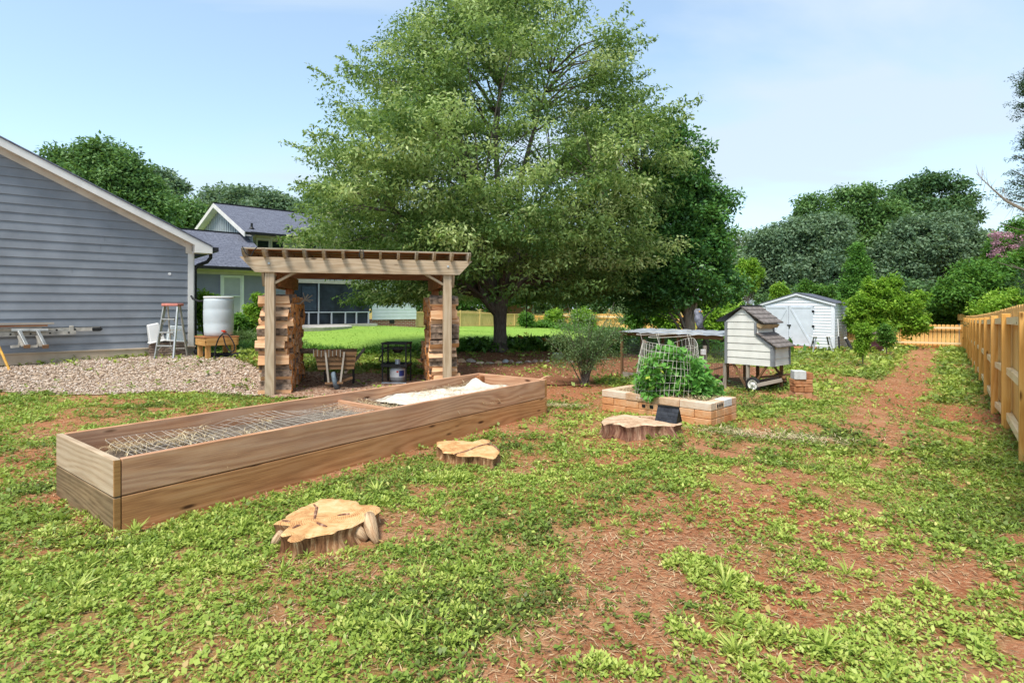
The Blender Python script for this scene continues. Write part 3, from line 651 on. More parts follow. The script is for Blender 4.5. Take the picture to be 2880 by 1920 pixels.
# gravel stones and wood chips
def pebbles(name, poly, n, smin, smax, m, label, cat, seed, flat=.55):
    g = np.random.default_rng(seed); p = np.array(poly); lo, hi = p.min(0), p.max(0); x = lo[0] + (hi[0] - lo[0]) * g.random(n * 3); y = lo[1] + (hi[1] - lo[1]) * g.random(n * 3)
    k = zone(x, y, poly, .3); x, y = x[k][:n], y[k][:n]; n = len(x); s = g.uniform(smin, smax, n)[:, None, None]
    b = np.array([[1, 0, 0], [0, 1, 0], [-1, 0, 0], [0, -1, 0], [0, 0, flat], [0, 0, -flat]], float)[None] * (1 + .35 * g.normal(size=(n, 6, 3))) * s
    a = g.random(n) * 6.28; ca, sa = np.cos(a)[:, None], np.sin(a)[:, None]; bx = b[..., 0] * ca - b[..., 1] * sa; by = b[..., 0] * sa + b[..., 1] * ca
    V = np.stack([bx + x[:, None], by + y[:, None], b[..., 2] + gh(x, y)[:, None] + .02], -1).reshape(-1, 3)
    T = np.array([[0, 1, 4], [1, 2, 4], [2, 3, 4], [3, 0, 4], [1, 0, 5], [2, 1, 5], [3, 2, 5], [0, 3, 5]]); Q = (np.arange(n)[:, None, None] * 6 + T[None]).reshape(-1, 3)
    uv = np.repeat(np.stack([g.random(n), g.random(n)], 1), 24, axis=0); return setp(npmesh(name, V, Q, uv, m), kind='stuff', label=label, cat=cat)
def rndmat(name, stops):
    m, t, b = newmat(name); s = N(t, 'ShaderNodeSeparateXYZ'); L(t, N(t, 'ShaderNodeTexCoord').outputs['UV'], s.inputs[0])
    L(t, ramp(t, s.outputs[0], stops), b.inputs['Base Color']); b.inputs['Roughness'].default_value = .9; b.inputs['Specular IOR Level'].default_value = .15; return m
pebbles('gravel_stones', GRAV, 12000, .012, .03, rndmat('pebble', [(0, (.2, .13, .09)), (.3, (.36, .26, .18)), (.7, (.52, .41, .32)), (1, (.66, .58, .5))]), 'pale loose gravel stones beside the blue grey garage', 'gravel', 51)
pebbles('bark_chips', CHIPS, 4500, .015, .035, rndmat('chip', [(0, (.12, .06, .03)), (.5, (.36, .2, .12)), (1, (.66, .52, .4))]), 'brown bark chips under the pergola', 'bark chips', 52, .3)
pebbles('mulch_flakes', MULCH, 5000, .015, .035, rndmat('flake', [(0, (.12, .045, .02)), (.6, (.34, .15, .08)), (1, (.6, .4, .26))]), 'reddish mulch flakes under the large tree', 'mulch', 53, .3)
# lawn blades and planted edge
g = np.random.default_rng(61); n = 60000; y = 14 + 34 * g.random(n) ** 1.8; x = -26 + 36 * g.random(n); k = zone(x, y, LAWN); x, y = x[k], y[k]; n = len(x)
a = g.random(n) * 6.28; D = np.stack([np.cos(a) * .6, np.sin(a) * .6, np.ones(n)], 1)
setp(leafobj('lawn_grass', leafarr(np.stack([x, y, gh(x, y) + .02], 1), D, np.tile([1.0, 0, .2], (n, 1)) + g.normal(size=(n, 3)) * .3, .035 + .03 * g.random(n), np.full(n, .03), .2), np.clip(.35 + .5 * g.random(n), 0, .9), g_grass), kind='stuff', label='short mown grass of the bright back lawn', cat='grass')

def planting(name, pts, label, cat, n, ln, wd, mat, seed, wid=.35, elv=(.5, 1.4), hz=.25):
    """tufty border plants along a polyline of world points."""
    g = np.random.default_rng(seed); pts = np.array(pts, float); seg = np.linalg.norm(np.diff(pts, axis=0), axis=1); cum = np.concatenate([[0], np.cumsum(seg)])
    t = g.random(n) * cum[-1]; i = np.clip(np.searchsorted(cum, t) - 1, 0, len(seg) - 1); f = ((t - cum[i]) / seg[i])[:, None]; p = pts[i] * (1 - f) + pts[i + 1] * f + g.normal(size=(n, 2)) * wid
    cl = sst(fbm(p[:, 0] * 1.6, p[:, 1] * 1.6, 3), .3, .55); a = g.random(n) * 6.28; e = g.uniform(*elv, n); D = np.stack([np.cos(a) * np.cos(e), np.sin(a) * np.cos(e), np.sin(e)], 1)
    z = gh(p[:, 0], p[:, 1]) + hz * g.random(n) * cl; L_ = ln * g.uniform(.5, 1.2, n) * (.5 + .7 * cl)
    o = leafobj(name, leafarr(np.stack([p[:, 0], p[:, 1], z], 1), D, np.tile([0, 0, 1.0], (n, 1)) + g.normal(size=(n, 3)) * .3, L_, L_ * wd, .5), np.clip(g.random(n) * .7 + .3 * cl - .05, 0, .95), mat)
    return setp(o, label, cat, kind='stuff')
def q(px, py): p = G(px, py); return (p.x, p.y)
planting('lawn_border_plants', [(-5.6, 15.0), (-4.2, 15.6), (-2.6, 16.8), (-1.4, 17.6)], 'dark green ground cover along the lawn edge behind the wheelbarrow', 'ground cover', 9000, .2, .13, g_mid, 71, .28, hz=.08)
planting('tree_ground_cover', [(-1.6, 17.6), (.2, 17.9), (2.2, 18.3), (4.2, 18.2)], 'dense green ground cover around the foot of the large tree', 'ground cover', 12000, .22, .4, g_mid, 72, .45, (.1, 1.2), .3)
planting('fence_border_plants', [(1.5, 46), (3.5, 40), (5.5, 34), (7.5, 30)], 'leafy green border in front of the far yard fence', 'ground cover', 7000, .3, .3, g_mid, 73, .6, (.2, 1.3), .3)
planting('garden_bed_plants', [(5, 21), (7.5, 23), (9.5, 24)], 'green garden border seen through the chicken run', 'ground cover', 8000, .4, .3, g_iris, 74, 1.0, (.2, 1.3), .4)
planting('liriope_border', [(-8.9, 17.0), (-8.1, 17.6), (-7.2, 18.2)], 'mounding pale green border grass beside the white barrel', 'ground cover', 5000, .32, .06, g_grey, 75, .22, (.3, 1.2), .15)
planting('front_liriope_border', [(-8.0, 14.6), (-6.6, 15.4), (-5.6, 15.6)], 'low green border grass at the near edge of the lawn', 'ground cover', 6000, .24, .08, g_mid, 76, .25, (.3, 1.2), .12)

# ------------------------------------------------------------------ trees
def prof(z, zs, vs_): return np.interp(z, zs, vs_)
def big_tree():
    base = Vector((-.37, 17.0, TZ(-.37, 17.0))); t = thing('shade_tree', 'large broad shade tree with drooping light green leaves and forked grey trunk', 'tree', base)
    g = np.random.default_rng(5); zs = [1.0, 1.8, 3.3, 4.6, 6.0, 7.5, 8.4, 9.7, 11, 12.3]
    Lr = [3.0, 4.3, 5.2, 5.5, 5.1, 4.6, 4.1, 3.2, 2.0, .3]; Rr = [.6, 3.8, 4.7, 5.0, 4.9, 4.6, 4.0, 3.0, 1.5, .3]
    C = []; K = 1750
    while len(C) < K:
        z = g.uniform(1.75, 12.1); a = g.uniform(0, 6.283); cx = math.cos(a); l, r = prof(z, zs, Lr), prof(z, zs, Rr)
        env = (r * (1 + cx) / 2 + l * (1 - cx) / 2); env *= 1 + .16 * (vn(a * 2.2 + 3, z * .9) - .5) * 2
        if g.random() > (env / 6.3) ** 1.3 + .06: continue
        rho = g.random() ** .42
        if rho < .3: continue
        if z < 2.5 and (rho * env < 1.7): continue
        
        if g.random() < .6 * max(0, 1 - abs(rho * env - 1.8) / 1.8) * (z > 3): continue
        # open window in the middle of the crown, on the camera side
        x, y = env * rho * cx, env * rho * math.sin(a)
        if abs(x - .6) < 1.6 and 4.7 < z < 7.6 and g.random() < .72: continue
        if vn(x * .55 + 50, z * 1.25 + y * .35) < .34 and rho < .95: continue
        C.append((x, y, z))
    C = np.array(C); ro = np.hypot(C[:, 0], C[:, 1]); C[:, 2] -= .05 * ro
    rad = np.stack([.5 + .25 * g.random(K), .5 + .25 * g.random(K), .17 + .12 * g.random(K)], 1) * np.where(C[:, 2] > 10, .8, 1)[:, None]
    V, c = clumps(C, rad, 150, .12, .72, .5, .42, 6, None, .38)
    # long leafy shoots that break the outline
    m = 420; k = g.choice(K, m, p=(ro / ro.sum())); s = C[k]; d = nrm(s * np.array([1, 1, .1]) + g.normal(size=(m, 3)) * .8); d[:, 2] = np.abs(d[:, 2]) * .9 + .15 * (s[:, 2] > 5) - .35 * (s[:, 2] < 3); d = nrm(d)
    tt = np.linspace(.25, 1.15, 12); SP = (s[:, None] + d[:, None] * tt[None, :, None] * (g.uniform(.6, 1.0, (m, 1, 1)) * np.where(s[:, 2] < 5.2, .55, 1.0)[:, None, None])).reshape(-1, 3)
    V2, c2 = clumps(SP, (.08, .08, .06), 5, .12, .3, .5, .42, 8, None, .3)
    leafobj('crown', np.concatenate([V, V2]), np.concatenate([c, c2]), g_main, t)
    b = MB(); b.tube([(0, 0, -.15), (0, 0, .0), (.01, 0, .2), (0, 0, .7), (.0, 0, 1.25), (.02, 0, 1.7)], [.4, .3, .23, .2, .22, .26], 12, cap=False)
    for a in range(7):
        an = a * .9 + .3; b.tube([(math.cos(an) * .5, math.sin(an) * .5, -.08), (math.cos(an) * .27, math.sin(an) * .27, .03), (math.cos(an) * .14, math.sin(an) * .14, .3)], [.03, .08, .09], 6)
    lead = [[(0, 0, 1.1), (-.45, -.1, 1.65), (-1.0, -.2, 2.2), (-2.0, -.4, 3.0), (-3.3, -.3, 3.9), (-4.5, 0, 4.4)],
            [(0, 0, 1.4), (-.25, .1, 2.2), (-.5, .2, 3.2), (-.8, .3, 5), (-1.3, .5, 7), (-1.6, .5, 8.6)],
            [(0, 0, 1.4), (.05, 0, 2.3), (-.05, 0, 4), (-.1, 0, 6.5), (.1, 0, 9), (.05, 0, 11.6)],
            [(.02, 0, 1.5), (.25, -.05, 2.3), (.5, -.1, 3.6), (.7, -.1, 5.4), (1.2, -.2, 7.4), (1.7, -.2, 9)],
            [(.03, 0, 1.6), (.6, 0, 2.1), (1.5, -.2, 2.8), (2.7, -.3, 3.9), (3.8, -.2, 4.8), (4.5, 0, 5.3)],
            [(0, 0, 1.6), (.3, .5, 2.5), (.8, 1.4, 3.9), (1.5, 2.6, 5.4), (2.0, 3.2, 6.6)], [(0, 0, 1.6), (-.3, .5, 2.5), (-1.0, 1.6, 3.9), (-1.9, 2.9, 5.2)],
            [(0, -.05, 1.6), (.1, -.6, 2.4), (-.2, -1.8, 3.4), (-.6, -3.2, 4.4)], [(.1, -.05, 1.7), (.8, -.7, 2.6), (2.0, -1.7, 3.7), (3.0, -2.6, 4.6)], [(-.1, -.05, 1.7), (-.9, -.7, 2.6), (-2.1, -1.7, 3.5), (-3.2, -2.4, 4.2)]]
    LP = []
    for j, l in enumerate(lead):
        r0 = .155 if j < 5 else .11
        pts = [Vector(l[0])]
        for i in range(1, len(l)): pts.append(Vector(l[i]) + Vector((random.uniform(-.05, .05), random.uniform(-.05, .05), 0)))
        rr = [r0 * (1 - .85 * (i / (len(l) - 1))) for i in range(len(l))]; b.tube(pts, rr, 8)
        for i in range(1, len(pts) - 1):
            for f in (0, .33, .66): LP.append((tuple(pts[i].lerp(pts[i + 1], f)), rr[i]))
    LA = np.array([p for p, _ in LP]); LR = [r for _, r in LP]
    for i in range(0, K, 3):
        c_ = C[i]; d = np.linalg.norm((LA - c_) * np.array([1, 1, 1.0]) + np.array([0, 0, .0]), axis=1) + 1.5 * np.maximum(0, LA[:, 2] - c_[2] + .3)
        j = int(d.argmin()); s = Vector(LA[j]); e = Vector(c_); mm = s.lerp(e, .5) + Vector((0, 0, .12 * (e - s).length)); r = min(.012 + .012 * (e - s).length, LR[j] * .8)
        b.tube([s, mm, e], [r, r * .6, r * .25], 4, cap=False)
    b.build('trunk', trunkm, t, smooth=True)
    return t
big_tree()
def tree(name, label, cat, d, blobs, mat, ncl, per, leaf, crad, trunk=None, tm=None, seed=0, group=None, inner=.25, cvar=.5, hang=.2, sticks=0, gy=None):
    """blobs: (px, py, rx_px, ry_px[, depth offset, depth radius factor]) measured on the photo, placed at distance d."""
    s = d / F; BB = []
    for bb in blobs:
        px, py, rx, ry = bb[:4]; do = bb[4] if len(bb) > 4 else 0; fr = bb[5] if len(bb) > 5 else .8
        p = P(px, py, d + do); BB.append(((p.x, p.y, p.z), (rx * s, rx * s * fr, ry * s)))
    bx = (trunk[0] if trunk else blobs[0][0]); X = (bx - CX) / F * d; base = Vector((X, d, TZ(X, d))); t = thing(name, label, cat, base, group=group)
    C = surf_pts(BB, ncl, seed, inner); C = C[C[:, 2] > TZ(X, d) + crad * .3]; n = len(C)
    g = np.random.default_rng(seed + 1); rr = crad * g.uniform(.6, 1.25, n); V, c = clumps(C - np.array(base), np.stack([rr, rr, rr * .7], 1), per, leaf, cvar, .4, .5, seed, None, hang)
    leafobj('crown', V, c, mat, t)
    b = MB(); tr = trunk[1] if trunk else .12; cz = max(q_[0][2] for q_ in BB) - base.z; lean = 0
    top = Vector((np.mean([q_[0][0] for q_ in BB]) - X, 0, cz)); pts = [Vector((0, 0, -.1)), Vector((0, 0, cz * .25)), Vector((top.x * .3, 0, cz * .55)), Vector((top.x * .7, 0, cz * .9))]
    b.tube(pts, [tr * 1.25, tr, tr * .7, tr * .25], 8)
    for i in g.choice(n, min(n, 26 + sticks), replace=False):
        e = Vector(C[i]) - base; k = g.uniform(.2, .75); s_ = pts[0].lerp(pts[-1], min(k, max(.1, e.z / max(cz, .1) - .2))); b.tube([s_, s_.lerp(e, .5) + Vector((0, 0, .15)), e], [tr * .32, tr * .2, tr * .06], 4, cap=False)
    b.build('trunk', tm or trunkm, t, smooth=True)
    return t
# dark tree behind the chicken run
tree('evergreen_tree', 'dark glossy green tree with pale trunk behind the chicken run', 'tree', 17.0,
     [(1895, 480, 85, 110), (1945, 600, 110, 120), (1985, 590, 70, 60), (1830, 600, 90, 160), (1900, 720, 140, 110), (1990, 690, 60, 100), (1930, 820, 120, 60), (2030, 800, 60, 50), (1820, 800, 90, 70), (1890, 400, 45, 60)],
     g_dark, 900, 85, .13, .36, (1938, .17), trunkp, 81, hang=.1)
tree('understory_tree', 'dark leaning tree with a broken reddish limb at the chicken run', 'tree', 19.5, [(1850, 760, 80, 90), (1800, 850, 70, 30)], g_dark, 260, 70, .14, .4, (1985, .1), trunkm, 82)
# far trees on the left
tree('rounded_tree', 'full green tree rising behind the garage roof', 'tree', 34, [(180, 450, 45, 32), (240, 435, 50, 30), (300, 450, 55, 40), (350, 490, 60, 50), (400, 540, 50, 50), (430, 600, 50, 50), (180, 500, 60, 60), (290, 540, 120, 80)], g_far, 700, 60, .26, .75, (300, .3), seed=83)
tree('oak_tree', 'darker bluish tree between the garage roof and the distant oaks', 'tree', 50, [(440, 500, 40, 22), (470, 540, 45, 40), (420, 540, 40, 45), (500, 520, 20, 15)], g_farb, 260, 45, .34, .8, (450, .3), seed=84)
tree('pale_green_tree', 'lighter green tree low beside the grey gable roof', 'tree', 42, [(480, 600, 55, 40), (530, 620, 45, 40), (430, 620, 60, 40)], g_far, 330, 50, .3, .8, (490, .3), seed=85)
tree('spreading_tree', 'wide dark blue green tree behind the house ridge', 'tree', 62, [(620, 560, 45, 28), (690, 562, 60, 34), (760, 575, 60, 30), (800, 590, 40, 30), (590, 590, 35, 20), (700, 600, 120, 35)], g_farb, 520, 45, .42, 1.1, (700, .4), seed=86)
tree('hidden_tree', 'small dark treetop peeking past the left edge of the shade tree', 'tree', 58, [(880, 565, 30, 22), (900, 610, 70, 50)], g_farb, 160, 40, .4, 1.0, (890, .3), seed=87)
# behind the main tree and lawn fence
BG = 'leafy background trees beyond the yard fence'
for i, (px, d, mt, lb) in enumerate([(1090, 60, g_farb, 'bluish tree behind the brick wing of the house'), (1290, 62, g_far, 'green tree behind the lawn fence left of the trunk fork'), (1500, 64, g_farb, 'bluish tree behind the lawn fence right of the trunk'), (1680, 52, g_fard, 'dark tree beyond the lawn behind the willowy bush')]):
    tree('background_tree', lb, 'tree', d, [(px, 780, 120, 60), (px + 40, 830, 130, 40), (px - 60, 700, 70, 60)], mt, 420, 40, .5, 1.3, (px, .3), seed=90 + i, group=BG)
# right-hand trees
tree('hazy_tree', 'pale hazy tree far behind the dark evergreen', 'tree', 85, [(2075, 690, 45, 45), (2110, 740, 55, 60), (2040, 740, 45, 70), (2090, 800, 60, 50)], g_haze, 260, 40, .5, 1.3, (2080, .3), seed=95)
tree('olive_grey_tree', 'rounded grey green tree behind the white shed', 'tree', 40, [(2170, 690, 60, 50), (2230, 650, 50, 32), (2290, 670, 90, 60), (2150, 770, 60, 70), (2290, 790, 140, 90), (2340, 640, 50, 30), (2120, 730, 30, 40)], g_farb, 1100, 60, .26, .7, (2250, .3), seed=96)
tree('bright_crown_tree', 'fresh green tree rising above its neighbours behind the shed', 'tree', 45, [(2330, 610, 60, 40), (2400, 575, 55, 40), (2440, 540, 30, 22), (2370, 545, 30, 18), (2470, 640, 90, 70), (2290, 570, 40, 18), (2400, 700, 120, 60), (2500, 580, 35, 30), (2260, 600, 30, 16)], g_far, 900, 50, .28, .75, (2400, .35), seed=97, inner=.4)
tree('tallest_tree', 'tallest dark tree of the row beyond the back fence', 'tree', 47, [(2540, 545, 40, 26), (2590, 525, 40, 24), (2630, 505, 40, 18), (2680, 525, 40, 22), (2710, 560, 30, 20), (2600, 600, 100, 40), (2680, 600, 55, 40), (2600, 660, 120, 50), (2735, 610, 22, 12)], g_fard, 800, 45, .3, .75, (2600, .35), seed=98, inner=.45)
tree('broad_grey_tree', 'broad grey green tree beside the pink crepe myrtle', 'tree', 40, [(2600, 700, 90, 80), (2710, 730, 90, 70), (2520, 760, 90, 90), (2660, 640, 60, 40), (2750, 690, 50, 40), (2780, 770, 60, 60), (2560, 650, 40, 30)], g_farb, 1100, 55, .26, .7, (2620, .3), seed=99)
tree('dark_gap_tree', 'very dark tree filling the gap above the back fence', 'tree', 36, [(2490, 850, 120, 70), (2600, 860, 120, 60), (2380, 860, 100, 60), (2250, 860, 120, 50)], g_fard, 800, 50, .24, .6, (2500, .25), seed=100)  # dark leaf colour all through the crown
tree('conical_arborvitae', 'pointed conical arborvitae beside the white shed', 'tree', 29, [(2413, 720, 14, 30), (2412, 765, 28, 40), (2410, 820, 44, 50), (2408, 880, 58, 55), (2412, 700, 6, 14)], g_cone, 700, 60, .14, .28, (2410, .1), seed=101, hang=-.3)
tree('light_green_sapling', 'light green leafy tree in front of the back fence by the maroon barrel', 'small tree', 24.5, [(2430, 870, 38, 40), (2480, 850, 50, 45), (2530, 870, 50, 45), (2460, 920, 60, 30), (2560, 910, 45, 30), (2410, 900, 30, 30), (2500, 800, 24, 24), (2445, 812, 14, 26), (2580, 840, 20, 22)], g_lime, 520, 60, .15, .24, (2480, .05), seed=102, hang=.05)
tree('shrub_mass', 'feathery green shrub against the back fence', 'shrub', 29, [(2620, 890, 60, 40), (2680, 900, 50, 35), (2570, 890, 50, 40), (2740, 890, 50, 40)], g_mid, 420, 60, .17, .35, (2640, .06), seed=103)
tree('tangled_shrub', 'tall tangled green shrub beyond the corner of the new fence', 'shrub', 27, [(2760, 800, 80, 60), (2860, 780, 80, 70), (2840, 860, 90, 50), (2700, 830, 70, 50), (2930, 800, 80, 120)], g_mid, 900, 60, .18, .4, (2800, .08), seed=104)
tree('yellow_green_shrub', 'yellowish shrub low behind the top of the right fence', 'shrub', 24, [(2850, 850, 60, 35), (2940, 830, 70, 50), (2780, 870, 50, 28)], g_lime, 260, 50, .14, .3, (2860, .06), seed=105)
t = tree('crepe_myrtle', 'crepe myrtle with pink blossom at the right edge', 'tree', 31, [(2810, 700, 40, 40), (2860, 680, 60, 60), (2920, 680, 60, 80), (2840, 740, 60, 40)], g_mid, 420, 50, .18, .4, (2860, .1), seed=106)
g = np.random.default_rng(107); ps = np.array([tuple(P(2790 + 90 * g.random(), 735 - 80 * g.random(), 29.8 + .8 * g.random())) for _ in range(60)])
V, c = clumps(ps - np.array(t.location), (.22, .22, .16), 40, .1, .4, .4, .7, 108); leafobj('blossom', V, c, pinkf, t)
# shrubs behind the run
for i, (px, py, rx, ry, d, lb) in enumerate([(2060, 820, 60, 60, 26, 'lime green shrub behind the coop roof'), (1995, 870, 50, 35, 23, 'bright shrub between the pale trunk and the coop'), (2100, 790, 45, 60, 30, 'yellow green shrub left of the white shed'), (1800, 890, 60, 30, 27, 'low lime shrub under the dark tree'), (1860, 880, 40, 35, 25, 'lime foliage clump left of the pale trunk'), (2190, 820, 28, 25, 33, 'light leafy top above the left slope of the shed'), (2290, 820, 50, 30, 32, 'light leafy top above the right slope of the shed'), (2050, 905, 70, 40, 22, 'light green shrub low behind the coop')]):
    gs = np.random.default_rng(500 + i); tree('lime_shrub', lb, 'shrub', d, [(px + rx * gs.uniform(-.7, .7), py + ry * gs.uniform(-.6, .8), rx * gs.uniform(.25, .6), ry * gs.uniform(.3, .7)) for _ in range(7)], g_lime if i % 3 else g_mid, 150, 55, .15, .25, (px, .04), seed=110 + i, group='bright shrubs behind the coop')
for i, (px, py, rx, ry, d, m_, lb) in enumerate([(1560, 893, 26, 24, 40, g_lime, 'yellow green fern by the lawn fence'), (1480, 898, 14, 16, 38, g_mid, 'small green bush in front of the lawn fence'), (1530, 912, 50, 8, 40, g_mid, 'low green mound in front of the lawn fence'), (1640, 893, 34, 24, 38, g_lime, 'lime bush beside the tan fence end')]):
    tree('border_shrub', lb, 'shrub', d, [(px, py, rx, ry)], m_, 90, 50, .16, .3, (px, .04), seed=130 + i, group='shrubs along the lawn fence')
# plants by the house
tree('young_maple', 'light green sapling between the downspout and the white barrel', 'small tree', 15.2, [(572, 850, 18, 40), (580, 900, 22, 30), (600, 842, 16, 10), (562, 880, 14, 30)], g_lime, 120, 40, .1, .14, (573, .02), seed=140, hang=.1)
tree('leafy_branch_plant', 'light green arching sapling left of the left firewood stack', 'small tree', 13.5, [(728, 850, 12, 28), (705, 868, 18, 10), (735, 885, 16, 14)], g_lime, 60, 34, .08, .1, (735, .015), seed=141)
tree('hosta_bush', 'bushy green plant below the house window', 'shrub', 18.6, [(680, 915, 38, 24), (710, 905, 30, 24), (660, 925, 22, 16)], g_lime, 170, 60, .12, .18, (685, .02), seed=142)
tree('dark_hedge_plant', 'dark green bush between barrel and left firewood stack', 'shrub', 17.8, [(665, 912, 24, 24), (645, 922, 18, 16)], g_mid, 130, 60, .1, .16, (660, .02), seed=143)
# willowy bush in the middle ground
def bush():
    base = G(1643, 1085); t = thing('willowy_bush', 'open many stemmed bush with small grey green leaves in red clay', 'shrub', base); g = np.random.default_rng(150); b = MB(); C = []
    d = base.y; sc_ = d / F
    for i in range(30):
        tx = (g.uniform(1535, 1775) - 1643) * sc_; tzp = (1085 - g.uniform(845, 960)) * sc_; ty = g.uniform(-.55, .55); s = Vector((g.uniform(-.1, .1), g.uniform(-.08, .08), 0)); e = Vector((tx, ty, tzp)); m = Vector((tx * .35, ty * .35, tzp * .5))
        if i < 22: b.tube([s, m * .5 + s * .5, m, e], [.014, .011, .008, .003], 5)
        for k in range(16):
            f = g.uniform(.38, 1.0); p = (s.lerp(m, f * 2) if f < .5 else m.lerp(e, f * 2 - 1)); C.append((p.x + g.normal() * .11, p.y + g.normal() * .12, p.z + g.normal() * .08))
    for k in range(150): C.append((g.uniform(-.6, .75), g.uniform(-.5, .5), g.uniform(.3, 1.1)))
    V, c = clumps(np.array(C), (.1, .1, .09), 20, .044, .6, .3, .35, 151, None, -.15); leafobj('foliage', V, c, g_grey, t); b.build('stem', trunkm, t)
    g2 = np.random.default_rng(152)
bush()
# conifer at the right edge with its dead bough
def conifer():
    base = Vector((16.75, 17.5, TZ(16.75, 17.5))); t = thing('ragged_conifer', 'ragged dark conifer cut off by the right edge of the picture', 'tree', base); b = MB(); g = np.random.default_rng(160)
    b.tube([(0, 0, -.2), (0, 0, 5), (0, 0, 10)], [.22, .15, .04], 8); C = []
    for i in range(70):
        z = g.uniform(1.0, 9.6); L_ = 1.6 * (1 - (z - 1) / 14) * g.uniform(.5, 1.1) * (.25 if 4.6 < z < 5.2 else 1); a = g.uniform(0, 6.28) if i % 3 else math.pi + g.uniform(-.5, .5); e = Vector((math.cos(a) * L_, math.sin(a) * L_, z + .15 * L_)); s = Vector((0, 0, z - .2))
        b.tube([s, s.lerp(e, .5) + Vector((0, 0, -.05)), e], [.035, .02, .006], 4, cap=False)
        if 2.9 < z < 4.9: continue
        for k in range(9): f = g.uniform(.3, 1.05); p = s.lerp(e, f); C.append((p.x + g.normal() * .08, p.y + g.normal() * .1, p.z + g.normal() * .07 - .05))
    V, c = clumps(np.array(C), (.2, .2, .08), 46, .07, .5, .8, .35, 161, None, .1); leafobj('crown', V, c, g_conif, t); b.build('trunk', trunkm, t)
    t2 = thing('dead_bough_tree', 'bare dead grey bough reaching into the sky at the right edge', 'dead tree', (18.6, 17.0, TZ(18.6, 17.0))); b = MB(); o = Vector(t2.location)
    pts = [P(2745, 487, 17) - o, P(2790, 530, 17) - o, P(2830, 565, 17) - o, P(2880, 590, 17) - o, P(3000, 660, 17) - o, Vector((0, 0, 0))]; b.tube(pts, [.006, .02, .035, .05, .08, .16], 6)
    for i in range(22): f = random.uniform(0, 2.6); k = int(f); s = pts[k].lerp(pts[k + 1], f - k); up = random.choice((1, 1, -1)); b.tube([s, s + Vector((random.uniform(-.2, .05), random.uniform(-.2, .2), up * random.uniform(.15, .6)))], [.008, .002], 3)
    b.build('bough', greyw, t2)
conifer()

# ------------------------------------------------------------------ frames: a pixel traced onto a vertical plane of an object's own frame
class Frame:
    def __init__(s, x, y, z, rz):
        s.o = Vector((x, y, z)); s.rz = rz; s.c, s.s = math.cos(rz), math.sin(rz); s.ax = Vector((s.c, s.s, 0)); s.ay = Vector((-s.s, s.c, 0))
    def loc(s, p): p = Vector(p) - s.o; return Vector((p.dot(s.ax), p.dot(s.ay), p.z))
    def wor(s, p): return s.o + s.ax * p[0] + s.ay * p[1] + Vector((0, 0, p[2]))
    def hit(s, px, py, yl=None, xl=None):
        d = Vector(((px - CX) / F, 1, -(py - HY) / F)); n = s.ay if yl is not None else s.ax; v = yl if yl is not None else xl
        c = Vector((0, 0, CAMZ)); t = ((s.o - c).dot(n) + v) / d.dot(n); return s.loc(c + d * t)
ORD = ['first', 'second', 'third', 'fourth', 'fifth', 'sixth', 'seventh', 'eighth', 'ninth', 'tenth', 'eleventh', 'twelfth', 'thirteenth', 'fourteenth', 'fifteenth', 'sixteenth', 'seventeenth', 'eighteenth', 'nineteenth', 'twentieth', 'twenty-first', 'twenty-second', 'twenty-third', 'twenty-fourth']
def siding(mb, xa, xb, z0, z1, y, ex=.178, lap=.014, mi=0, sgn=-1):
    """lapped boards on the plane y, from xa(z) to xb(z); their lower edge stands out by lap."""
    z = z0
    while z < z1 - .005:
        zt = min(z + ex, z1); a0, b0, a1, b1 = xa(z), xb(z), xa(zt), xb(zt)
        if b0 > a0:
            if b1 < a1: b1 = a1 = (a1 + b1) / 2
            o = random.uniform(0, 30); yl = y + sgn * lap
            mb.face([(a0, yl, z), (b0, yl, z), (b1, y + sgn * .001, zt), (a1, y + sgn * .001, zt)][::(1 if sgn < 0 else -1)], None, mi)
            mb.face([(a0, y, z), (b0, y, z), (b0, yl, z), (a0, yl, z)][::(1 if sgn < 0 else -1)], None, mi)
        z += ex

# ------------------------------------------------------------------ garage
GF = Frame(-7.61, 13.15, .33, R(41.27))
gar = thing('garage', 'blue grey lap sided garage with white gable trim and tan base board', 'garage', GF.o, GF.rz)
RZ = 2.57; XR = -4.0                                             # roof edge height at the eave (local), ridge x
rz_ = lambda x: RZ + .5 * (.35 - x) if x > XR else RZ + .5 * (.35 - XR) - .5 * (XR - x)
b = MB(); siding(b, lambda z: max(-8.2, XR - (rz_(XR) - z - .2) * 2), lambda z: min(-.06, XR + (rz_(XR) - z - .2) * 2), .19, rz_(XR) - .25, 0, lap=.022)
b.face([(-8.2, .02, 0), (-.01, .02, 0), (-.01, .02, 2.45), (XR, .02, rz_(XR) - .2), (-8.2, .02, 2.45)])
b.face([(-.01, .02, 0), (-.01, 7.2, 0), (-.01, 7.2, 2.45), (-.01, .02, 2.45)]); b.face([(-8.2, 7.2, 0), (-8.2, .02, 0), (-8.2, .02, 2.45), (-8.2, 7.2, 2.45)])
b.build('wall', sidingm, gar)
for k in range(2, 21):
    for q_ in range(1 + k % 2):
        z = .19 + .178 * k; x = -random.uniform(.6, 7); 
        if z + .17 < RZ - .35 + .5 * (min(-x, x + 8)): b = MB(); b.box((x, -.008, z + .088), (.005, .014, .165)); b.build('butt_joint', coopg, gar)
b = MB(); b.box((-4.1, -.012, .085), (8.26, .05, .22)); b.box((-4.1, -.035, .205), (8.3, .05, .028)); b.box((.012, 3.6, .085), (.05, 7.2, .22)); b.build('base_board', skirt, gar, bevel=.003)
b = MB(); b.box((-.055, -.02, 1.34), (.115, .045, 2.26)); b.box((.008, .035, 1.34), (.03, .12, 2.26)); b.build('corner_board', fascia, gar, bevel=.003)
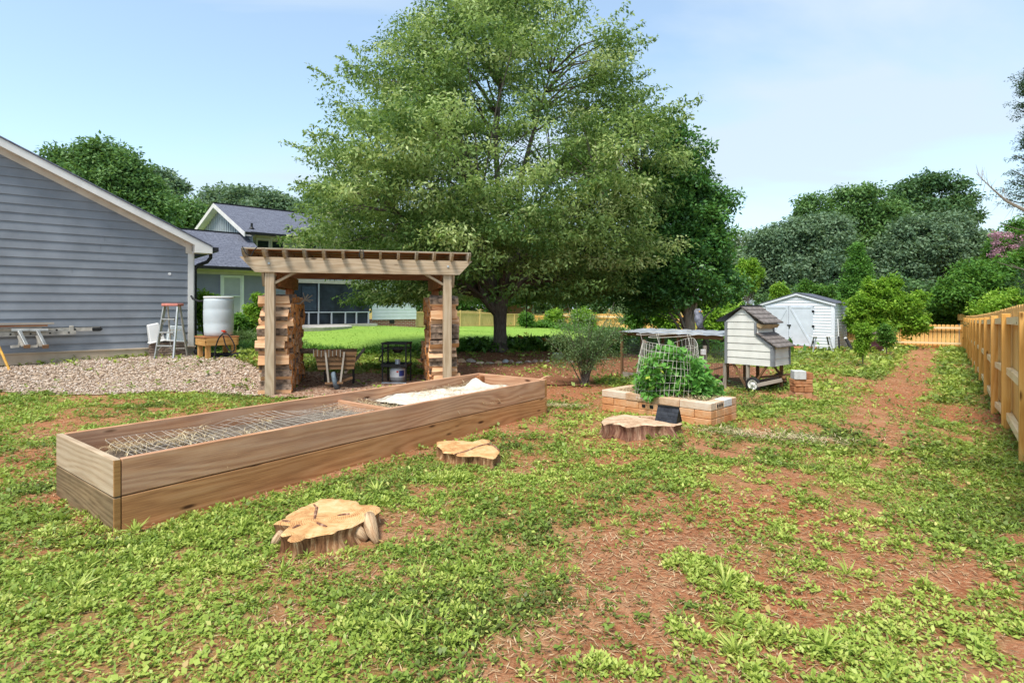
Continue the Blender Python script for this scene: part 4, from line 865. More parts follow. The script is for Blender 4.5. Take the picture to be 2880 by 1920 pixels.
for sg, x0, x1 in ((1, XR, .35), (-1, XR, -8.35)):
    z0, z1 = rz_(XR), rz_(x1)
    b = MB(); b.prism([(x0, -.32, z0), (x1, -.32, z1), (x1, -.32, z1 + .035), (x0, -.32, z0 + .035)], (0, 7.8, 0)); b.build('roof', shingd, gar)
    b = MB(); b.prism([(x0, -.30, z0 - .002), (x1, -.30, z1 - .002), (x1, -.30, z1 - .16), (x0, -.30, z0 - .16)], (0, .025, 0)); b.build('rake_fascia', fascia, gar)
    b = MB()
    b.face([(x0, -.275, z0 - .15), (x1, -.275, z1 - .15), (x1, 0, z1 - .15), (x0, 0, z0 - .15)])
    n_ = 12
    for i in range(n_): f = (i + .5) / n_; xx = x0 + (x1 - x0) * f; zz = z0 + (z1 - z0) * f; b.box((xx, -.14, zz - .153), (.012, .26, .008))
    b.prism([(x0, -.03, z0 - .15), (x1 - sg * .38, -.03, z1 - .15 + .19), (x1 - sg * .38, -.03, z1 - .15 + .07), (x0, -.03, z0 - .27)], (0, .028, 0)); b.build('soffit', trimw, gar)
b = MB(); b.prism([(.335, -.301, RZ - .03), (-.02, -.301, RZ + .12), (-.02, -.301, RZ - .15), (.335, -.301, RZ - .15)], (0, .34, 0)); b.build('eave_return', fascia, gar)
b = MB(); b.box((-.1, -.03, RZ - .0), (.12, .05, .32)); b.build('frieze_end', trimw, gar)
b = MB(); b.box((.42, 3.5, RZ - .05), (.13, 7.6, .1)); b.build('gutter', black, gar)
b = MB(); dsx = .1
b.tube([(.4, .1, RZ - .1), (.4, .1, RZ - .22), (.32, .1, RZ - .33), (.12, .1, RZ - .42), (.06, .1, RZ - .52), (.06, .1, 1.2), (.06, .1, .1)], .042, 8); b.build('downspout', black, gar)
b = MB(); p = GF.hit(477, 770, -.02); b.lathe([(.001, 0), (.035, 0), (.035, .004), (.001, .004)], 7, M=Matrix.Translation(p) @ Matrix.Rotation(R(90), 4, 'X')); b.build('paint_patch', whitep, gar)
# things on and by the garage wall
def gh_(px, py, off): return GF.hit(px, py, -off)
def wallthing(name, label, cat, **k): return thing(name, label, cat, GF.o, GF.rz, **k)
t = wallthing('extension_ladder', 'long cream aluminium extension ladder hung sideways on the garage wall', 'ladder')
for nm, xa, xb, py, off in (('back_rail', -60, 281, 924, .1), ('front_rail', -60, 214, 937, .16)):
    a, c = gh_(-60, 938 if off < .12 else 950, off), gh_(xb, py if off < .12 else 934, off); a.z = c.z - .02
    b = MB(); b.bar(a, c, .03, .075); 
    b.build('side_rail', aluw, t)
    for k in range(9):
        b = MB(); p = a.lerp(c, 1 - (k * .3 + .12) / (c - a).length); b.lathe([(.018, 0), (.018, .012), (.001, .012)], 8, M=Matrix.Translation(p + Vector((0, -.016, 0))) @ Matrix.Rotation(R(90), 4, 'X')); b.build('rung_end', black, t)
e = gh_(268, 925, .1); b = MB(); b.box(e + Vector((.02, 0, 0)), (.17, .05, .09)); b.box(e + Vector((.1, 0, 0)), (.05, .052, .06)); b.build('rubber_foot', rubber, t, bevel=.02)
p = gh_(201, 926, .13); b = MB(); b.box(p + Vector((0, 0, .02)), (.07, .09, .12)); b.build('guide_bracket', aluw, t, bevel=.005)
for i, (px0, px1, lb) in enumerate(((84, 30, 'aluminium ladder jack nearer the left edge of the garage wall'), (136, 84, 'aluminium ladder jack nearer the ladder foot on the garage wall'))):
    t = wallthing('ladder_jack', lb, 'ladder jack', group='ladder jacks hung on the garage wall')
    a = gh_(px0 - 52 + 0, 928, .3); c = gh_(px0, 927, .3); b = MB(); b.bar(a, c, .05, .05); b.build('top_bar', alu, t, bevel=.004)
    s_ = gh_(px0 - 30, 930, .33); e = gh_(px0 - 8, 974, .52); b = MB(); b.bar(s_, e, .06, .035); b.build('arm', alu, t, bevel=.003)
    b = MB(); b.bar(gh_(px0 - 32, 944, .3), gh_(px0 - 20, 974, .46), .04, .03); b.build('strut', aluw, t)
    b = MB(); b.bar(gh_(px0 - 55, 975, .28), gh_(px0 - 30, 973, .28), .05, .05); b.bar(gh_(px0 - 30, 973, .28), gh_(px0 - 30, 935, .28), .03, .03, up=(0, 1, 0)); b.build('lower_bar', aluw, t)
    b = MB(); b.box(e, (.1, .07, .07)); b.build('end_plate', oldw, t, bevel=.004)
for i, (x1, y1, off, lb, mt) in enumerate(((152, 909, .24, 'topmost grey plank lying on the ladder jacks', greyw), (134, 915, .22, 'reddish plank second from top on the ladder jacks', perg_red), (118, 921, .2, 'lowest weathered plank on the ladder jacks', greyw))):
    t = wallthing('plank', lb, 'plank', group='planks on the ladder jacks'); a = gh_(-70, y1 + 3, off); c = gh_(x1, y1, off); a.z = c.z
    b = MB(); b.bar(a, c, .14, .032); b.build('board', mt, t)
t = wallthing('wall_cleat', 'short red board lying at the foot of the garage skirt', 'board'); b = MB(); b.bar(gh_(28, 1037, .14), gh_(84, 1032, .14), .09, .06); b.build('board', plain('red_board', (.45, .14, .08), .7, .2), t)
t = wallthing('steel_bar', 'blue perforated steel strut on the gravel along the garage', 'strut'); b = MB(); b.bar(gh_(80, 1034, .16), gh_(268, 1024, .16), .06, .06); b.build('channel', bluem, t)
b = MB()
for k in range(26): p = gh_(80, 1034, .16).lerp(gh_(268, 1024, .16), (k + .5) / 26); b.box(p + Vector((0, -.031, .004)), (.035, .004, .018))
b.build('slot', black, t); b = MB(); b.bar(gh_(268, 1024, .17), gh_(294, 1021, .17), .064, .055); b.build('end_cap', whitep, t)
# yellow handle
a = P(28, 1056, 10.1); a.z = TZ(a.x, a.y); c = P(-14, 950, 10.4)
t = thing('rake_handle', 'yellow wooden tool handle leaning at the left picture edge', 'handle', a); b = MB(); b.tube([(0, 0, 0), (c - a) * 1.0], .02, 8); b.build('pole', ropem, t); b = MB(); b.tube([(0, 0, 0), (c - a) * .06], .024, 8); b.build('tip', standw, t)
# step ladder
def ladder():
    o = P(487, 1013, 12.25); o.z = TZ(o.x, o.y); t = thing('step_ladder', 'small aluminium step ladder with salmon top standing by the garage corner', 'ladder', o, R(-8)); h = 1.19
    b = MB(); b.box((-.03, .02, h), (.4, .2, .06)); b.build('top_cap', pinkc, t, bevel=.01)
    for sx in (-1, 1):
        b = MB(); b.bar((sx * .22 + .02, -.28, 0), (sx * .16 - .03, -.02, h - .02), .028, .07); b.build('leg', alu, t); b = MB(); b.bar((sx * .2 - .1, .32, 0), (sx * .15 - .05, .08, h - .02), .022, .045); b.build('leg', aluw, t)
        b = MB(); b.box((sx * .22 + .02, -.28, .015), (.05, .09, .03)); b.build('foot', rubber, t)
    for k in range(1, 4):
        f = k * .29 / h; b = MB(); b.box((-.05 * f + .02, -.28 + .26 * f - .02, k * .29), (.42 - .12 * f, .085, .028)); b.build('step', alu, t, bevel=.003)
        b = MB(); b.bar((-.19 + .03 * f, -.29 + .26 * f, k * .29 - .1), (-.1, -.28 + .26 * f, k * .29 - .015), .012, .02); b.build('brace', aluw, t); b = MB(); b.bar((.2 - .07 * f, -.29 + .26 * f, k * .29 - .1), (.09, -.28 + .26 * f, k * .29 - .015), .012, .02); b.build('brace', aluw, t)
    for z in (.2, .62): b = MB(); b.bar((-.28 + z * .06, .32 - z * .2, z), (.09 - z * .1, .32 - z * .2, z), .02, .02); b.build('rear_bar', aluw, t)
ladder()
# pavers stacked against the corner, white tubs on them
pz = .33 - GF.o.z
k = 0
for lay in range(6):
    for j, nm in enumerate(('left', 'middle', 'right')):
        o = gh_(438 + 33 * j + (lay % 2) * 3, 1008, .27); o.z = -.0 + .058 * lay; w_ = GF.wor(o)
        b = MB(); b.box((0, 0, .029), (.27, .2, .054), tp=.97); ob = b.build('paver', paverm, bevel=.008); ob.location = w_; ob.rotation_euler = (0, 0, GF.rz + R(-6 + 12 * random.random() + (j - 1) * 10))
        setp(ob, 'brown paver, %s column, %s from the bottom of the pile behind the step ladder' % (nm, ORD[lay]), 'paver', 'pavers piled at the garage corner')
for i, (px, wd, hh, tilt, lb) in enumerate(((442, .3, .42, -12, 'white tapered tub standing left on the paver pile'), (492, .38, .36, 6, 'greyish white tub lying behind the step ladder on the pavers'))):
    o = gh_(px, 975, .26); t = thing('plastic_tub', lb, 'tub', GF.wor(Vector((o.x, o.y, .352))), GF.rz)
    M = Matrix.Rotation(R(tilt), 4, 'Y') @ Matrix.Translation((0, 0, hh / 2)); b = MB(); b.obox(M, (wd, .26, hh), tp=.72); b.build('body', whitep if i == 0 else barrelw, t, bevel=.015)
    b = MB(); b.obox(Matrix.Rotation(R(tilt), 4, 'Y') @ Matrix.Translation((0, 0, .015)), (wd + .03, .29, .03)); b.build('rim', whitep, t, bevel=.006)
# barrel on its stand
so = P(610, 1008, 12.05); so.z = .36
t = setp(MB().lathe([(.62, -.1), (.66, .0), (.64, .02)], 28).build('concrete_pad', concrete), kind='structure'); t.location = (so.x + .05, so.y + .15, so.z - .02)
st = thing('barrel_stand', 'square amber wooden stand under the white rain barrel', 'stand', so, R(44)); 
for sx in (-1, 1):
    for sy in (-1, 1): b = MB(); b.box((sx * .255, sy * .28, .22), (.09, .09, .44)); b.build('leg', standw, st, bevel=.004)
b = MB()
for sx in (-1, 1): b.box((sx * .315, 0, .37), (.036, .7, .16))
for sy in (-1, 1): b.box((0, sy * .345, .371), (.592, .036, .158))
b.build('apron', standw, st, bevel=.003)
b = MB()
for k in range(5): b.box((0, -.29 + .145 * k, .468), (.7, .13, .032))
b.build('top_board', perg_red, st, bevel=.003)
bo = Vector((so.x + .03, so.y + .02, so.z + .485)); t = thing('rain_barrel', 'translucent white plastic rain barrel on the wooden stand', 'barrel', bo)
pr = [(.262, 0), (.285, .02), (.288, .1), (.297, .24), (.292, .27), (.298, .3), (.3, .45), (.3, .55), (.293, .58), (.299, .61), (.292, .76), (.285, .82)]
b = MB(); b.lathe(pr, 36); b.build('body', barrelw, t, smooth=True); b = MB(); b.lathe([(.285, .815), (.297, .82), (.297, .85), (.285, .856), (.27, .856), (.26, .84)], 36); b.build('lid', whitep, t, smooth=True)
sp = P(629, 934, 11.72) - bo; b = MB(); b.bar(sp + Vector((0, .1, 0)), sp, .03, .03); b.bar(sp + Vector((-.04, -.01, .03)), sp + Vector((.04, -.01, .03)), .02, .03); b.build('tap', redp, t)
b = MB(); iz = .77; b.tube([(-.27, -.02, iz), (-.4, -.05, iz - .02), (-.55, -.02, iz + .03), (-.66, .1, iz + .1)], .022, 7); b.build('inlet_hose', rubber, t)
def pxs(lst, d): return [P(a, b_, d) for a, b_ in lst]
hz = pxs([(628, 938), (616, 950), (607, 975), (604, 1000), (605, 1009)], 11.6); hz2 = pxs([(629, 938), (641, 940), (655, 960), (660, 978), (655, 988), (644, 985), (634, 968), (628, 944)], 11.55)
t = thing('garden_hose', 'thin black hose looping from the red tap of the barrel', 'hose', (hz[-1].x, hz[-1].y, .36)); o = Vector(t.location)
def smooth_pts(pts, k=5):
    out = []; P_ = [pts[0]] + list(pts) + [pts[-1]]
    for i in range(1, len(P_) - 2):
        for j in range(k):
            u = j / k; a, b_, c, d = P_[i - 1], P_[i], P_[i + 1], P_[i + 2]; out.append(.5 * ((2 * b_) + (c - a) * u + (2 * a - 5 * b_ + 4 * c - d) * u * u + (3 * b_ - a - 3 * c + d) * u ** 3))
    return out + [pts[-1]]
b = MB(); b.tube([p - o for p in smooth_pts(hz)], .014, 6); b.tube([p - o for p in smooth_pts(hz2)], .014, 6); b.build('loop', rubber, t)
a = GF.wor((.06, .1, .1)); pts = [a, P(560, 988, 12.7), P(590, 1001, 12.1), P(640, 1003, 12.0), P(676, 1004, 12.0)]
for p in pts[1:]: p.z = TZ(p.x, p.y) + .07
t = thing('drain_pipe', 'black corrugated drain pipe running from the downspout under the stand', 'pipe', (a.x, a.y, TZ(a.x, a.y))); o = Vector(t.location); sp_ = smooth_pts(pts, 14); b = MB(); b.tube([p - o for p in sp_], [.055 if i % 2 else .045 for i in range(len(sp_))], 8); b.build('pipe', rubber, t)

# ------------------------------------------------------------------ house
HF = Frame(-10.68, 21, .45, R(41.27))
hs = thing('house', 'blue grey house with shingled roofs, board and batten gable and screened porch', 'house', HF.o, HF.rz)
ez = HF.hit(634, 757, -.4).z; exr = HF.hit(783, 760, -.45).x; b = MB(); siding(b, lambda z: -9, lambda z: 2.0, -.4, ez - .12, 0, .17, .012); b.face([(-9, .02, -.5), (2.0, .02, -.5), (2.0, .02, ez), (-9, .02, ez)]); b.face([(2.0, .02, -.5), (2.0, 3.4, -.5), (2.0, 3.4, ez), (2.0, .02, ez)]); b.build('wall', sidingh, hs)
b = MB(); b.box(((exr - 9.3) / 2, -.2, ez - .02), (exr + 9.2, .4, .03)); b.box(((1.95 - 9.2) / 2, -.03, ez - .1), (11.1, .04, .16)); b.build('frieze', trimw, hs)
b = MB(); b.box(((exr - 9.4) / 2, -.48, ez + .05), (exr + 9.4, .1, .1)); b.build('gutter', black, hs)
# lower roof: eave to ridge, hipped on the right
pr_ = HF.hit(600, 651, 3.55); zr = pr_.z; rgx = HF.hit(690, 655.5, 3.55).x
b = MB(); b.face([(-9.4, -.45, ez + .1), (exr, -.45, ez + .1), (rgx, 3.55, zr), (-9.4, 3.55, zr)]); b.face([(exr, -.45, ez + .1), (exr, 7.5, ez + .1), (rgx, 3.55, zr)]); b.face([(-9.4, 3.55, zr), (rgx, 3.55, zr), (exr, 7.5, ez + .1), (-9.4, 7.5, ez + .1)]); b.build('roof', shingd, hs)
b = MB(); b.bar((-9.4, 3.53, zr + .01), (rgx, 3.53, zr + .01), .16, .03); b.build('ridge_cap', black, hs)
# upper block
YU = 3.6; C0 = HF.hit(688, 651, YU); apx = C0.x; eu = C0.z
A0 = HF.hit(600, 571, xl=apx - .35); L0 = HF.hit(545, 647, xl=apx - .35); C1 = HF.hit(687, 651, xl=apx - .35)
XE = HF.hit(1043, 880, YU).x
sl = (L0.z - A0.z) / (L0.y - A0.y); yl2 = A0.y + 5.6; zl2 = A0.z + sl * 5.6
b = MB(); b.face([(apx - .35, C1.y, C1.z), (XE, C1.y, C1.z), (XE, A0.y, A0.z), (apx - .35, A0.y, A0.z)]); b.face([(apx - .35, A0.y, A0.z), (XE, A0.y, A0.z), (XE, yl2, zl2), (apx - .35, yl2, zl2)]); r_ = b.build('roof', shingd, hs)
for px, py in ((708, 642), (811, 646)):
    for q_ in [HF.hit(px, py, C1.y + .6)]: b = MB(); zz = C1.z + (A0.z - C1.z) * .6 / (A0.y - C1.y); b.tube([(q_.x, C1.y + .6, zz - .05), (q_.x, C1.y + .6, zz + .25)], .05, 8); b.lathe([(.12, 0), (.06, .08)], 10, c=(q_.x, C1.y + .6, zz)); b.build('vent_pipe', black, r_)
b = MB(); b.bar((apx - .35, A0.y, A0.z + .02), (XE, A0.y, A0.z + .02), .2, .04); b.build('ridge_cap', black, hs)
b = MB()
for (p0, p1) in (((C1.y - .02, C1.z), (A0.y, A0.z)), ((A0.y, A0.z), (yl2, zl2))):
    b.prism([(apx - .36, p0[0], p0[1] - .01), (apx - .36, p1[0], p1[1] - .01), (apx - .36, p1[0], p1[1] - .22), (apx - .36, p0[0], p0[1] - .22)], (.04, 0, 0)); b.face([(apx - .33, p0[0], p0[1] - .16), (apx - .33, p1[0], p1[1] - .16), (apx + .1, p1[0], p1[1] - .16), (apx + .1, p0[0], p0[1] - .16)])
b.build('rake_fascia', fascia, hs)
gx_ = apx + .02; b = MB(); b.face([(gx_, C1.y + .1, C1.z - 3), (gx_, C1.y + .1, C1.z - .1), (gx_, A0.y, A0.z - .12), (gx_, yl2, zl2 - .1), (gx_, yl2, C1.z - 3)][::-1]); k = C1.y + .3
while k < yl2:
    zt = C1.z + (A0.z - C1.z) * (k - C1.y) / (A0.y - C1.y) if k < A0.y else A0.z + sl * (k - A0.y); b.box((gx_ - .02, k, (zt + C1.z - 3) / 2 - .1), (.035, .05, zt - C1.z + 3)); k += .4
b.build('gable_wall', battenm, hs)
b = MB(); siding(b, lambda z: apx, lambda z: XE, eu - 4.7, eu - .28, YU + .35, .17, .012); b.face([(apx, YU + .37, eu - 4.8), (XE, YU + .37, eu - 4.8), (XE, YU + .37, eu), (apx, YU + .37, eu)]); b.build('wall', sidingl, hs)
b = MB(); b.box(((apx + XE) / 2, YU + .33, eu - .22), (XE - apx, .05, .2)); b.box(((apx + XE) / 2, YU + .18, eu - .12), (XE - apx, .34, .03)); b.build('frieze', trimw, hs)
b = MB(); b.box(((apx + XE) / 2, C1.y - .05, C1.z - .04), (XE - apx + .2, .1, .1)); b.build('gutter', black, hs)
def window(par, F_, px0, py0, px1, py1, y, gl, mull=0, rail=None, fw=.09):
    a, c = F_.hit(px0, py0, y), F_.hit(px1, py1, y); x0, x1, z1, z0 = a.x, c.x, max(a.z, c.z), min(a.z, c.z); 
    wn = MB(); 
    for x in (x0 + fw / 2, x1 - fw / 2): wn.box((x, y - .03, (z0 + z1) / 2), (fw, .06, z1 - z0))
    wn.box(((x0 + x1) / 2, y - .03, z1 - fw / 2), (x1 - x0 - 2 * fw, .058, fw)); wn.box(((x0 + x1) / 2, y - .035, z0 + fw / 2), (x1 - x0 - 2 * fw, .07, fw))
    if rail: zr_ = z0 + (z1 - z0) * rail; wn.box(((x0 + x1) / 2, y - .025, zr_), (x1 - x0 - 2 * fw, .05, .045))
    o = wn.build('window', whitep, par, bevel=.004)
    g_ = MB(); g_.face([(x0 + fw * .9, y - .018, z0 + fw * .9), (x1 - fw * .9, y - .018, z0 + fw * .9), (x1 - fw * .9, y - .018, z1 - fw * .9), (x0 + fw * .9, y - .018, z1 - fw * .9)]); g_.build('pane', gl, o)
    if rail:
        g2 = MB()
        for x in (x0 + fw + .02, x1 - fw - .02): g2.box((x, y - .022, (z0 + z1) / 2), (.04, .03, z1 - z0 - 2 * fw))
        g2.build('sash', whitep, o)
window(hs, HF, 619, 773, 685, 890, -.014, glassl, rail=.5)
for a_, c_ in ((719, 759), (760, 799), (852, 892)): window(hs, HF, a_, 669, c_, 712, YU + .345, glassd, fw=.075)
# screened porch
py_ = 3.3; x0 = 2.5; x1 = HF.hit(1040, 900, py_).x; zb = HF.hit(871, 912, py_).z; zt = HF.hit(860, 795, py_).z; zrl = HF.hit(871, 878, py_).z
b = MB(); b.face([(x0, py_ + .06, zb), (x1, py_ + .06, zb), (x1, py_ + .06, zt), (x0, py_ + .06, zt)]); b.build('porch_screen', screenm, hs)
b = MB(); b.box(((x0 + x1) / 2, py_, zt + .08), (x1 - x0, .12, .18)); b.build('porch_beam', trimw, hs)
b = MB(); b.box(((x0 + x1) / 2, py_, zrl), (x1 - x0, .07, .05))
for px in (868, 895, 932, 971, 1002, 1036): xx = HF.hit(px, 900, py_).x; b.box((xx, py_ - .005, (zb + zrl) / 2), (.06, .075, zrl - zb))
xx = HF.hit(896, 850, py_).x; b.box((xx, py_ - .004, (zt + zrl) / 2), (.05, .07, zt - zrl)); b.build('porch_rail', sidingl, hs)
b = MB(); xx0, xx1 = HF.hit(850, 850, py_ + .03).x, HF.hit(890, 850, py_ + .03).x; b.box(((xx0 + xx1) / 2, py_ + .045, (zt + zrl) / 2 - .05), (xx1 - xx0, .02, zt - zrl - .25)); b.build('porch_door', plain('porch_door_blue', (.05, .07, .1), .4), hs)
b = MB(); b.box(((x0 + x1) / 2, py_ - .1, zb - .2), (x1 - x0 + .3, .9, .38)); b.build('porch_slab', concrete, hs)
# brick wing
yw = 8; x0, x1 = HF.hit(1046, 900, yw).x, HF.hit(1169, 900, yw).x; z0 = HF.hit(1100, 924, yw).z; z1 = HF.hit(1100, 898, yw).z
b = MB(); b.box(((x0 + x1) / 2, yw + 1, (z0 + z1) / 2 - .15), (x1 - x0, 2, z1 - z0 + .3)); b.build('brick_foundation', redbrick, hs)
b = MB(); siding(b, lambda z: x0, lambda z: x1 + .03, z1, z1 + 2.6, yw - .03, .2, .015); b.face([(x0, yw - .02, z1), (x1 + .03, yw - .02, z1), (x1 + .03, yw - .02, z1 + 2.7), (x0, yw - .02, z1 + 2.7)]); b.face([(x1 + .03, yw - .02, z1), (x1 + .03, yw + 3, z1), (x1 + .03, yw + 3, z1 + 2.7), (x1 + .03, yw - .02, z1 + 2.7)]); b.build('wing_wall', shedw, hs)
b = MB(); p = HF.hit(1102, 902, yw); b.box((p.x, yw - .01, z1 - .14), (.32, .04, .22)); b.build('crawl_vent', black, hs)
b = MB(); b.prism([(x0 - .3, yw - .5, z1 + 2.65), (x0 - .3, yw + 4, z1 + 4.5), (x0 - .3, yw + 4, z1 + 4.4), (x0 - .3, yw - .5, z1 + 2.5)], (x1 - x0 + .6, 0, 0)); b.build('wing_roof', shingd, hs)
# patio slab in the lawn
p = P(893, 931, 23.5); t = MB().lathe([(2.0, -.3), (2.05, .03), (2.0, .05)], 30).build('patio', concrete); t.location = (p.x - 1.0, p.y + 1.2, TZ(p.x, p.y) + .12); setp(t, kind='structure')

# ------------------------------------------------------------------ pergola
PF = Frame(-3.96, 9.03, 0, R(13.8)); PW, PD = 2.9, 2.1
pg = thing('pergola', 'weathered timber pergola with notched rafter ends over the firewood', 'pergola', PF.o, PF.rz)
for i, (x, y, m_) in enumerate(((0, 0, perg), (PW, 0, perg), (0, PD, perg_red), (PW, PD, perg_red))):
    b = MB(); b.box((x, y, 1.09), (.145, .145, 2.22)); b.build('post', m_, pg, bevel=.006)
def notched(x0, x1, y, z0, z1, th, cut=.2, name='beam', m_=perg):
    b = MB(); b.prism([(x0, y, z1), (x0 + cut, y, z0), (x1 - cut, y, z0), (x1, y, z1)], (0, th, 0)); return b.build(name, m_, pg, bevel=.004)
notched(-.43, PW + .42, -.115, 2.035, 2.27, .04, .22); notched(-.4, PW + .4, .075, 2.04, 2.268, .04, .22)
notched(-.4, PW + .4, PD - .115, 2.035, 2.27, .04, .22, m_=perg_red)
def sideb(x, y0, y1, z0, z1, m_):
    b = MB(); b.prism([(x, y0, z1), (x, y0 + .1, z0), (x, y1 - .1, z0), (x, y1, z1)], (.04, 0, 0)); b.build('side_beam', m_, pg, bevel=.004)
for x in (-.125, .085, PW - .125, PW + .085): sideb(x, -.07 if x in (-.125, PW + .085) else .08, PD + .3, 1.815, 2.03, perg if x in (-.125, PW + .085) else perg_red)
for i in range(13):
    x = -.36 + i * (PW + .72) / 12; b = MB(); ln = random.uniform(-3, 3); y0 = -.3 + random.uniform(-.02, .02)
    b.prism([(x - .02, y0, 2.395), (x - .02, y0 + .03, 2.34), (x - .02, y0 + .12, 2.272), (x - .02, PD + .3, 2.272), (x - .02, PD + .42, 2.395)], (.04, 0, 0)); b.build('rafter', perg if i % 3 else perg_grey, pg, bevel=.003)
for k in range(17):
    y = -.1 + k * .16; b = MB(); b.box((PW / 2, y, 2.408 + .004 * random.random()), (PW + .8, .152 if k else .06, .022)); b.build('slat', perg_red if k % 3 else perg_grey, pg)
for x0, x1 in ((.07, .42), (PW - .07, PW - .42)):
    b = MB(); b.bar((x0, .0, 1.86), (x1, .0, 2.06), .04, .07, up=(0, 1, 0)); b.build('brace', perg, pg)
for x, z in ((0, 2.17), (PW, 2.17)): b = MB(); b.lathe([(.02, 0), (.02, .012), (.001, .014)], 8, M=Matrix.Translation((x, -.116, z)) @ Matrix.Rotation(R(90), 4, 'X')); b.build('bolt', alu, pg)
b = MB(); b.tube([(-.36, -.3, 2.42), (-.3, -.32, 2.3), (-.24, -.25, 2.27), (-.2, -.26, 2.36), (-.14, -.24, 2.43)], .008, 5); b.build('cord', rubber, pg); b = MB(); b.tube([(PW * .5 - .02, -.3, 2.42), (PW * .5 - .04, -.32, 2.3), (PW * .5, -.3, 2.25), (PW * .5 + .04, -.32, 2.3), (PW * .5 + .02, -.3, 2.42)], .007, 5); b.build('cord', rubber, pg)

# ------------------------------------------------------------------ firewood: every log a thing
def logmesh(i):
    g = random.Random(100 + i); n = 5 + i % 3; half = .235; b = MB(); k = 5; W_, H_ = .116, .1
    ring0 = []
    for j in range(n):
        a = 2 * math.pi * j / n + g.uniform(-.3, .3); r = g.uniform(.78, 1.16); ca, sa = math.cos(a), math.sin(a); ring0.append((math.copysign(abs(ca) ** .7, ca) * W_ * .92 * r, math.copysign(abs(sa) ** .7, sa) * H_ * .8 * r))
    rings = []
    for q_ in range(k):
        f = -1 + 2 * q_ / (k - 1); tw = g.uniform(-.06, .06); rings.append([(f * half + g.uniform(-.012, .012), y * (1 + g.uniform(-.08, .08)) + tw * z, z * (1 + g.uniform(-.1, .1))) for y, z in ring0])
    bk = {0, 1} if i % 3 else {0, 1, 2, 3}
    for q_ in range(k - 1):
        for j in range(n):
            j2 = (j + 1) % n; l = j * .13; b.face([rings[q_][j], rings[q_][j2], rings[q_ + 1][j2], rings[q_ + 1][j]][::-1], [(q_ * .12, l), (q_ * .12, l + .13), (q_ * .12 + .12, l + .13), (q_ * .12 + .12, l)][::-1], 1 if (j in bk and i % 4) else 0)
    b.face(rings[0], [(p[1] * 1.5, p[2] * 1.5 + i) for p in rings[0]], 2); b.face(rings[-1][::-1], [(p[1] * 1.5, p[2] * 1.5 + i) for p in rings[-1][::-1]], 2)
    me = b.build('firewood_log', [split_w, bark, split_end]); return me
protos = [logmesh(i) for i in range(12)]
used = set()
def put_log(x, y, z, label, rx, rz, sc3, grp, v):
    o = protos[v]
    if v in used: o = o.copy(); COL.objects.link(o)
    used.add(v); o.location = PF.wor((x, y, z)); o.rotation_euler = (rx, random.uniform(-.04, .04), PF.rz + rz); o.scale = sc3; setp(o, label, 'firewood log', grp); return o
gL = 'logs stacked under the pergola'
def stack(side, xc, y0, rows, cols, dy, dz, seed):
    rd = random.Random(seed)
    for r in range(rows):
        z = .075 + r * dz; lean = .03 * math.sin(r * .7 + seed)
        for c in range(cols):
            y = y0 + (c + .25 * (r % 2)) * dy + rd.uniform(-.02, .02); v = rd.randrange(12); bk = rd.random() < .3
            if r == rows - 1 and rd.random() < .25 and c > 0: continue
            nm = 'bark edged' if v % 3 == 0 else ('pale split' if v % 2 else 'orange split')
            put_log(xc + lean + rd.uniform(-.035, .035), y, z + rd.uniform(-.008, .008), '%s firewood log, %s row up, %s from the front of the %s stack' % (nm, ORD[r], ORD[c], side), rd.uniform(-.5, .5) + (math.pi if rd.random() < .5 else 0), rd.uniform(-.07, .07) + (math.pi if rd.random() < .5 else 0), (rd.uniform(.9, 1.12), rd.uniform(.82, 1.0) * dy / .19, rd.uniform(.9, 1.15) * dz / .118), gL, v)
stack('left', .03, .17, 13, 11, .168, .125, 1)
stack('right', PW - .03, .17, 13, 10, .172, .125, 2)
for v in range(12):
    if v not in used: bpy.data.objects.remove(protos[v])
# gnarled pale twigs and a jutting log end
o = PF.wor((.3, .75, 1.5)); t = thing('twig_bundle', 'pale gnarled branch stub poking out of the left firewood stack', 'branch', o, PF.rz); b = MB(); rd = random.Random(5)
b.tube([(-.15, 0, .0), (.1, 0, .05), (.2, -.02, .16), (.27, 0, .26)], [.03, .024, .02, .018], 6)
for e_ in ((.32, -.02, .07), (.38, .0, .12), (.16, -.03, .3), (.36, .02, .24)): b.tube([(.14, 0, .08), (.2, -.01, .12), e_], [.018, .015, .012], 5)
b.build('branch', greyw, t); t.scale = (.75, .75, .75)
o = PF.wor((.36, 1.6, .62)); b = MB(); b.tube([(-.3, 0, 0), (.2, 0, .0), (.21, 0, 0)], [.05, .05, .04], 8); ob = b.build('jutting_log', bark); ob.location = o; ob.rotation_euler = (0, 0, PF.rz); setp(ob, 'dark round log jutting out of the inner side of the left stack', 'firewood log', gL)

# ------------------------------------------------------------------ raised bed
BF = Frame(B0.x, B0.y, 0, math.atan2(.798, .6025)); BLn, BWd, BH = 4.95, 1.22, .475
bd = thing('raised_bed', 'long two board high timber raised garden bed with an open top', 'raised bed', BF.o, BF.rz)
for k, (z0, z1) in enumerate(((-.05, .228), (.236, BH))):
    zc_, hz_ = (z0 + z1) / 2, z1 - z0
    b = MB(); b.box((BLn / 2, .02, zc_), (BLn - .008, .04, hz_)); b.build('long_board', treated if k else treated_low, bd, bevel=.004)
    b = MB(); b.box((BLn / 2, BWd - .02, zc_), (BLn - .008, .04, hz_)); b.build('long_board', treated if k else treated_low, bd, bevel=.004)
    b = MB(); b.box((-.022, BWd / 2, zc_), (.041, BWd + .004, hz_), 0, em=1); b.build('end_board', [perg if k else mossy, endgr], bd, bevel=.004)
    b = MB(); b.box((BLn + .018, BWd / 2, zc_), (.041, BWd + .004, hz_), 0, em=1); b.build('end_board', [treated, endgr], bd, bevel=.004)
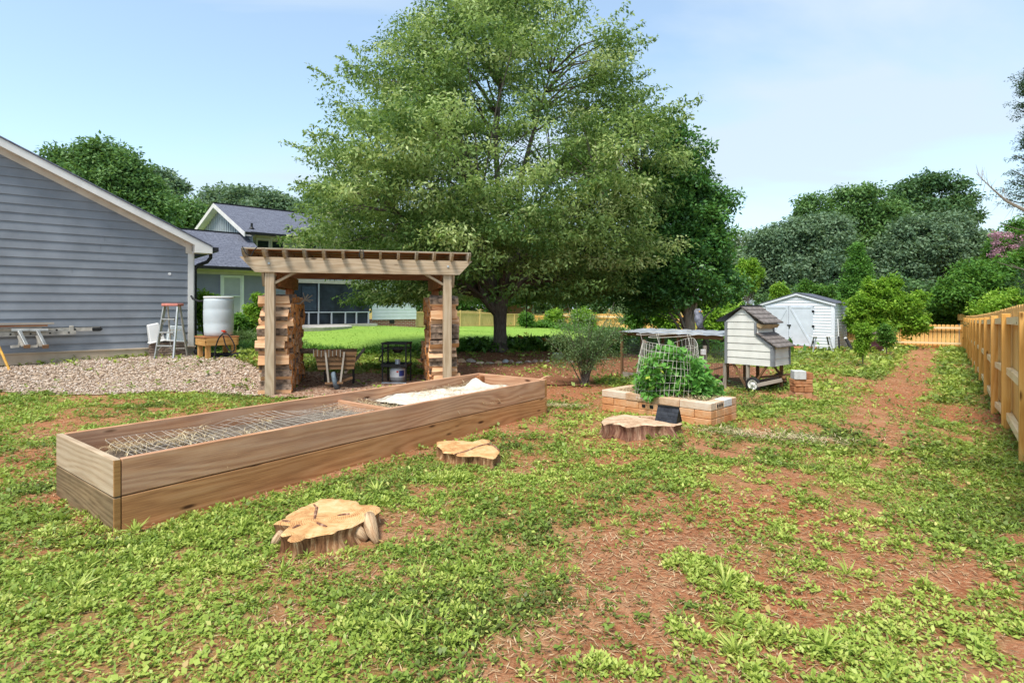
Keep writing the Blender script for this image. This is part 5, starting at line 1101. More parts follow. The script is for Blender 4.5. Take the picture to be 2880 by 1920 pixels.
b = MB(); b.box((2.5, BWd / 2, .335), (.05, BWd - .085, .14)); b.build('divider', treated, bd, bevel=.004)
b = MB(); b.box((BLn - .06, BWd - .1, .3), (.1, .1, .3)); b.build('corner_post', perg_red, bd, bevel=.004)
n1_, n2_ = 90, 26; X, Y = np.meshgrid(np.linspace(.0, BLn, n1_), np.linspace(.042, BWd - .042, n2_), indexing='ij'); Zs = .27 + .07 * fbm(X * 2, Y * 2, 4) - .1 * sst(.35 - X, 0, .35)
i = np.arange(X.size).reshape(X.shape); Q = np.stack([i[:-1, :-1], i[1:, :-1], i[1:, 1:], i[:-1, 1:]], -1).reshape(-1, 4)
ob = npmesh('bed_soil', np.stack([X, Y, Zs], -1).reshape(-1, 3), Q, None, soilbed, smooth=True); ob.location = BF.o; ob.rotation_euler = (0, 0, BF.rz); setp(ob, 'dark soil filling the raised bed', 'soil', kind='stuff')
g = np.random.default_rng(200); n = 14000; x = g.uniform(.1, 4.8, n); y = g.uniform(.06, BWd - .06, n); k = (fbm(x * 2.6, y * 3.3, 3) > .5 + .12 * (x < 2.4)); x, y = x[k], y[k]; n = len(x); a = g.random(n) * 6.28
D = np.stack([np.cos(a), np.sin(a), g.normal(size=n) * .35], 1); V = leafarr(np.stack([x, y, .32 + .05 * g.random(n)], 1), D, np.tile([0, 0, 1.0], (n, 1)), g.uniform(.05, .17, n), np.full(n, .006), .2)
ob = leafobj('bed_straw', V, g.random(n), leafmat('bed_straw_leaf', [(0, (.35, .24, .12)), (1, (.75, .62, .38))], .1)); ob.location = BF.o; ob.rotation_euler = (0, 0, BF.rz); setp(ob, 'loose straw lying over the soil of the raised bed', 'straw', kind='stuff')
wireg = plain('bed_wire', (.6, .53, .44), .5, .15, 8, 0)
def zmesh(x, y): return .335 + .02 * math.sin(x * 2.1 + y) * math.sin(x * 3.3) + .05 * float(vn(x * 2.5, y * 2.5)) + (.03 if x > 1.2 else 0)
t = thing('wire_fencing', 'white wire fencing laid over the soil in the near half of the raised bed', 'wire mesh', BF.o, BF.rz); b = MB()
for k in range(40): x = .25 + k * .056; sk = random.uniform(-.02, .02); b.tube([(x + sk * j / 6, .08 + j * 1.05 / 6, zmesh(x, .08 + j * 1.05 / 6)) for j in range(7)], .0017, 4, cap=False)
for j in range(8): y = .08 + j * .15; b.tube([(.25 + k * .14, y, zmesh(.25 + k * .14, y)) for k in range(17)], .0017, 4, cap=False)
b.build('wire', wireg, t)
t = thing('wire_fencing', 'white wire fencing curled at the far end of the raised bed', 'wire mesh', BF.o, BF.rz); b = MB()
for k in range(22): x = 2.6 + k * .1; b.tube([(x, .1 + j * .17, .36 + .03 * math.sin(k + j)) for j in range(7)], .0017, 4, cap=False)
b.build('wire', wireg, t)
n1_, n2_ = 60, 30; X, Y = np.meshgrid(np.linspace(3.0, 4.85, n1_), np.linspace(.12, 1.12, n2_), indexing='ij'); ws = sst(X, 3.0, 3.3); X2 = X + (.25 * (fbm(Y * 3, X, 2) - .5)); Y2 = Y + .06 * np.sin(X * 4) + (.3 * (1 - sst(X, 3, 3.8))) * (Y - .1) * .6
Zs = .325 + .07 * fbm(X * 5.1, Y * 4.2, 5) + .02 * np.sin(X * 9 + Y * 14) * fbm(X * 2, Y * 2, 2) + .1 * np.exp(-((X - 4.62) ** 2 + (Y - 1.02) ** 2) / .02) - .03 * (1 - ws)
Y2 = np.minimum(Y2, BWd - .06); X2 = np.clip(X2, 2.6, BLn - .03); i = np.arange(X.size).reshape(X.shape); Q = np.stack([i[:-1, :-1], i[1:, :-1], i[1:, 1:], i[:-1, 1:]], -1).reshape(-1, 4)
ob = npmesh('frost_cloth', np.stack([X2, Y2, Zs], -1).reshape(-1, 3), Q, None, clothm, smooth=True); so_ = ob.modifiers.new('thick', 'SOLIDIFY'); so_.thickness = .006; ob.location = BF.o; ob.rotation_euler = (0, 0, BF.rz); setp(ob, 'crumpled white cloth lying in the far end of the raised bed', 'cloth')
b = MB(); b.tube([(0, 0, 0), (.07, .04, .03), (.13, .06, .05)], [.008, .007, .004], 6); ob = b.build('stick', split_w); ob.location = BF.wor((BLn - .14, -.0, BH + .012)); setp(ob, 'short pale stick resting on the far right corner of the bed', 'stick')

# ------------------------------------------------------------------ stumps
def resample(pts, n):
    pts = [Vector((*p, 0)) for p in pts]; L_ = [(pts[(i + 1) % len(pts)] - pts[i]).length for i in range(len(pts))]; T = sum(L_); out = []; i = 0; acc = 0
    for k in range(n):
        d = T * k / n
        while acc + L_[i] < d: acc += L_[i]; i += 1
        out.append(pts[i].lerp(pts[(i + 1) % len(pts)], (d - acc) / L_[i]))
    return out
def stump(name, label, outline, ztop, flare, mt, ms, seed, roots=(), tilt=0, cracks=()):
    W_ = [Z0(px, py, ztop) for px, py in outline]; c = sum(W_, Vector()) / len(W_); base = Vector((c.x, c.y, TZ(c.x, c.y))); t = thing(name, label, 'tree stump', base)
    ht = ztop - base.z; pl = [p * (1 + .05 * (float(vn(i_ * .55 + seed, 3.3)) - .5) + .03 * (float(vn(i_ * 1.9 + seed, 8.3)) - .5)) for i_, p in enumerate(resample([(p.x - c.x, p.y - c.y) for p in W_], 110))]; rd = np.random.default_rng(seed); n = len(pl)
    hgt = lambda x, y: ht + .018 * (float(fbm(x * 9 + seed, y * 9, 3)) - .5) + tilt * x
    b = MB(); rings = [0, .12, .25, .4, .55, .7, .84, .94, 1.0]; idx = []
    for f in rings:
        idx.append(len(b.v)); b.v += [(p.x * f, p.y * f, hgt(p.x * f, p.y * f) - (.012 if f == 1 else 0)) for p in pl] if f else [(0, 0, hgt(0, 0))]
    for j in range(n): j2 = (j + 1) % n; b.f.append((idx[0], idx[1] + j, idx[1] + j2)); b.uv += [(0, 0)] * 3; b.m.append(0)
    for r in range(1, len(rings) - 1):
        for j in range(n): j2 = (j + 1) % n; b.f.append((idx[r] + j, idx[r + 1] + j, idx[r + 1] + j2, idx[r] + j2)); b.uv += [(0, 0)] * 4; b.m.append(0)
    b.build('cut_face', mt, t, smooth=True)
    b = MB(); m = 7; per = [0]
    for j in range(n): per.append(per[-1] + (pl[(j + 1) % n] - pl[j]).length)
    ridge = [float(vn(j * .33 + seed * 7, 1.5)) for j in range(n)]; ridge2 = [float(vn(j * .9 + seed, 7.5)) for j in range(n)]
    for k in range(m):
        f = k / (m - 1)
        for j, p in enumerate(pl):
            ang = math.atan2(p.y, p.x); ex = sum(rr * math.exp(-((ang - ra + math.pi) % (2 * math.pi) - math.pi) ** 2 / rw) for ra, rr, rw in roots)
            o_ = flare * f ** 1.6 * (.35 + 1.2 * ridge[j]) - .06 * math.sin(f * math.pi) * (1 - ridge[j]) + .035 * (ridge2[j] - .5) * math.sin(min(1, f * 2) * math.pi / 2) + ex * f ** 1.3; r = p.length or 1
            b.v.append((p.x * (1 + o_ / r), p.y * (1 + o_ / r), (hgt(p.x, p.y) - .012) * (1 - f) - .05 * f))
    for k in range(m - 1):
        for j in range(n):
            j2 = (j + 1) % n; b.f.append((k * n + j, (k + 1) * n + j, (k + 1) * n + j2, k * n + j2)); a0, a1 = per[j], per[j + 1]; z0_, z1_ = ht * (1 - k / (m - 1)), ht * (1 - (k + 1) / (m - 1)); b.uv += [(a0, z0_), (a0, z1_), (a1, z1_), (a1, z0_)]; b.m.append(0)
    b.build('side', ms, t, smooth=True)
    if cracks:
        b = MB()
        for cr_ in cracks:
            pp = [Z0(x, y, ztop) - base for x, y in cr_]; pp = [Vector((p.x, p.y, hgt(p.x, p.y) - .002)) for p in pp]; b.tube(pp, [.004 + .008 * math.sin(math.pi * (i + .4) / len(pp)) for i in range(len(pp))], 5)
        b.build('crack', stumps2, t)
    return t
zA = lambda l: [(700 + x / 4.704, 1350 + y / 4.704) for x, y in l]
stump('tree_stump', 'freshly cut low stump with pale lobed top nearest the camera', zA([(310, 560), (490, 470), (500, 430), (680, 340), (850, 290), (960, 240), (1240, 230), (1440, 270), (1500, 310), (1740, 320), (1750, 370), (1690, 430), (1480, 530), (1370, 600), (1200, 630), (1110, 690), (870, 715), (740, 740), (690, 775), (560, 805), (510, 780), (600, 700), (430, 730), (410, 700), (540, 580)]), .115, .03, stumpt, stumps_, 3,
      roots=((-.75, .13, .03), (-2.85, .08, .04), (-.2, .06, .05)), cracks=(zA([(860, 320), (900, 360), (880, 440), (870, 520)]), zA([(1170, 465), (1250, 455), (1330, 450)]), zA([(580, 630), (640, 600), (680, 590)]), zA([(900, 570), (960, 600), (1030, 615)]), zA([(440, 530), (500, 545), (540, 550)])))
st0 = bpy.data.objects['tree_stump']; o0 = st0.location
for pts_, rr_ in (((zA([(1590, 470)])[0], .1), (zA([(1600, 560)])[0], .08), (zA([(1640, 700)])[0], .045), (zA([(1700, 830)])[0], .0)), [.035, .045, .035, .018]), (((zA([(430, 700)])[0], .085), (zA([(370, 790)])[0], .04), (zA([(310, 880)])[0], .0)), [.025, .03, .02]), (((zA([(1400, 600)])[0], .07), (zA([(1470, 700)])[0], .04), (zA([(1560, 790)])[0], .0)), [.03, .035, .02]):
    b = MB(); b.tube([Z0(p_[0], p_[1], z_) - o0 for p_, z_ in pts_], rr_, 9); b.build('root', stumpr, st0, smooth=True)
zC = lambda l: [(1200 + x / 2.688, 1180 + y / 2.688) for x, y in l]
stump('tree_stump', 'small pale stump with a notched top close to the raised bed', zC([(75, 160), (150, 158), (240, 150), (350, 165), (430, 140), (480, 150), (470, 185), (520, 190), (555, 240), (510, 290), (440, 275), (380, 270), (240, 268), (200, 250), (120, 245), (110, 215), (80, 190)]), .11, .045, stumpt, stumps_, 9, roots=((-.3, .06, .06),), cracks=(zC([(210, 262), (300, 235), (400, 200), (470, 178)]), zC([(470, 180), (510, 200), (550, 235)])))
zB = lambda l: [(1650 + x / 2.94, 780 + y / 2.94) for x, y in l]
stump('tree_stump', 'old grey brown stump in front of the block planter', zB([(120, 1195), (150, 1160), (230, 1140), (300, 1132), (440, 1138), (560, 1140), (680, 1150), (770, 1165), (790, 1195), (720, 1215), (640, 1218), (560, 1222), (480, 1212), (400, 1226), (330, 1240), (280, 1215), (200, 1212), (140, 1222)]), .15, .07, stumpt2, stumps2, 14, roots=((-.6, .12, .05), (-1.5, .07, .04)), tilt=-.02, cracks=(zB([(430, 1150), (450, 1158), (520, 1162), (600, 1165)]),))
o = Z0(1880, 1184, .14); t = thing('little_roof_model', 'small black shingled roof shaped box sitting on the old stump', 'roof model', o, R(-40)); b = MB()
b.face([(-.13, -.085, 0), (.13, -.085, 0), (.13, 0, .17), (-.13, 0, .17)]); b.face([(.13, .085, 0), (-.13, .085, 0), (-.13, 0, .17), (.13, 0, .17)]); b.face([(-.13, -.085, 0), (-.13, .085, 0), (.13, .085, 0), (.13, -.085, 0)])
b.build('roof', shingb, t); b = MB(); b.face([(.122, -.078, .002), (.122, .078, .002), (.122, 0, .158)]); b.build('gable', black, t)
b = MB(); b.bar((-.132, 0, .172), (.132, 0, .172), .03, .008); b.build('ridge_cap', black, t)

# ------------------------------------------------------------------ block planter with cage and squash
pR = Z0(2000, 1203.5, 0); PLr = R(-45.7); QL, QD = 1.62, .72
PLF = Frame(pR.x - math.cos(PLr) * QL, pR.y - math.sin(PLr) * QL, 0, PLr)        # origin front left, x towards the near right corner
def block(c, sz, m_, label, rz=0, holes=None, grp='blocks of the planter'):
    b = MB(); b.box((0, 0, 0), sz)
    o = b.build('planter_block', m_, bevel=.006); o.location = PLF.wor(c); o.rotation_euler = (0, 0, PLF.rz + rz + R(random.uniform(-1, 1))); setp(o, label, 'block', grp)
    if holes:
        for k in holes: h = MB(); h.box((k, -sz[1] / 2 - .001, 0), (.055, .012, .045)); h.build('core_hole', black, o, bevel=.01)
    return o
cr_ = ['bottom', 'middle', 'top']
for c_ in range(3):
    z = .049 + c_ * .099; n_ = 4; off = .2 if c_ == 1 else 0
    xs = [0, .4, .8, 1.2, 1.62] if c_ != 1 else [0, .2, .6, 1.0, 1.4, 1.62]
    for j in range(len(xs) - 1):
        w_ = xs[j + 1] - xs[j]; mid = (xs[j] + xs[j + 1]) / 2; yy = 0
        block((mid, .07 + random.uniform(-.006, .006), z), (w_ - .006, .14, .094), blockt if c_ == 2 else blockm, '%s block in the front face of the planter, %s course, counted from its left end' % (ORD[j], cr_[c_]), holes=(-.12, 0, .12) if (c_ == 1 and j == 2) else None)
        block((mid, QD - .07, z), (w_ - .006, .14, .094), blockt if c_ == 2 else blockm, '%s block in the back row of the planter, %s course, counted from its left end' % (ORD[j], cr_[c_]))
    for e_, xx in (('left', .07), ('right', QL - .07)):
        for j, (y0, y1) in enumerate(((.142, .36), (.366, QD - .142))):
            gq = (c_ == 2 and e_ == 'right' and j == 1)
            ob = block((xx, (y0 + y1) / 2, z + (.004 if gq else 0)), (.14, y1 - y0, .094), blockg if gq else (blockt if c_ == 2 else blockm), ('grey white block at the far right corner of the planter, top course' if gq else '%s block in the %s end of the planter, %s course' % (ORD[j], e_, cr_[c_])))
            if c_ == 2 and e_ == 'right' and j == 0:
                for k in (-.06, 0, .06): h = MB(); h.box((.071, k - .02, 0), (.01, .035, .04)); h.build('core_hole', black, ob, bevel=.008)
X, Y = np.meshgrid(np.linspace(.13, QL - .13, 40), np.linspace(.13, QD - .13, 20), indexing='ij'); Zs = .24 + .03 * fbm(X * 6, Y * 6, 3); i = np.arange(X.size).reshape(X.shape); Q = np.stack([i[:-1, :-1], i[1:, :-1], i[1:, 1:], i[:-1, 1:]], -1).reshape(-1, 4)
ob = npmesh('planter_soil', np.stack([X, Y, Zs], -1).reshape(-1, 3), Q, None, mulchm, smooth=True); ob.location = PLF.o; ob.rotation_euler = (0, 0, PLF.rz); setp(ob, 'reddish soil inside the block planter', 'soil', kind='stuff')
g = np.random.default_rng(210); n = 2600; x = g.uniform(.1, QL - .1, n); y = g.uniform(.1, QD - .1, n); a = g.random(n) * 6.28; D = np.stack([np.cos(a), np.sin(a), g.normal(size=n) * .4], 1)
ob = leafobj('planter_straw', leafarr(np.stack([x, y, .255 + .06 * g.random(n)], 1), D, np.tile([0, 0, 1.0], (n, 1)), g.uniform(.04, .12, n), np.full(n, .006), .2), g.random(n), bpy.data.materials['bed_straw_leaf']); ob.location = PLF.o; ob.rotation_euler = (0, 0, PLF.rz); setp(ob, 'straw mulch around the squash in the block planter', 'straw', kind='stuff')
# cage
cg = PLF.wor((.82, .36, .25)); t = thing('wire_cage', 'bent white wire mesh cage round the squash plant in the block planter', 'plant cage', cg, 0); rc = lambda z: (.44 - .08 * z / .75, .33)
b = MB(); nv = 44
cpt = lambda a, z: (rc(z)[0] * math.cos(a) + .05 * z + .014 * math.sin(5 * a + z * 7), rc(z)[1] * math.sin(a), z + .05 * math.sin(a * 2 + 1) * z / .7 + .02 * math.sin(a * 3))
for k in range(nv):
    a = 2 * math.pi * k / nv; da = random.uniform(-.03, .03); b.tube([cpt(a + da * z, z) for z in (0, .18, .36, .54, .72)], .0023, 4, cap=False)
for k in range(8): z = .02 + k * .1; b.tube([cpt(2 * math.pi * j / 36, z) for j in range(37)], .0023, 4, cap=False)
for (cx, cy, rr, zz) in ((-.05, 0, .36, .87), (.12, .02, .36, .83)): b.tube([(cx + rr * math.cos(a), cy + .28 * math.sin(a), zz + .03 * math.cos(a)) for a in [2 * math.pi * j / 30 for j in range(31)]], .0035, 4, cap=False)
for a in (.4, 1.7, 2.9, 4.1, 5.3): b.tube([cpt(a, .7), (.36 * math.cos(a), .28 * math.sin(a), .86)], .003, 4, cap=False)
b.build('wire', wirew, t)
t = thing('squash_plant', 'sprawling bright green squash plant spilling out of its wire cage', 'plant', cg + Vector((.08, 0, 0))); g = np.random.default_rng(211); C = []; st_ = MB()
d_ = cg.y; top = lambda px, py: P(px, py, d_) - cg - Vector((.08, 0, 0))
for k in range(300):
    u = g.random(); px = 1800 + 165 * u; ymin = 975 + 60 * abs(u - .5) ** 1.4 * 2; py = g.uniform(ymin, 1118); p = top(px, py); C.append((p.x, g.uniform(-.32, .2), max(p.z, .05)))
for k in range(80):
    px = g.uniform(1930, 2012); py = g.uniform(1022 + max(0, px - 1960) * 1.1, 1122); p = top(px, py); C.append((p.x, g.uniform(-.3, .25), max(p.z, .04)))
for k in range(0, len(C), 6): c_ = Vector(C[k]); st_.tube([(g.uniform(-.2, .3), g.uniform(-.1, .1), 0), (c_.x * .7, c_.y * .6, c_.z * .6), c_], [.009, .007, .004], 5)
V, c = clumps(np.array(C), (.07, .07, .06), 11, .085, .5, .35, .72, 212, None, .3); leafobj('foliage', V, c, g_squash, t); st_.build('stem', leafmat('squash_stem', [(0, (.2, .35, .08)), (1, (.2, .35, .08))], 0), t)

# ------------------------------------------------------------------ chicken coop, its run and wheels
K = P(2174, 1030, 9.3); crz = R(-48); c1 = Vector((math.cos(crz), math.sin(crz), 0)); CW, CD = .84, .68
CF = Frame(K.x - c1.x * CW, K.y - c1.y * CW, 0, crz); co = thing('chicken_coop', 'cream chicken coop with shingled roofs, wire run and wagon wheels', 'chicken coop', CF.o, CF.rz)
pf = lambda px, py: (lambda p: (p.x, p.z))(CF.hit(px, py, 0))
zb = pf(2174, 1031)[1]; xn, zn = pf(2174, 977); xu, zu0 = pf(2128, 940); zu1 = pf(2126, 908)[1]; xa, za = pf(2087, 861); ze = pf(2030, 904)[1]
prof_ = [(0, zb), (CW, zb), (CW, zn), (xu, zu0), (xu, zu1), (xa, za - .03), (0, ze)]
b = MB(); b.prism([(x, 0.012, z) for x, z in prof_], (0, CD - .024, 0)); 
def roofz_c(z):                                          # x range of the front at height z
    xl = 0 if z < ze else xa * (z - ze) / (za - .03 - ze)
    if z < zn: xr = CW
    elif z < zu0: xr = CW + (xu - CW) * (z - zn) / (zu0 - zn)
    elif z < zu1: xr = xu
    else: xr = xu + (xa - xu) * (z - zu1) / (za - .03 - zu1)
    return xl, xr
siding(b, lambda z: roofz_c(z)[0], lambda z: roofz_c(z)[1], zb, za - .05, .01, .125, .012)
ob = b.build('wall', coopw, co)
# side boards of nest box and upper box (facing +x): built turned
b = MB()
for z0_, z1_, x_ in ((zb, zn, CW), (zu0 + .02, zu1, xu)):
    z = z0_
    while z < z1_ - .02:
        zt_ = min(z + .125, z1_); b.face([(x_ + .012, .0, z), (x_ + .012, CD, z), (x_ + .001, CD, zt_), (x_ + .001, .0, zt_)]); b.face([(x_, 0, z), (x_, CD, z), (x_ + .012, CD, z), (x_ + .012, 0, z)]); z = zt_
b.build('side_wall', coopw, co)
def trim(pts, w_=.045, y=-.006, th=.024):
    b = MB(); b.bar((pts[0][0], y, pts[0][1]), (pts[1][0], y, pts[1][1]), th, w_); b.build('trim', coopg, co)
trim(((.016, zb), (.016, ze))); trim(((CW - .016, zb), (CW - .016, zn))); trim(((CW, zn - .01), (xu, zu0 - .01)), .04); trim(((xu - .016, zu0), (xu - .016, zu1)), .04)
for x, y, z0_, z1_ in ((CW + .012, CD - .02, zb, zn), (CW + .012, .02, zb, zn), (xu + .012, CD - .02, zu0, zu1)): b = MB(); b.box((x, y, (z0_ + z1_) / 2), (.022, .045, z1_ - z0_)); b.build('trim', coopg, co)
def roofslab(p0, p1, y0, y1, th, name='roof'):
    b = MB(); a = Vector((p0[0], 0, p0[1])); c = Vector((p1[0], 0, p1[1])); n_ = 4
    for k in range(n_):
        q0, q1 = a.lerp(c, k / n_), a.lerp(c, (k + 1) / n_); q0 = q0 + Vector((0, 0, .0)); q1 = q1 + Vector((0, 0, .014)); b.prism([(q0.x, y0, q0.z), (q1.x, y0, q1.z), (q1.x, y0, q1.z - th), (q0.x, y0, q0.z - th)], (0, y1 - y0, 0))
    return b.build(name, shingc, co)
el, er = pf(2017, 900), pf(2150, 909)
b = MB(); b.prism([(el[0], -.055, el[1]), (xa, -.055, za), (xa, -.055, za - .02), (el[0] + .01, -.055, el[1] - .025)], (0, CD + .1, 0)); b.build('roof', black, co)
roofslab((xa, za + .004), (er[0] + .02, er[1]), -.05, CD + .05, .022)
roofslab((xu + .005, zu0 + .03), (CW + .09, zn + .0), -.04, CD + .03, .02)
b = MB(); b.bar((xa, -.055, za + .012), (xa, CD + .055, za + .012), .05, .02); b.build('ridge_cap', black, co)
b = MB(); b.prism([(xu + .0, .0, zu1 + .0), (er[0] - .02, .0, er[1] - .03), (er[0] - .06, .0, er[1] - .09), (xu + .0, .0, zu1 - .06)], (0, CD, 0)); b.build('eave_board', plain('tan_board', (.5, .36, .2), .7), co)
for (px, py, y, w_) in ((2035, 1087, .0, .05), (2100, 1085, .0, .05)): x = CF.hit(px, py, 0).x; b = MB(); b.box((x + .01, .03, zb / 2), (.05, .045, zb)); b.build('leg', greyw, co)
for x, y in ((.06, CD - .04), (CW - .12, CD - .04), (CW * .35, CD - .03)): b = MB(); b.box((x, y, zb / 2), (.05, .045, zb)); b.build('leg', oldw, co)
for p0, p1 in (((.12, .05, zb), (.36, .05, .06)), ((.5, .04, .12), (.72, .04, zb)), ((.55, CD - .05, zb), (.8, CD - .05, .15))): b = MB(); b.bar(p0, p1, .03, .04, up=(0, 1, 0)); b.build('brace', oldw, co)
b = MB(); 
for z in [.02 + .035 * k for k in range(7)]: b.bar((.05, .0, z), (.5, .0, z), .004, .004)
b.build('wire_mesh', wired, co)
# run
RLn = 2.28; rx = -RLn
for x, y, h in ((rx, 0, .93), (rx, .72, .96), (-1.05, .72, .96), (-.95, 0, .93), (-.32, .72, .96), (-1.75, .72, .96)): b = MB(); b.box((x, y, h / 2 - .02), (.05, .045, h)); b.build('post', oldw, co, bevel=.003)
for y, h in ((-.0, .915), (.72, .955)): b = MB(); b.bar((rx, y - .03, h), (-.03, y - .03, h), .03, .075); b.build('rail', oldw if y == 0 else greyw, co)
b = MB(); b.bar((rx, -.01, .915), (rx, .72, .955), .04, .06); b.build('rail', greyw, co)
b = MB(); n_ = 96; yy0, yy1 = -.14, .86; zz0, zz1 = .95, 1.0
for k in range(n_):
    xa_, xb_ = rx - .04 + (RLn + .03) * k / n_, rx - .04 + (RLn + .03) * (k + 1) / n_; f = lambda x: .014 * (abs(math.sin((x - rx) / RLn * math.pi * 8)) ** .5 * 1.2 - .6)
    b.face([(xa_, yy0, zz0 + f(xa_)), (xb_, yy0, zz0 + f(xb_)), (xb_, yy1, zz1 + f(xb_)), (xa_, yy1, zz1 + f(xa_))], None, 0); b.face([(xa_, yy1, zz1 + f(xa_) - .003), (xb_, yy1, zz1 + f(xb_) - .003), (xb_, yy0, zz0 + f(xb_) - .003), (xa_, yy0, zz0 + f(xa_) - .003)], None, 0)
b.build('corrugated_roof', galv, co)
b = MB(); b.box((rx / 2, 0, .05), (RLn - .06, .03, .12)); b.build('base_rail', greyw, co); b = MB(); b.box((rx / 2, .72, .05), (RLn - .06, .03, .12)); b.build('base_rail', oldw, co)
for y in (-.005, .73):
    b = MB()
    for k in range(64): x = rx + RLn * (k + .5) / 64; b.bar((x, y, .1), (x, y, .92), .002, .002, up=(0, 1, 0))
    for k in range(24): z = .11 + k * .034; b.bar((rx, y, z), (-.02, y, z), .002, .0022)
    b.build('wire_mesh', wired, co)
b = MB(); b.bar((-.9, .3, .12), (-.05, .3, .4), .12, .02); b.build('ramp', oldw, co)
for s_ in ((-.3, .68, .9), (-.12, .68, .62)): pass
b = MB(); b.bar((-.32, .7, .95), (-.06, .7, .6), .03, .035, up=(0, 1, 0)); b.build('brace', oldw, co)
# wheels and wagon frame
WA = [CF.hit(2119, 1087, -.02), None]; wz = .13
for i, y in enumerate((-.03, .98)):
    x = WA[0].x + (0 if i == 0 else .03); z0_ = TZ(*CF.wor((x, y, 0))[:2]); M = Matrix.Translation((x, y, z0_ + wz)) @ Matrix.Rotation(R(90), 4, 'X')
    b = MB(); b.lathe([(.078, -.024), (.1, -.03), (.125, -.024), (.131, -.008), (.131, .008), (.125, .024), (.1, .03), (.078, .024)], 30, M=M, cap=False); w_ = b.build('wheel', rubber, co, smooth=True)
    b = MB(); b.lathe([(.001, .0), (.03, .0), (.034, -.006), (.068, -.006), (.082, .012), (.084, .026), (.08, .027), (.07, .012), (.04, .008), (.03, .02), (.018, .028), (.001, .028)], 30, M=M, cap=False); b.lathe([(.081, -.026), (.001, -.02)], 30, M=M, cap=False); b.build('rim', coopw, w_, smooth=True)
    for k in range(5): a = k * 1.2566 + .3; b = MB(); b.lathe([(.001, .0), (.008, 0), (.001, .001)], 8, M=M @ Matrix.Translation((.056 * math.cos(a), .056 * math.sin(a), .0135))); b.build('rim_hole', black, w_)
    b = MB(); b.lathe([(.001, .0), (.011, 0), (.011, .012), (.001, .012)], 8, M=M @ Matrix.Translation((0, 0, .026))); b.build('hub_cap', alu, w_)
x = WA[0].x; b = MB(); b.tube([(x, -.04, wz), (x + .03, .98, wz)], .012, 8); b.build('axle', black, co)
def wp(px, py, d): return CF.loc(P(px, py, d))
for a, c, w_, h_, m_ in ((wp(2130, 1083, 9.45), wp(2200, 1068, 9.25), .05, .06, greyw), (wp(2100, 1064, 9.9), wp(2238, 1051, 9.7), .06, .03, oldw), (wp(2170, 1086, 10.1), wp(2205, 1060, 9.5), .05, .05, oldw), (wp(2110, 1078, 10.0), wp(2196, 1060, 9.9), .28, .02, oldw)): b = MB(); b.bar(a, c, w_, h_); b.build('wagon_board', m_, co, bevel=.003)
# red feeder, post with outlet box, owl
o = P(2016, 1064, 10.6); o.z = TZ(o.x, o.y); b = MB(); b.lathe([(.06, 0), (.085, .04), (.085, .1), (.07, .14), (.03, .17), (.001, .175)], 20); ob = b.build('poultry_feeder', terra, smooth=True); ob.location = o; setp(ob, 'round red brown feeder on the ground inside the chicken run', 'feeder')
o = P(1979, 1035, 12.8); o.z = TZ(o.x, o.y); t = thing('outlet_post', 'short wooden post with a white outlet box beyond the run', 'post', o); b = MB(); b.box((.04, .04, .27), (.07, .07, .66)); b.build('post', greyw, t); b = MB(); b.box((-.02, -.02, .45), (.11, .08, .13)); b.build('box', whitep, t, bevel=.01); b = MB(); b.tube([(-.02, -.02, 0), (-.02, -.02, .39)], .018, 8); b.build('conduit', whitep, t)
o = P(1969, 925, 11.35); t = thing('owl_decoy', 'grey owl decoy perched on the run roof by the pale trunk', 'decoy', o, R(20)); M = Matrix.Rotation(R(-9), 4, 'Y'); b = MB(); b.lathe([(.03, 0), (.05, .03), (.066, .1), (.085, .18), (.09, .24), (.075, .29), (.07, .31), (.08, .35), (.072, .39), (.04, .42), (.001, .425)], 16, M=M); b.build('body', owlm, t, smooth=True)
b = MB(); b.lathe([(.001, 0), (.018, 0), (.001, .01)], 8, M=Matrix.Translation((-.02, -.08, .36)) @ Matrix.Rotation(R(90), 4, 'X')); b.build('eye', ropem, t); b = MB(); b.lathe([(.001, 0), (.018, 0), (.001, .01)], 8, M=Matrix.Translation((-.08, -.08, .36)) @ Matrix.Rotation(R(90), 4, 'X')); b.build('eye', ropem, t); b = MB(); b.bar((-.05, -.08, .345), (-.05, -.11, .325), .012, .012); b.build('beak', black, t)
# pile of bricks
o = Z0(2262, 1119, -.02); z = o.z; lv = [(.09, [(-.075, 0, .14, 'brickm'), (.075, .01, .14, 'brickm')]), (.09, [(-.072, 0, .15, 'brickm'), (.08, .0, .145, 'brickm')]), (.045, [(0, 0, .29, 'brickm')]), (.075, [(0, .01, .3, 'brickm')])]; zz = z; nm = ['bottom', 'second', 'third', 'fourth']
for li, (h, its) in enumerate(lv):
    for j, (dx_, dy_, w_, m_) in enumerate(its):
        b = MB(); b.box((0, 0, h / 2), (w_, .2, h - .004)); ob = b.build('brick', brickm, bevel=.008); ob.location = (o.x + dx_, o.y + .1 + dy_, zz); ob.rotation_euler = (0, 0, R(random.uniform(-6, 6))); setp(ob, ('rough orange brick in the %s layer of the pile beside the coop' % nm[li]) + (', %s half' % ('left', 'right')[j] if len(its) > 1 else ''), 'brick', 'bricks piled beside the coop')
    zz += h
b = MB(); b.box((0, 0, .07), (.185, .19, .14)); ob = b.build('concrete_block', blockg, bevel=.008); ob.location = (o.x - .05, o.y + .09, zz); ob.rotation_euler = (0, 0, R(-8)); setp(ob, 'light grey concrete block crowning the brick pile beside the coop', 'block')
b = MB(); b.box((0, 0, .055), (.11, .19, .11)); ob = b.build('brick', brickm, bevel=.008); ob.location = (o.x + .105, o.y + .12, zz); setp(ob, 'orange brick next to the grey block on top of the pile', 'brick', 'bricks piled beside the coop')

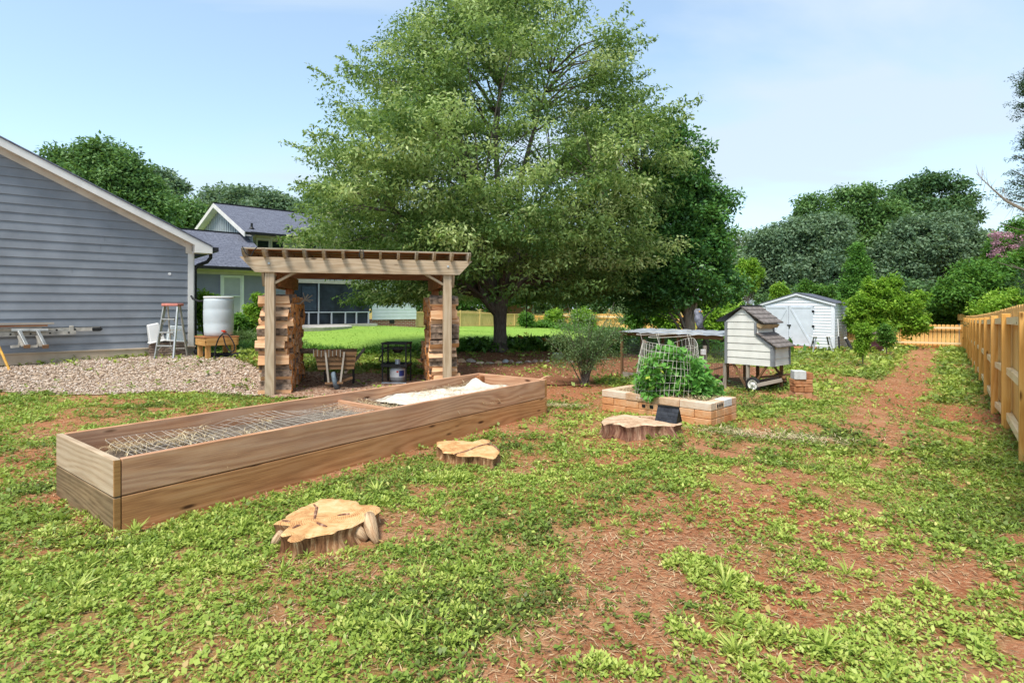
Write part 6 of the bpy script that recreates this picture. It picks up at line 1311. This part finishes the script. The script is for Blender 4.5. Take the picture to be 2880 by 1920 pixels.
# ------------------------------------------------------------------ white shed and what leans on it
srz = R(-40.6); sR = P(2345, 986, 24.0); SW, SL = 2.96, 3.0; SF = Frame(sR.x - math.cos(srz) * SW, sR.y - math.sin(srz) * SW, sR.z, srz); sh = thing('garden_shed', 'white sided garden shed with double doors and grey shingled roof', 'shed', SF.o, SF.rz)
eh = SF.hit(2345, 851, 0).z; ah = SF.hit(2241, 824, 0).z; xm = SW / 2
rf = lambda x: eh + (ah - eh) * (1 - abs(x - xm) / xm)
b = MB(); siding(b, lambda z: max(0, (z - eh) / (ah - eh) * xm), lambda z: min(SW, SW - (z - eh) / (ah - eh) * xm), .02, ah - .03, 0, .13, .022); b.face([(0, .03, 0), (SW, .03, 0), (SW, .03, eh), (xm, .03, ah - .05), (0, .03, eh)])
z = .02
while z < eh: zt_ = min(z + .13, eh); b.face([(SW + .016, 0, z), (SW + .016, SL, z), (SW + .001, SL, zt_), (SW + .001, 0, zt_)]); b.face([(SW, 0, z), (SW, SL, z), (SW + .016, SL, z), (SW + .016, 0, z)]); z = zt_
b.face([(0, SL, 0), (0, 0, 0), (0, 0, eh), (0, SL, eh)]); b.face([(SW, SL, 0), (0, SL, 0), (0, SL, eh), (xm, SL, ah), (SW, SL, eh)]); b.build('wall', shedw, sh)
for sg in (0, 1):
    xe = -.08 if sg == 0 else SW + .08; zed = eh - .04; b = MB(); q_ = [(xm, -.1, ah + .03), (xe, -.1, zed + .03), (xe, -.1, zed + .0), (xm, -.1, ah + .0)]; b.prism(q_, (0, SL + .2, 0)); b.build('roof', shings, sh)
    b = MB(); b.prism([(xm, -.085, ah - .0), (xe, -.085, zed - .0), (xe, -.085, zed - .1), (xm, -.085, ah - .1)], (0, .03, 0)); b.build('rake_fascia', shedw, sh)
b = MB(); b.box((SW - .04, -.02, eh / 2), (.1, .04, eh)); b.box((SW + .02, .05, eh / 2), (.03, .1, eh)); b.build('corner_board', shedw, sh)
dt = SF.hit(2220, 862, 0).z; db = SF.hit(2287, 973, 0).z; dx0, dxm, dx1 = [SF.hit(p_, 900, 0).x for p_ in (2155, 2219, 2287)]
b = MB(); b.box(((dx0 + dx1) / 2, -.03, dt + .03), (dx1 - dx0 + .1, .04, .06)); b.build('door_header', shedd, sh)
for x0, x1, inn in ((dx0, dxm - .01, 1), (dxm + .01, dx1, 0)):
    b = MB(); b.box(((x0 + x1) / 2, -.035, (dt + db) / 2), (x1 - x0, .03, dt - db)); dr = b.build('door', shedd, sh); w_ = .07
    for c_, s_ in ((((x0 + x1) / 2, -.056, dt - w_ / 2), (x1 - x0, .02, w_)), (((x0 + x1) / 2, -.056, db + w_ / 2), (x1 - x0, .02, w_)), ((x0 + w_ / 2, -.054, (dt + db) / 2), (w_, .02, dt - db)), ((x1 - w_ / 2, -.054, (dt + db) / 2), (w_, .02, dt - db))): b2 = MB(); b2.box(c_, s_); b2.build('rail', shedd, dr)
    b2 = MB(); b2.bar(((x1 - w_, -.058, dt - w_) if inn else (x0 + w_, -.058, dt - w_)), ((x0 + w_, -.058, db + w_) if inn else (x1 - w_, -.058, db + w_)), .018, .07); b2.build('brace', shedd, dr)
for f in (.12, .5, .9): b = MB(); zz = dt + (db - dt) * f; b.box((dx1 + .01, -.06, zz), (.1, .02, .1)); b.build('hinge', black, sh)
b = MB(); zz = dt + (db - dt) * .48; b.box((dxm + .02, -.07, zz), (.16, .03, .05)); b.box((dxm + .04, -.075, zz - .09), (.04, .03, .09)); b.build('latch', black, sh)
b = MB(); b.prism([(dx0, -.02, db - .02), (dx0, -.75, -.03), (dx0, -.75, -.08), (dx0, -.02, -.1)], (dx1 - dx0 + .15, 0, 0)); b.build('ramp', perg_red, sh)
# little white table with splayed legs
o = P(2313, 992, 22.9); o.z = TZ(o.x, o.y); t = thing('work_table', 'small white table with splayed dark legs in front of the shed', 'table', o, R(-12)); b = MB(); b.box((0, .1, .68), (.84, .4, .03)); b.build('table_top', whitep, t, bevel=.004)
for sx in (-1, 1):
    for sy in (-1, 1): b = MB(); b.bar((sx * .4, .1 + sy * .2, 0), (sx * .24, .1 + sy * .12, .67), .05, .04); b.build('leg', coopg if sy > 0 else galv, t)
b = MB(); b.box((0, -.04, .3), (.62, .03, .04)); b.build('stretcher', whitep, t)
# trellis panel, pole, pipe, boards
t = thing('trellis_panel', 'rusty wire trellis panel leaning on the right side of the shed', 'trellis', SF.o, SF.rz); b = MB()
for k in range(13): y = .7 + k * .15; b.tube([(SW + .45, y, .02), (SW + .12, y, 1.25)], .006, 4)
for k in range(11): f = k / 10; b.tube([(SW + .45 - .33 * f, .7, .02 + 1.23 * f), (SW + .45 - .33 * f, 2.5, .02 + 1.23 * f)], .006, 4)
b.build('wire', wired, t)
a = P(2361, 975, 23.6); a.z = TZ(a.x, a.y); c = P(2356, 896, 23.9); t = thing('edging_tool', 'white handled tool with a dark lower shaft standing at the shed corner', 'tool', a); b = MB(); b.tube([(a.lerp(c, .45) - a), (c - a)], .016, 6); b.build('handle', whitep, t); b = MB(); b.tube([(0, 0, 0), (c - a) * .46], .035, 6); b.build('shaft', black, t)
a = P(2397, 987, 23.4); a.z = TZ(a.x, a.y) + .02; c = P(2380, 953, 23.8); t = thing('drain_hose', 'black pipe with a pale end tilted up beside the shed', 'pipe', a); b = MB(); b.tube([(0, 0, 0), (c - a)], .065, 8); b.build('pipe', rubber, t); b = MB(); b.tube([(c - a), (c - a) + Vector((-.05, 0, .05))], .055, 8); b.build('end', whitep, t)
for i, (px, py, l, a_, m_, lb) in enumerate(((2362, 984, .9, .5, greyw, 'grey board lying at the right foot of the shed'), (2374, 988, .7, -.3, perg_red, 'reddish board lying across debris by the shed'), (2388, 982, .5, .9, greyw, 'short pale board near the black pipe'))):
    o = P(px, py, 23.1); o.z = TZ(o.x, o.y) + .03 + .03 * i; b = MB(); b.box((0, 0, 0), (l, .14, .03)); ob = b.build('scrap_board', m_); ob.location = o; ob.rotation_euler = (0, R(3), a_); setp(ob, lb, 'board', 'scrap boards beside the shed')
# maroon barrel
o = P(2460, 985, 22.3); o.z = TZ(o.x, o.y); t = thing('maroon_barrel', 'dark maroon plastic barrel near the back fence between two saplings', 'barrel', o); b = MB(); b.lathe([(.29, 0), (.31, .03), (.312, .2), (.325, .23), (.312, .26), (.318, .45), (.33, .48), (.318, .51), (.315, .7), (.3, .84)], 28); b.build('body', maroon, t, smooth=True); b = MB(); b.lathe([(.3, .83), (.315, .84), (.315, .87), (.001, .865)], 28); b.build('lid', maroon, t); b = MB(); b.box((.12, -.31, .1), (.05, .05, .04)); b.build('tap', coopw, t)
tree('drooping_sapling', 'small drooping yellow green sapling on a thin bare stem', 'small tree', 15.5, [(2427, 925, 24, 14), (2432, 945, 20, 20), (2424, 965, 14, 22), (2418, 990, 10, 10)], g_lime, 120, 44, .065, .1, (2427, .014), seed=170, hang=.5)
tree('round_sapling', 'small dark green sapling just right of the maroon barrel', 'small tree', 20.5, [(2492, 935, 20, 20), (2497, 955, 20, 16), (2485, 920, 12, 10)], g_mid, 110, 44, .08, .12, (2493, .02), seed=171, hang=.3)

# ------------------------------------------------------------------ fences
def rail_line(pts, k): pass
FA, FBk = Vector((3.32, 3.25)), Vector((21.4, 26.1)); fd = (FBk - FA).normalized(); frz = math.atan2(fd.y, fd.x); FL = (FBk - FA).length
FF = Frame(FA.x, FA.y, 0, frz); fn = thing('board_fence', 'new honey coloured board fence with posts running along the right side', 'fence', FF.o, FF.rz)
ftop = lambda s_: float(np.interp(s_, [0, 4, 10, 18, FL], [1.5, 1.47, 1.33, 1.19, 1.06])); fbot = lambda s_: TZ(*FF.wor((s_, 0, 0))[:2])
k = 0; s_ = .45
while s_ < FL - .2:
    zt_, zb_ = ftop(s_), fbot(s_); b = MB(); b.box((s_, .0, (zt_ - .07 + zb_ - .1) / 2), (.08, .09, zt_ - .07 - zb_ + .1), rz=0); b.build('post', cedar_tan_shade, fn, bevel=.004); s_ += 2.25; k += 1
sp_ = [.0] + [i * 2.25 + .45 for i in range(20) if i * 2.25 + .45 < FL]
for r_, fr in ((0, lambda s: ftop(s) - .16), (1, lambda s: (ftop(s) + fbot(s)) / 2 - .03), (2, lambda s: fbot(s) + .16)):
    b = MB(); ss = sp_ + [FL]
    for i in range(len(ss) - 1): b.bar((ss[i] + .042, -.03, fr(ss[i])), (ss[i + 1] - .042, -.03, fr(ss[i + 1])), .06, .09)
    b.build('rail', cedar_lit, fn)
b = MB(); s_ = 0
while s_ < FL: zt_, zb_ = ftop(s_) + .02 + random.uniform(-.006, .006), fbot(s_) - .02; y = -.066 - random.uniform(0, .004); b.prism([(s_, y, zb_), (s_ + .138, y, zb_), (s_ + .138, y, zt_ - .03), (s_ + .11, y, zt_), (s_ + .028, y, zt_), (s_, y, zt_ - .03)], (0, -.016, 0)); s_ += .142
b.build('picket_panel', cedar, fn)
# the yard side is +y of this frame: back fence set square to it
BKr = frz + R(90); BK = Frame(FBk.x, FBk.y, 0, BKr); bk_ = thing('low_picket_fence', 'low honey coloured picket fence with gaps closing the back of the yard', 'fence', BK.o, BK.rz); BL2 = 24
btop = lambda s: fbot2(s) + 1.13; fbot2 = lambda s: TZ(*BK.wor((s, 0, 0))[:2]); zcor = fbot2(.1)
s_ = .05; k = 0
while s_ < BL2: zb_ = fbot2(s_); b = MB(); b.box((s_, .02, zb_ + .5), (.095, .095, 1.2)); b.build('post', cedar_tan_shade, bk_); s_ += 2.3
for h_ in (.98, .24):
    b = MB(); s_ = .1
    while s_ < BL2: e_ = min(s_ + 2.297, BL2); b.bar((s_, .085, fbot2(s_) + h_), (e_, .085, fbot2(e_) + h_), .038, .09); s_ += 2.3
    b.build('rail', cedar_lit, bk_)
b = MB(); s_ = .02
while s_ < BL2: zb_ = fbot2(s_) - .03; b.prism([(s_, -.045, zb_), (s_ + .14, -.045, zb_), (s_ + .14, -.045, zb_ + 1.13), (s_ + .11, -.045, zb_ + 1.16), (s_ + .03, -.045, zb_ + 1.16), (s_, -.045, zb_ + 1.13)], (0, .016, 0)); s_ += .166
b.build('picket_panel', cedar, bk_)
# yard fence across the lawn
YA, YB = P(1168, 923, 40), P(1500, 921, 52); dr_ = (YB - YA); dr_.z = 0; yl = dr_.length; YF = Frame(YA.x, YA.y, 0, math.atan2(dr_.y, dr_.x)); yf = thing('lawn_fence', 'yellowish solid board fence across the far side of the lawn', 'fence', YF.o, YF.rz); yb = lambda s: TZ(*YF.wor((s, 0, 0))[:2])
b = MB(); s_ = 0
while s_ < yl + 3: zb_ = yb(s_) - .05; b.box((s_ + .07, 0, zb_ + .66), (.134, .02, 1.32 + random.uniform(-.01, .01))); s_ += .142
b.build('picket_panel', cedar_y, yf)
s_ = 0; k = 0
while s_ < yl + 3: b = MB(); b.box((s_, -.05, yb(s_) + .62), (.1, .08, 1.4)); b.build('post', cedar_y, yf); s_ += 2.4
for h_ in (.2, 1.2):
    b = MB(); b.bar((0, -.035, yb(0) + h_), (yl + 3, -.035, yb(yl + 3) + h_), .04, .09); b.build('rail', cedar_y, yf)
RA, RB_ = P(1500, 921, 50), P(2150, 935, 34); dr_ = RB_ - RA; dr_.z = 0; yl2_ = dr_.length; YG = Frame(RA.x, RA.y, 0, math.atan2(dr_.y, dr_.x)); yg = thing('tan_fence', 'browner board fence glimpsed between shrubs right of the shade tree trunk', 'fence', YG.o, YG.rz); yb = lambda s: TZ(*YG.wor((s, 0, 0))[:2]); b = MB(); s_ = .2
while s_ < yl2_: zb_ = yb(s_) - .05; b.box((s_ + .07, 0, zb_ + .62), (.134, .02, 1.24 + random.uniform(-.01, .01))); s_ += .143
b.build('picket_panel', cedar_tan_shade, yg); b = MB(); b.bar((.2, -.03, yb(0) + 1.1), (yl2_, -.03, yb(yl2_) + 1.1), .04, .09); b.build('rail', cedar_tan_shade, yg)
# neighbour's house above the far fence
o = P(1480, 900, 66); o.z = -.5; t = thing('neighbour_house', 'low brick and grey house peeking over the fence right of the trunk', 'house', o, R(20)); b = MB(); b.box((0, 0, 1.4), (9, 5, 2.9)); b.build('wall', redbrick, t); b = MB(); b.box((1.2, -2.53, 1.75), (2.4, .06, 2.1)); b.build('siding_panel', sidingh, t); b = MB(); b.box((-.1, -2.56, 1.75), (.22, .06, 2.1)); b.build('trim', whitep, t)
b = MB(); b.prism([(-4.9, -2.9, 2.85), (-4.9, 0, 4.3), (-4.9, 2.9, 2.85)], (9.8, 0, 0)); b.build('roof', shingd, t)
# wooden block on a post at the fence corner, grey box
o = P(2703, 900, 26.7); t = thing('bird_box_post', 'tall wooden post with a small wooden box at the fence corner', 'bird box', (o.x, o.y, TZ(o.x, o.y))); h_ = o.z - t.location.z; b = MB(); b.box((.05, 0, h_ / 2), (.1, .1, h_ + .1)); b.build('post', cedar_tan_shade, t); b = MB(); b.box((0, -.02, h_ + .14), (.22, .2, .3)); b.build('box', cedar, t, bevel=.01)
o = P(2698, 922, 27.2); t = thing('meter_box', 'small grey blue box on a stake behind the low picket fence', 'box', (o.x, o.y, TZ(o.x, o.y))); h_ = o.z - t.location.z; b = MB(); b.box((0, 0, h_ / 2), (.05, .05, h_)); b.build('stake', galv, t); b = MB(); b.box((0, 0, h_ + .06), (.14, .1, .26)); b.build('case', galv, t, bevel=.02)

# ------------------------------------------------------------------ small things round the tree and pergola
sts = [(1297, 1019, 34, 17), (1325, 1019, 30, 16), (1350, 1022, 24, 11), (1375, 1023, 30, 10), (1402, 1021, 22, 12), (1422, 1018, 18, 14), (1438, 1018, 16, 13), (1460, 1021, 24, 9), (1485, 1019, 22, 10), (1505, 1017, 22, 13), (1522, 1016, 14, 11), (1540, 1018, 20, 10), (1560, 1018, 16, 11), (1580, 1017, 20, 10), (1605, 1019, 20, 9), (1700, 1012, 26, 10), (1235, 1016, 20, 10), (1262, 1017, 22, 10)]
sm = {'sandy': blockt, 'slate grey': blockg, 'reddish brown': stonem}
for i, (px, py, wp_, hp) in enumerate(sorted(sts)):
    p = G(px, py + 3); s_ = p.y / F; rd = np.random.default_rng(300 + i); b = MB(); cn = ['reddish brown'] * 5 + ['sandy', 'slate grey']; cn = cn[int(rd.integers(0, 7))]; a_, b_, c_ = wp_ * s_ * .52, .11, hp * s_ * .62
    rings = []
    for k in range(5):
        f = k / 4; r = math.sqrt(max(0, 1 - (f * .96) ** 2.4)); rings.append([(a_ * r * math.cos(j * .785) * (1 + .18 * rd.normal()), b_ * r * math.sin(j * .785) * (1 + .18 * rd.normal()), c_ * (f * 1.5 - .3) * (1 + .05 * rd.normal())) for j in range(8)])
    for k in range(4):
        for j in range(8): j2 = (j + 1) % 8; b.face([rings[k][j], rings[k][j2], rings[k + 1][j2], rings[k + 1][j]])
    b.face(rings[4]); ob = b.build('border_stone', sm[cn]); ob.location = p; ob.rotation_euler = (0, 0, rd.uniform(-.3, .3)); wl = ob.modifiers.new('weld', 'WELD'); setp(ob, '%s border stone, %s from the left in the row edging the mulch bed' % (cn, ORD[i]), 'stone', 'stones edging the mulch bed')
p = G(1568, 1012); t = thing('grey_bucket', 'grey galvanised bucket behind the row of border stones', 'bucket', p); b = MB(); b.lathe([(.1, 0), (.13, .17), (.137, .175), (.13, .18), (.12, .17), (.09, .02), (.001, .02)], 20); b.build('body', galv, t, smooth=True); b = MB(); b.tube([(-.13, 0, .17), (-.12, -.06, .12), (0, -.11, .08), (.12, -.06, .12), (.13, 0, .17)], .004, 5); b.build('handle', galv, t)
# orange lilies
for i, (px, py, gy_, lb) in enumerate(((1464, 947, 990, 'orange lily left of the pair by the big trunk'), (1480, 938, 990, 'tallest orange lily in the ground cover by the trunk'), (1532, 955, 990, 'orange lily nearest the willowy bush'), (1746, 934, 1000, 'orange lily seen through the left end of the run'), (1811, 959, 1005, 'orange lily behind the wire cage'), (1728, 958, 1003, 'orange lily beside the run corner post'))):
    p = P(px, gy_, 17.2 if i < 3 else 15.2); p.z = TZ(p.x, p.y); h_ = P(px, py, p.y).z - p.z; t = thing('orange_lily', lb, 'flower', p, group='orange lilies'); b = MB(); b.tube([(0, 0, 0), (.01, 0, h_ * .6), (0, 0, h_)], [.008, .006, .005], 5); b.build('stem', bpy.data.materials['squash_stem'], t)
    for k in range(2):
        b = MB(); o_ = Vector((.05 * (k - .5), 0, h_ - .05 * k))
        for j in range(6): a = j * 1.047 + k; d_ = Vector((math.cos(a), math.sin(a), .55)); s2 = Vector((-math.sin(a), math.cos(a), 0)); b.face([o_, o_ + d_ * .06 + s2 * .025, o_ + d_ * .1 + Vector((0, 0, -.01)), o_ + d_ * .06 - s2 * .025])
        b.build('blossom', flowm, t)
    n = 30; g = np.random.default_rng(320 + i); a = g.random(n) * 6.28; D = np.stack([np.cos(a), np.sin(a), g.uniform(.2, 1.2, n)], 1); leafobj('leaves', leafarr(np.stack([np.zeros(n), np.zeros(n), g.uniform(.02, h_ * .7, n)], 1), D, np.tile([0, 0, 1.0], (n, 1)), np.full(n, .16), np.full(n, .025), .4), g.random(n) * .7, g_mid, t)
# iron hook pole under the tree
a = G(1481, 985); h_ = 1.3; t = thing('shepherd_hook', 'thin dark pole hanging from the right boughs of the shade tree', 'pole', a); b = MB(); b.tube([(0, 0, .75), (0, 0, 1.9)], .012, 6); b.build('pole', black, t)
# burner stand and gas bottle
o = P(1116, 1073, 10.5); o.z = TZ(o.x, o.y) + .02; t = thing('burner_stand', 'black steel two shelf propane burner stand under the pergola', 'burner stand', o, R(-4)); Wd, Dp, Hh = .47, .38, .76
for sx in (-1, 1):
    for sy in (-1, 1): b = MB(); b.box((sx * (Wd / 2 - .012), sy * (Dp / 2 - .012), Hh / 2), (.024, .024, Hh)); b.build('leg', black, t)
for z, nm, hh in ((Hh - .012, 'top_frame', .024), (.335, 'shelf_frame', .05), (Hh - .11, 'burner_frame', .016)):
    b = MB()
    for sx in (-1, 1): b.box((sx * (Wd / 2 + .0), 0, z), (.026, Dp - .03, hh))
    for sy in (-1, 1): b.box((0, sy * (Dp / 2), z + .001), (Wd + .026, .026, hh))
    b.build(nm, black, t)
b = MB(); b.bar((-Wd / 2, -.1, Hh - .03), (Wd / 2, .12, Hh - .03), .02, .02); b.bar((-Wd / 2, .12, Hh - .032), (Wd / 2, -.1, Hh - .032), .02, .02); b.build('grate', black, t)
b = MB(); b.lathe([(.001, .0), (.06, 0), (.1, .05), (.11, .11), (.001, .11)], 16, c=(.02, 0, Hh - .2)); b.build('burner', black, t)
b = MB(); b.box((0, 0, .325), (Wd - .03, Dp - .03, .01)); b.build('shelf', black, t)
b = MB(); b.box((0, -.19, .012), (Wd, .02, .02)); b.build('base_rail', galv, t)
b = MB(); b.tube([(-.1, -.1, Hh - .14), (-.22, -.16, Hh - .18), (-.29, -.15, Hh - .3), (-.29, -.14, .42), (-.2, -.1, .36)], .011, 6); b.build('gas_hose', rubber, t)
ob = MB().lathe([(.001, 0), (.05, 0), (.05, .1), (.046, .105), (.001, .105)], 18, c=(0, 0, 0)).build('tin_can', galv); ob.location = o + Vector((.03, -.06, .336)); setp(ob, 'small grey tin standing on the shelf of the burner stand', 'tin')
g_ = o + Vector((.02, 0, -.0)); t = thing('gas_bottle', 'white propane cylinder with red and blue label below the burner shelf', 'gas bottle', g_); b = MB(); b.lathe([(.1, .0), (.13, .03), (.15, .06), (.152, .11)], 26, cap=False); b.lathe([(.001, .001), (.1, .0)], 26, cap=False); b.build('lower_shell', tankg, t, smooth=True)
b = MB(); b.lathe([(.152, .11), (.153, .24), (.14, .27), (.08, .295), (.001, .3)], 26, cap=False); b.build('shell', tankw, t, smooth=True)
def patch_(a0, a1, z0, z1, m_, nm):
    b = MB(); n_ = 6
    for k in range(n_): u0, u1 = a0 + (a1 - a0) * k / n_, a0 + (a1 - a0) * (k + 1) / n_; b.face([(.1555 * math.cos(u0), .1555 * math.sin(u0), z0), (.1555 * math.cos(u1), .1555 * math.sin(u1), z0), (.1555 * math.cos(u1), .1555 * math.sin(u1), z1), (.1555 * math.cos(u0), .1555 * math.sin(u0), z1)])
    b.build(nm, m_, t)
patch_(R(-70), R(-30), .13, .235, tankb, 'label'); patch_(R(-88), R(-74), .2, .23, redp, 'label_mark')
# wooden wheelbarrow planter
o = P(940, 1093, 9.6); o.z = TZ(o.x, o.y) + .015; t = thing('wooden_wheelbarrow', 'old wooden wheelbarrow planter facing the camera beside the left woodpile', 'wheelbarrow', o, R(14))
b = MB(); f0 = [(-.27, .02, .36), (.33, .02, .36), (.38, .02, .66), (-.33, .02, .66)]; f1 = [(-.22, .72, .4), (.3, .72, .4), (.36, .82, .66), (-.3, .82, .66)]
b.face(f0); b.face(f1[::-1]); b.face([f0[3], f1[3], f1[0], f0[0]]); b.face([f0[1], f1[1], f1[2], f0[2]]); b.face([f0[0], f1[0], f1[1], f0[1]]); b.face([(x * .93, y + (.03 if y < .1 else -.03), .6) for x, y, z in (f0[3], f0[2], f1[2], f1[3])]); b.build('tub', oldw, t)
for z in (.43, .51, .59): b = MB(); b.box((.02, .012, z), (.62 + .2 * (z - .43), .016, .004)); b.build('plank_seam', black, t)
for k in range(22): b = MB(); x = -.34 + k * .021; b.box((x, .0, .645 + random.uniform(-.008, .008)), (.012, .022, .11 + random.uniform(-.02, .02))); b.build('edge_stave', oldw if k % 3 else greyw, t)
for sx in (-.12, .14):
    b = MB(); b.bar((sx * 1.2, .01, .66), (sx * .75 + .0, -.03, .14), .03, .05, up=(0, 1, 0)); b.build('wheel_strut', greyw, t)
b = MB(); b.box((-.0, -.06, .13), (.3, .04, .03)); b.build('axle_bar', oldw, t)
M = Matrix.Translation((.01, .06, .16)) @ Matrix.Rotation(R(78), 4, 'Y')
b = MB(); b.lathe([(.1, -.025), (.14, -.038), (.16, -.02), (.163, 0), (.16, .02), (.14, .038), (.1, .025)], 26, M=M, cap=False); w_ = b.build('wheel', plain('blue_grey_tyre', (.13, .17, .2), .6, .2, 12, .1), t, smooth=True)
b = MB(); b.lathe([(.101, -.02), (.03, -.03), (.001, -.03)], 20, M=M, cap=False); b.lathe([(.001, .03), (.03, .03), (.101, .02)], 20, M=M, cap=False); b.build('rim', galv, w_)
for sx in (-.2, .3): b = MB(); b.bar((sx, .62, 0), (sx, .6, .42), .04, .05, up=(0, 1, 0)); b.build('leg', black, t)
for sx in (-.24, .36): b = MB(); b.bar((sx * .5, .05, .3), (sx * 1.35, 1.15, .62), .035, .045); b.build('handle', greyw, t)
b = MB(); b.bar((.3, .1, .2), (.02, -.02, .12), .03, .04); b.build('brace', oldw, t)
# hay clippings and dark heap on the grass
for i, (px, py, rx, ry, n, st, lb) in enumerate(((2170, 1235, .9, .25, 900, 0, 'pale raked hay lying on the grass right of the planter'), (1560, 1150, .6, .15, 350, 0, 'light dry grass left of the block planter'))):
    p = Z0(px, py, -.02); g = np.random.default_rng(340 + i); x = p.x + g.normal(size=n) * rx * .5; y = p.y + g.normal(size=n) * ry * .5 - (x - p.x) * .35; a = g.random(n) * 3.14; D = np.stack([np.cos(a), np.sin(a), g.normal(size=n) * .2], 1)
    setp(leafobj('hay', leafarr(np.stack([x, y, gh(x, y) + .03 + .02 * g.random(n)], 1), D, np.tile([0, 0, 1.0], (n, 1)), g.uniform(.06, .16, n), np.full(n, .006), .1), .5 + .5 * g.random(n), bpy.data.materials['bed_straw_leaf']), lb, 'hay', kind='stuff')
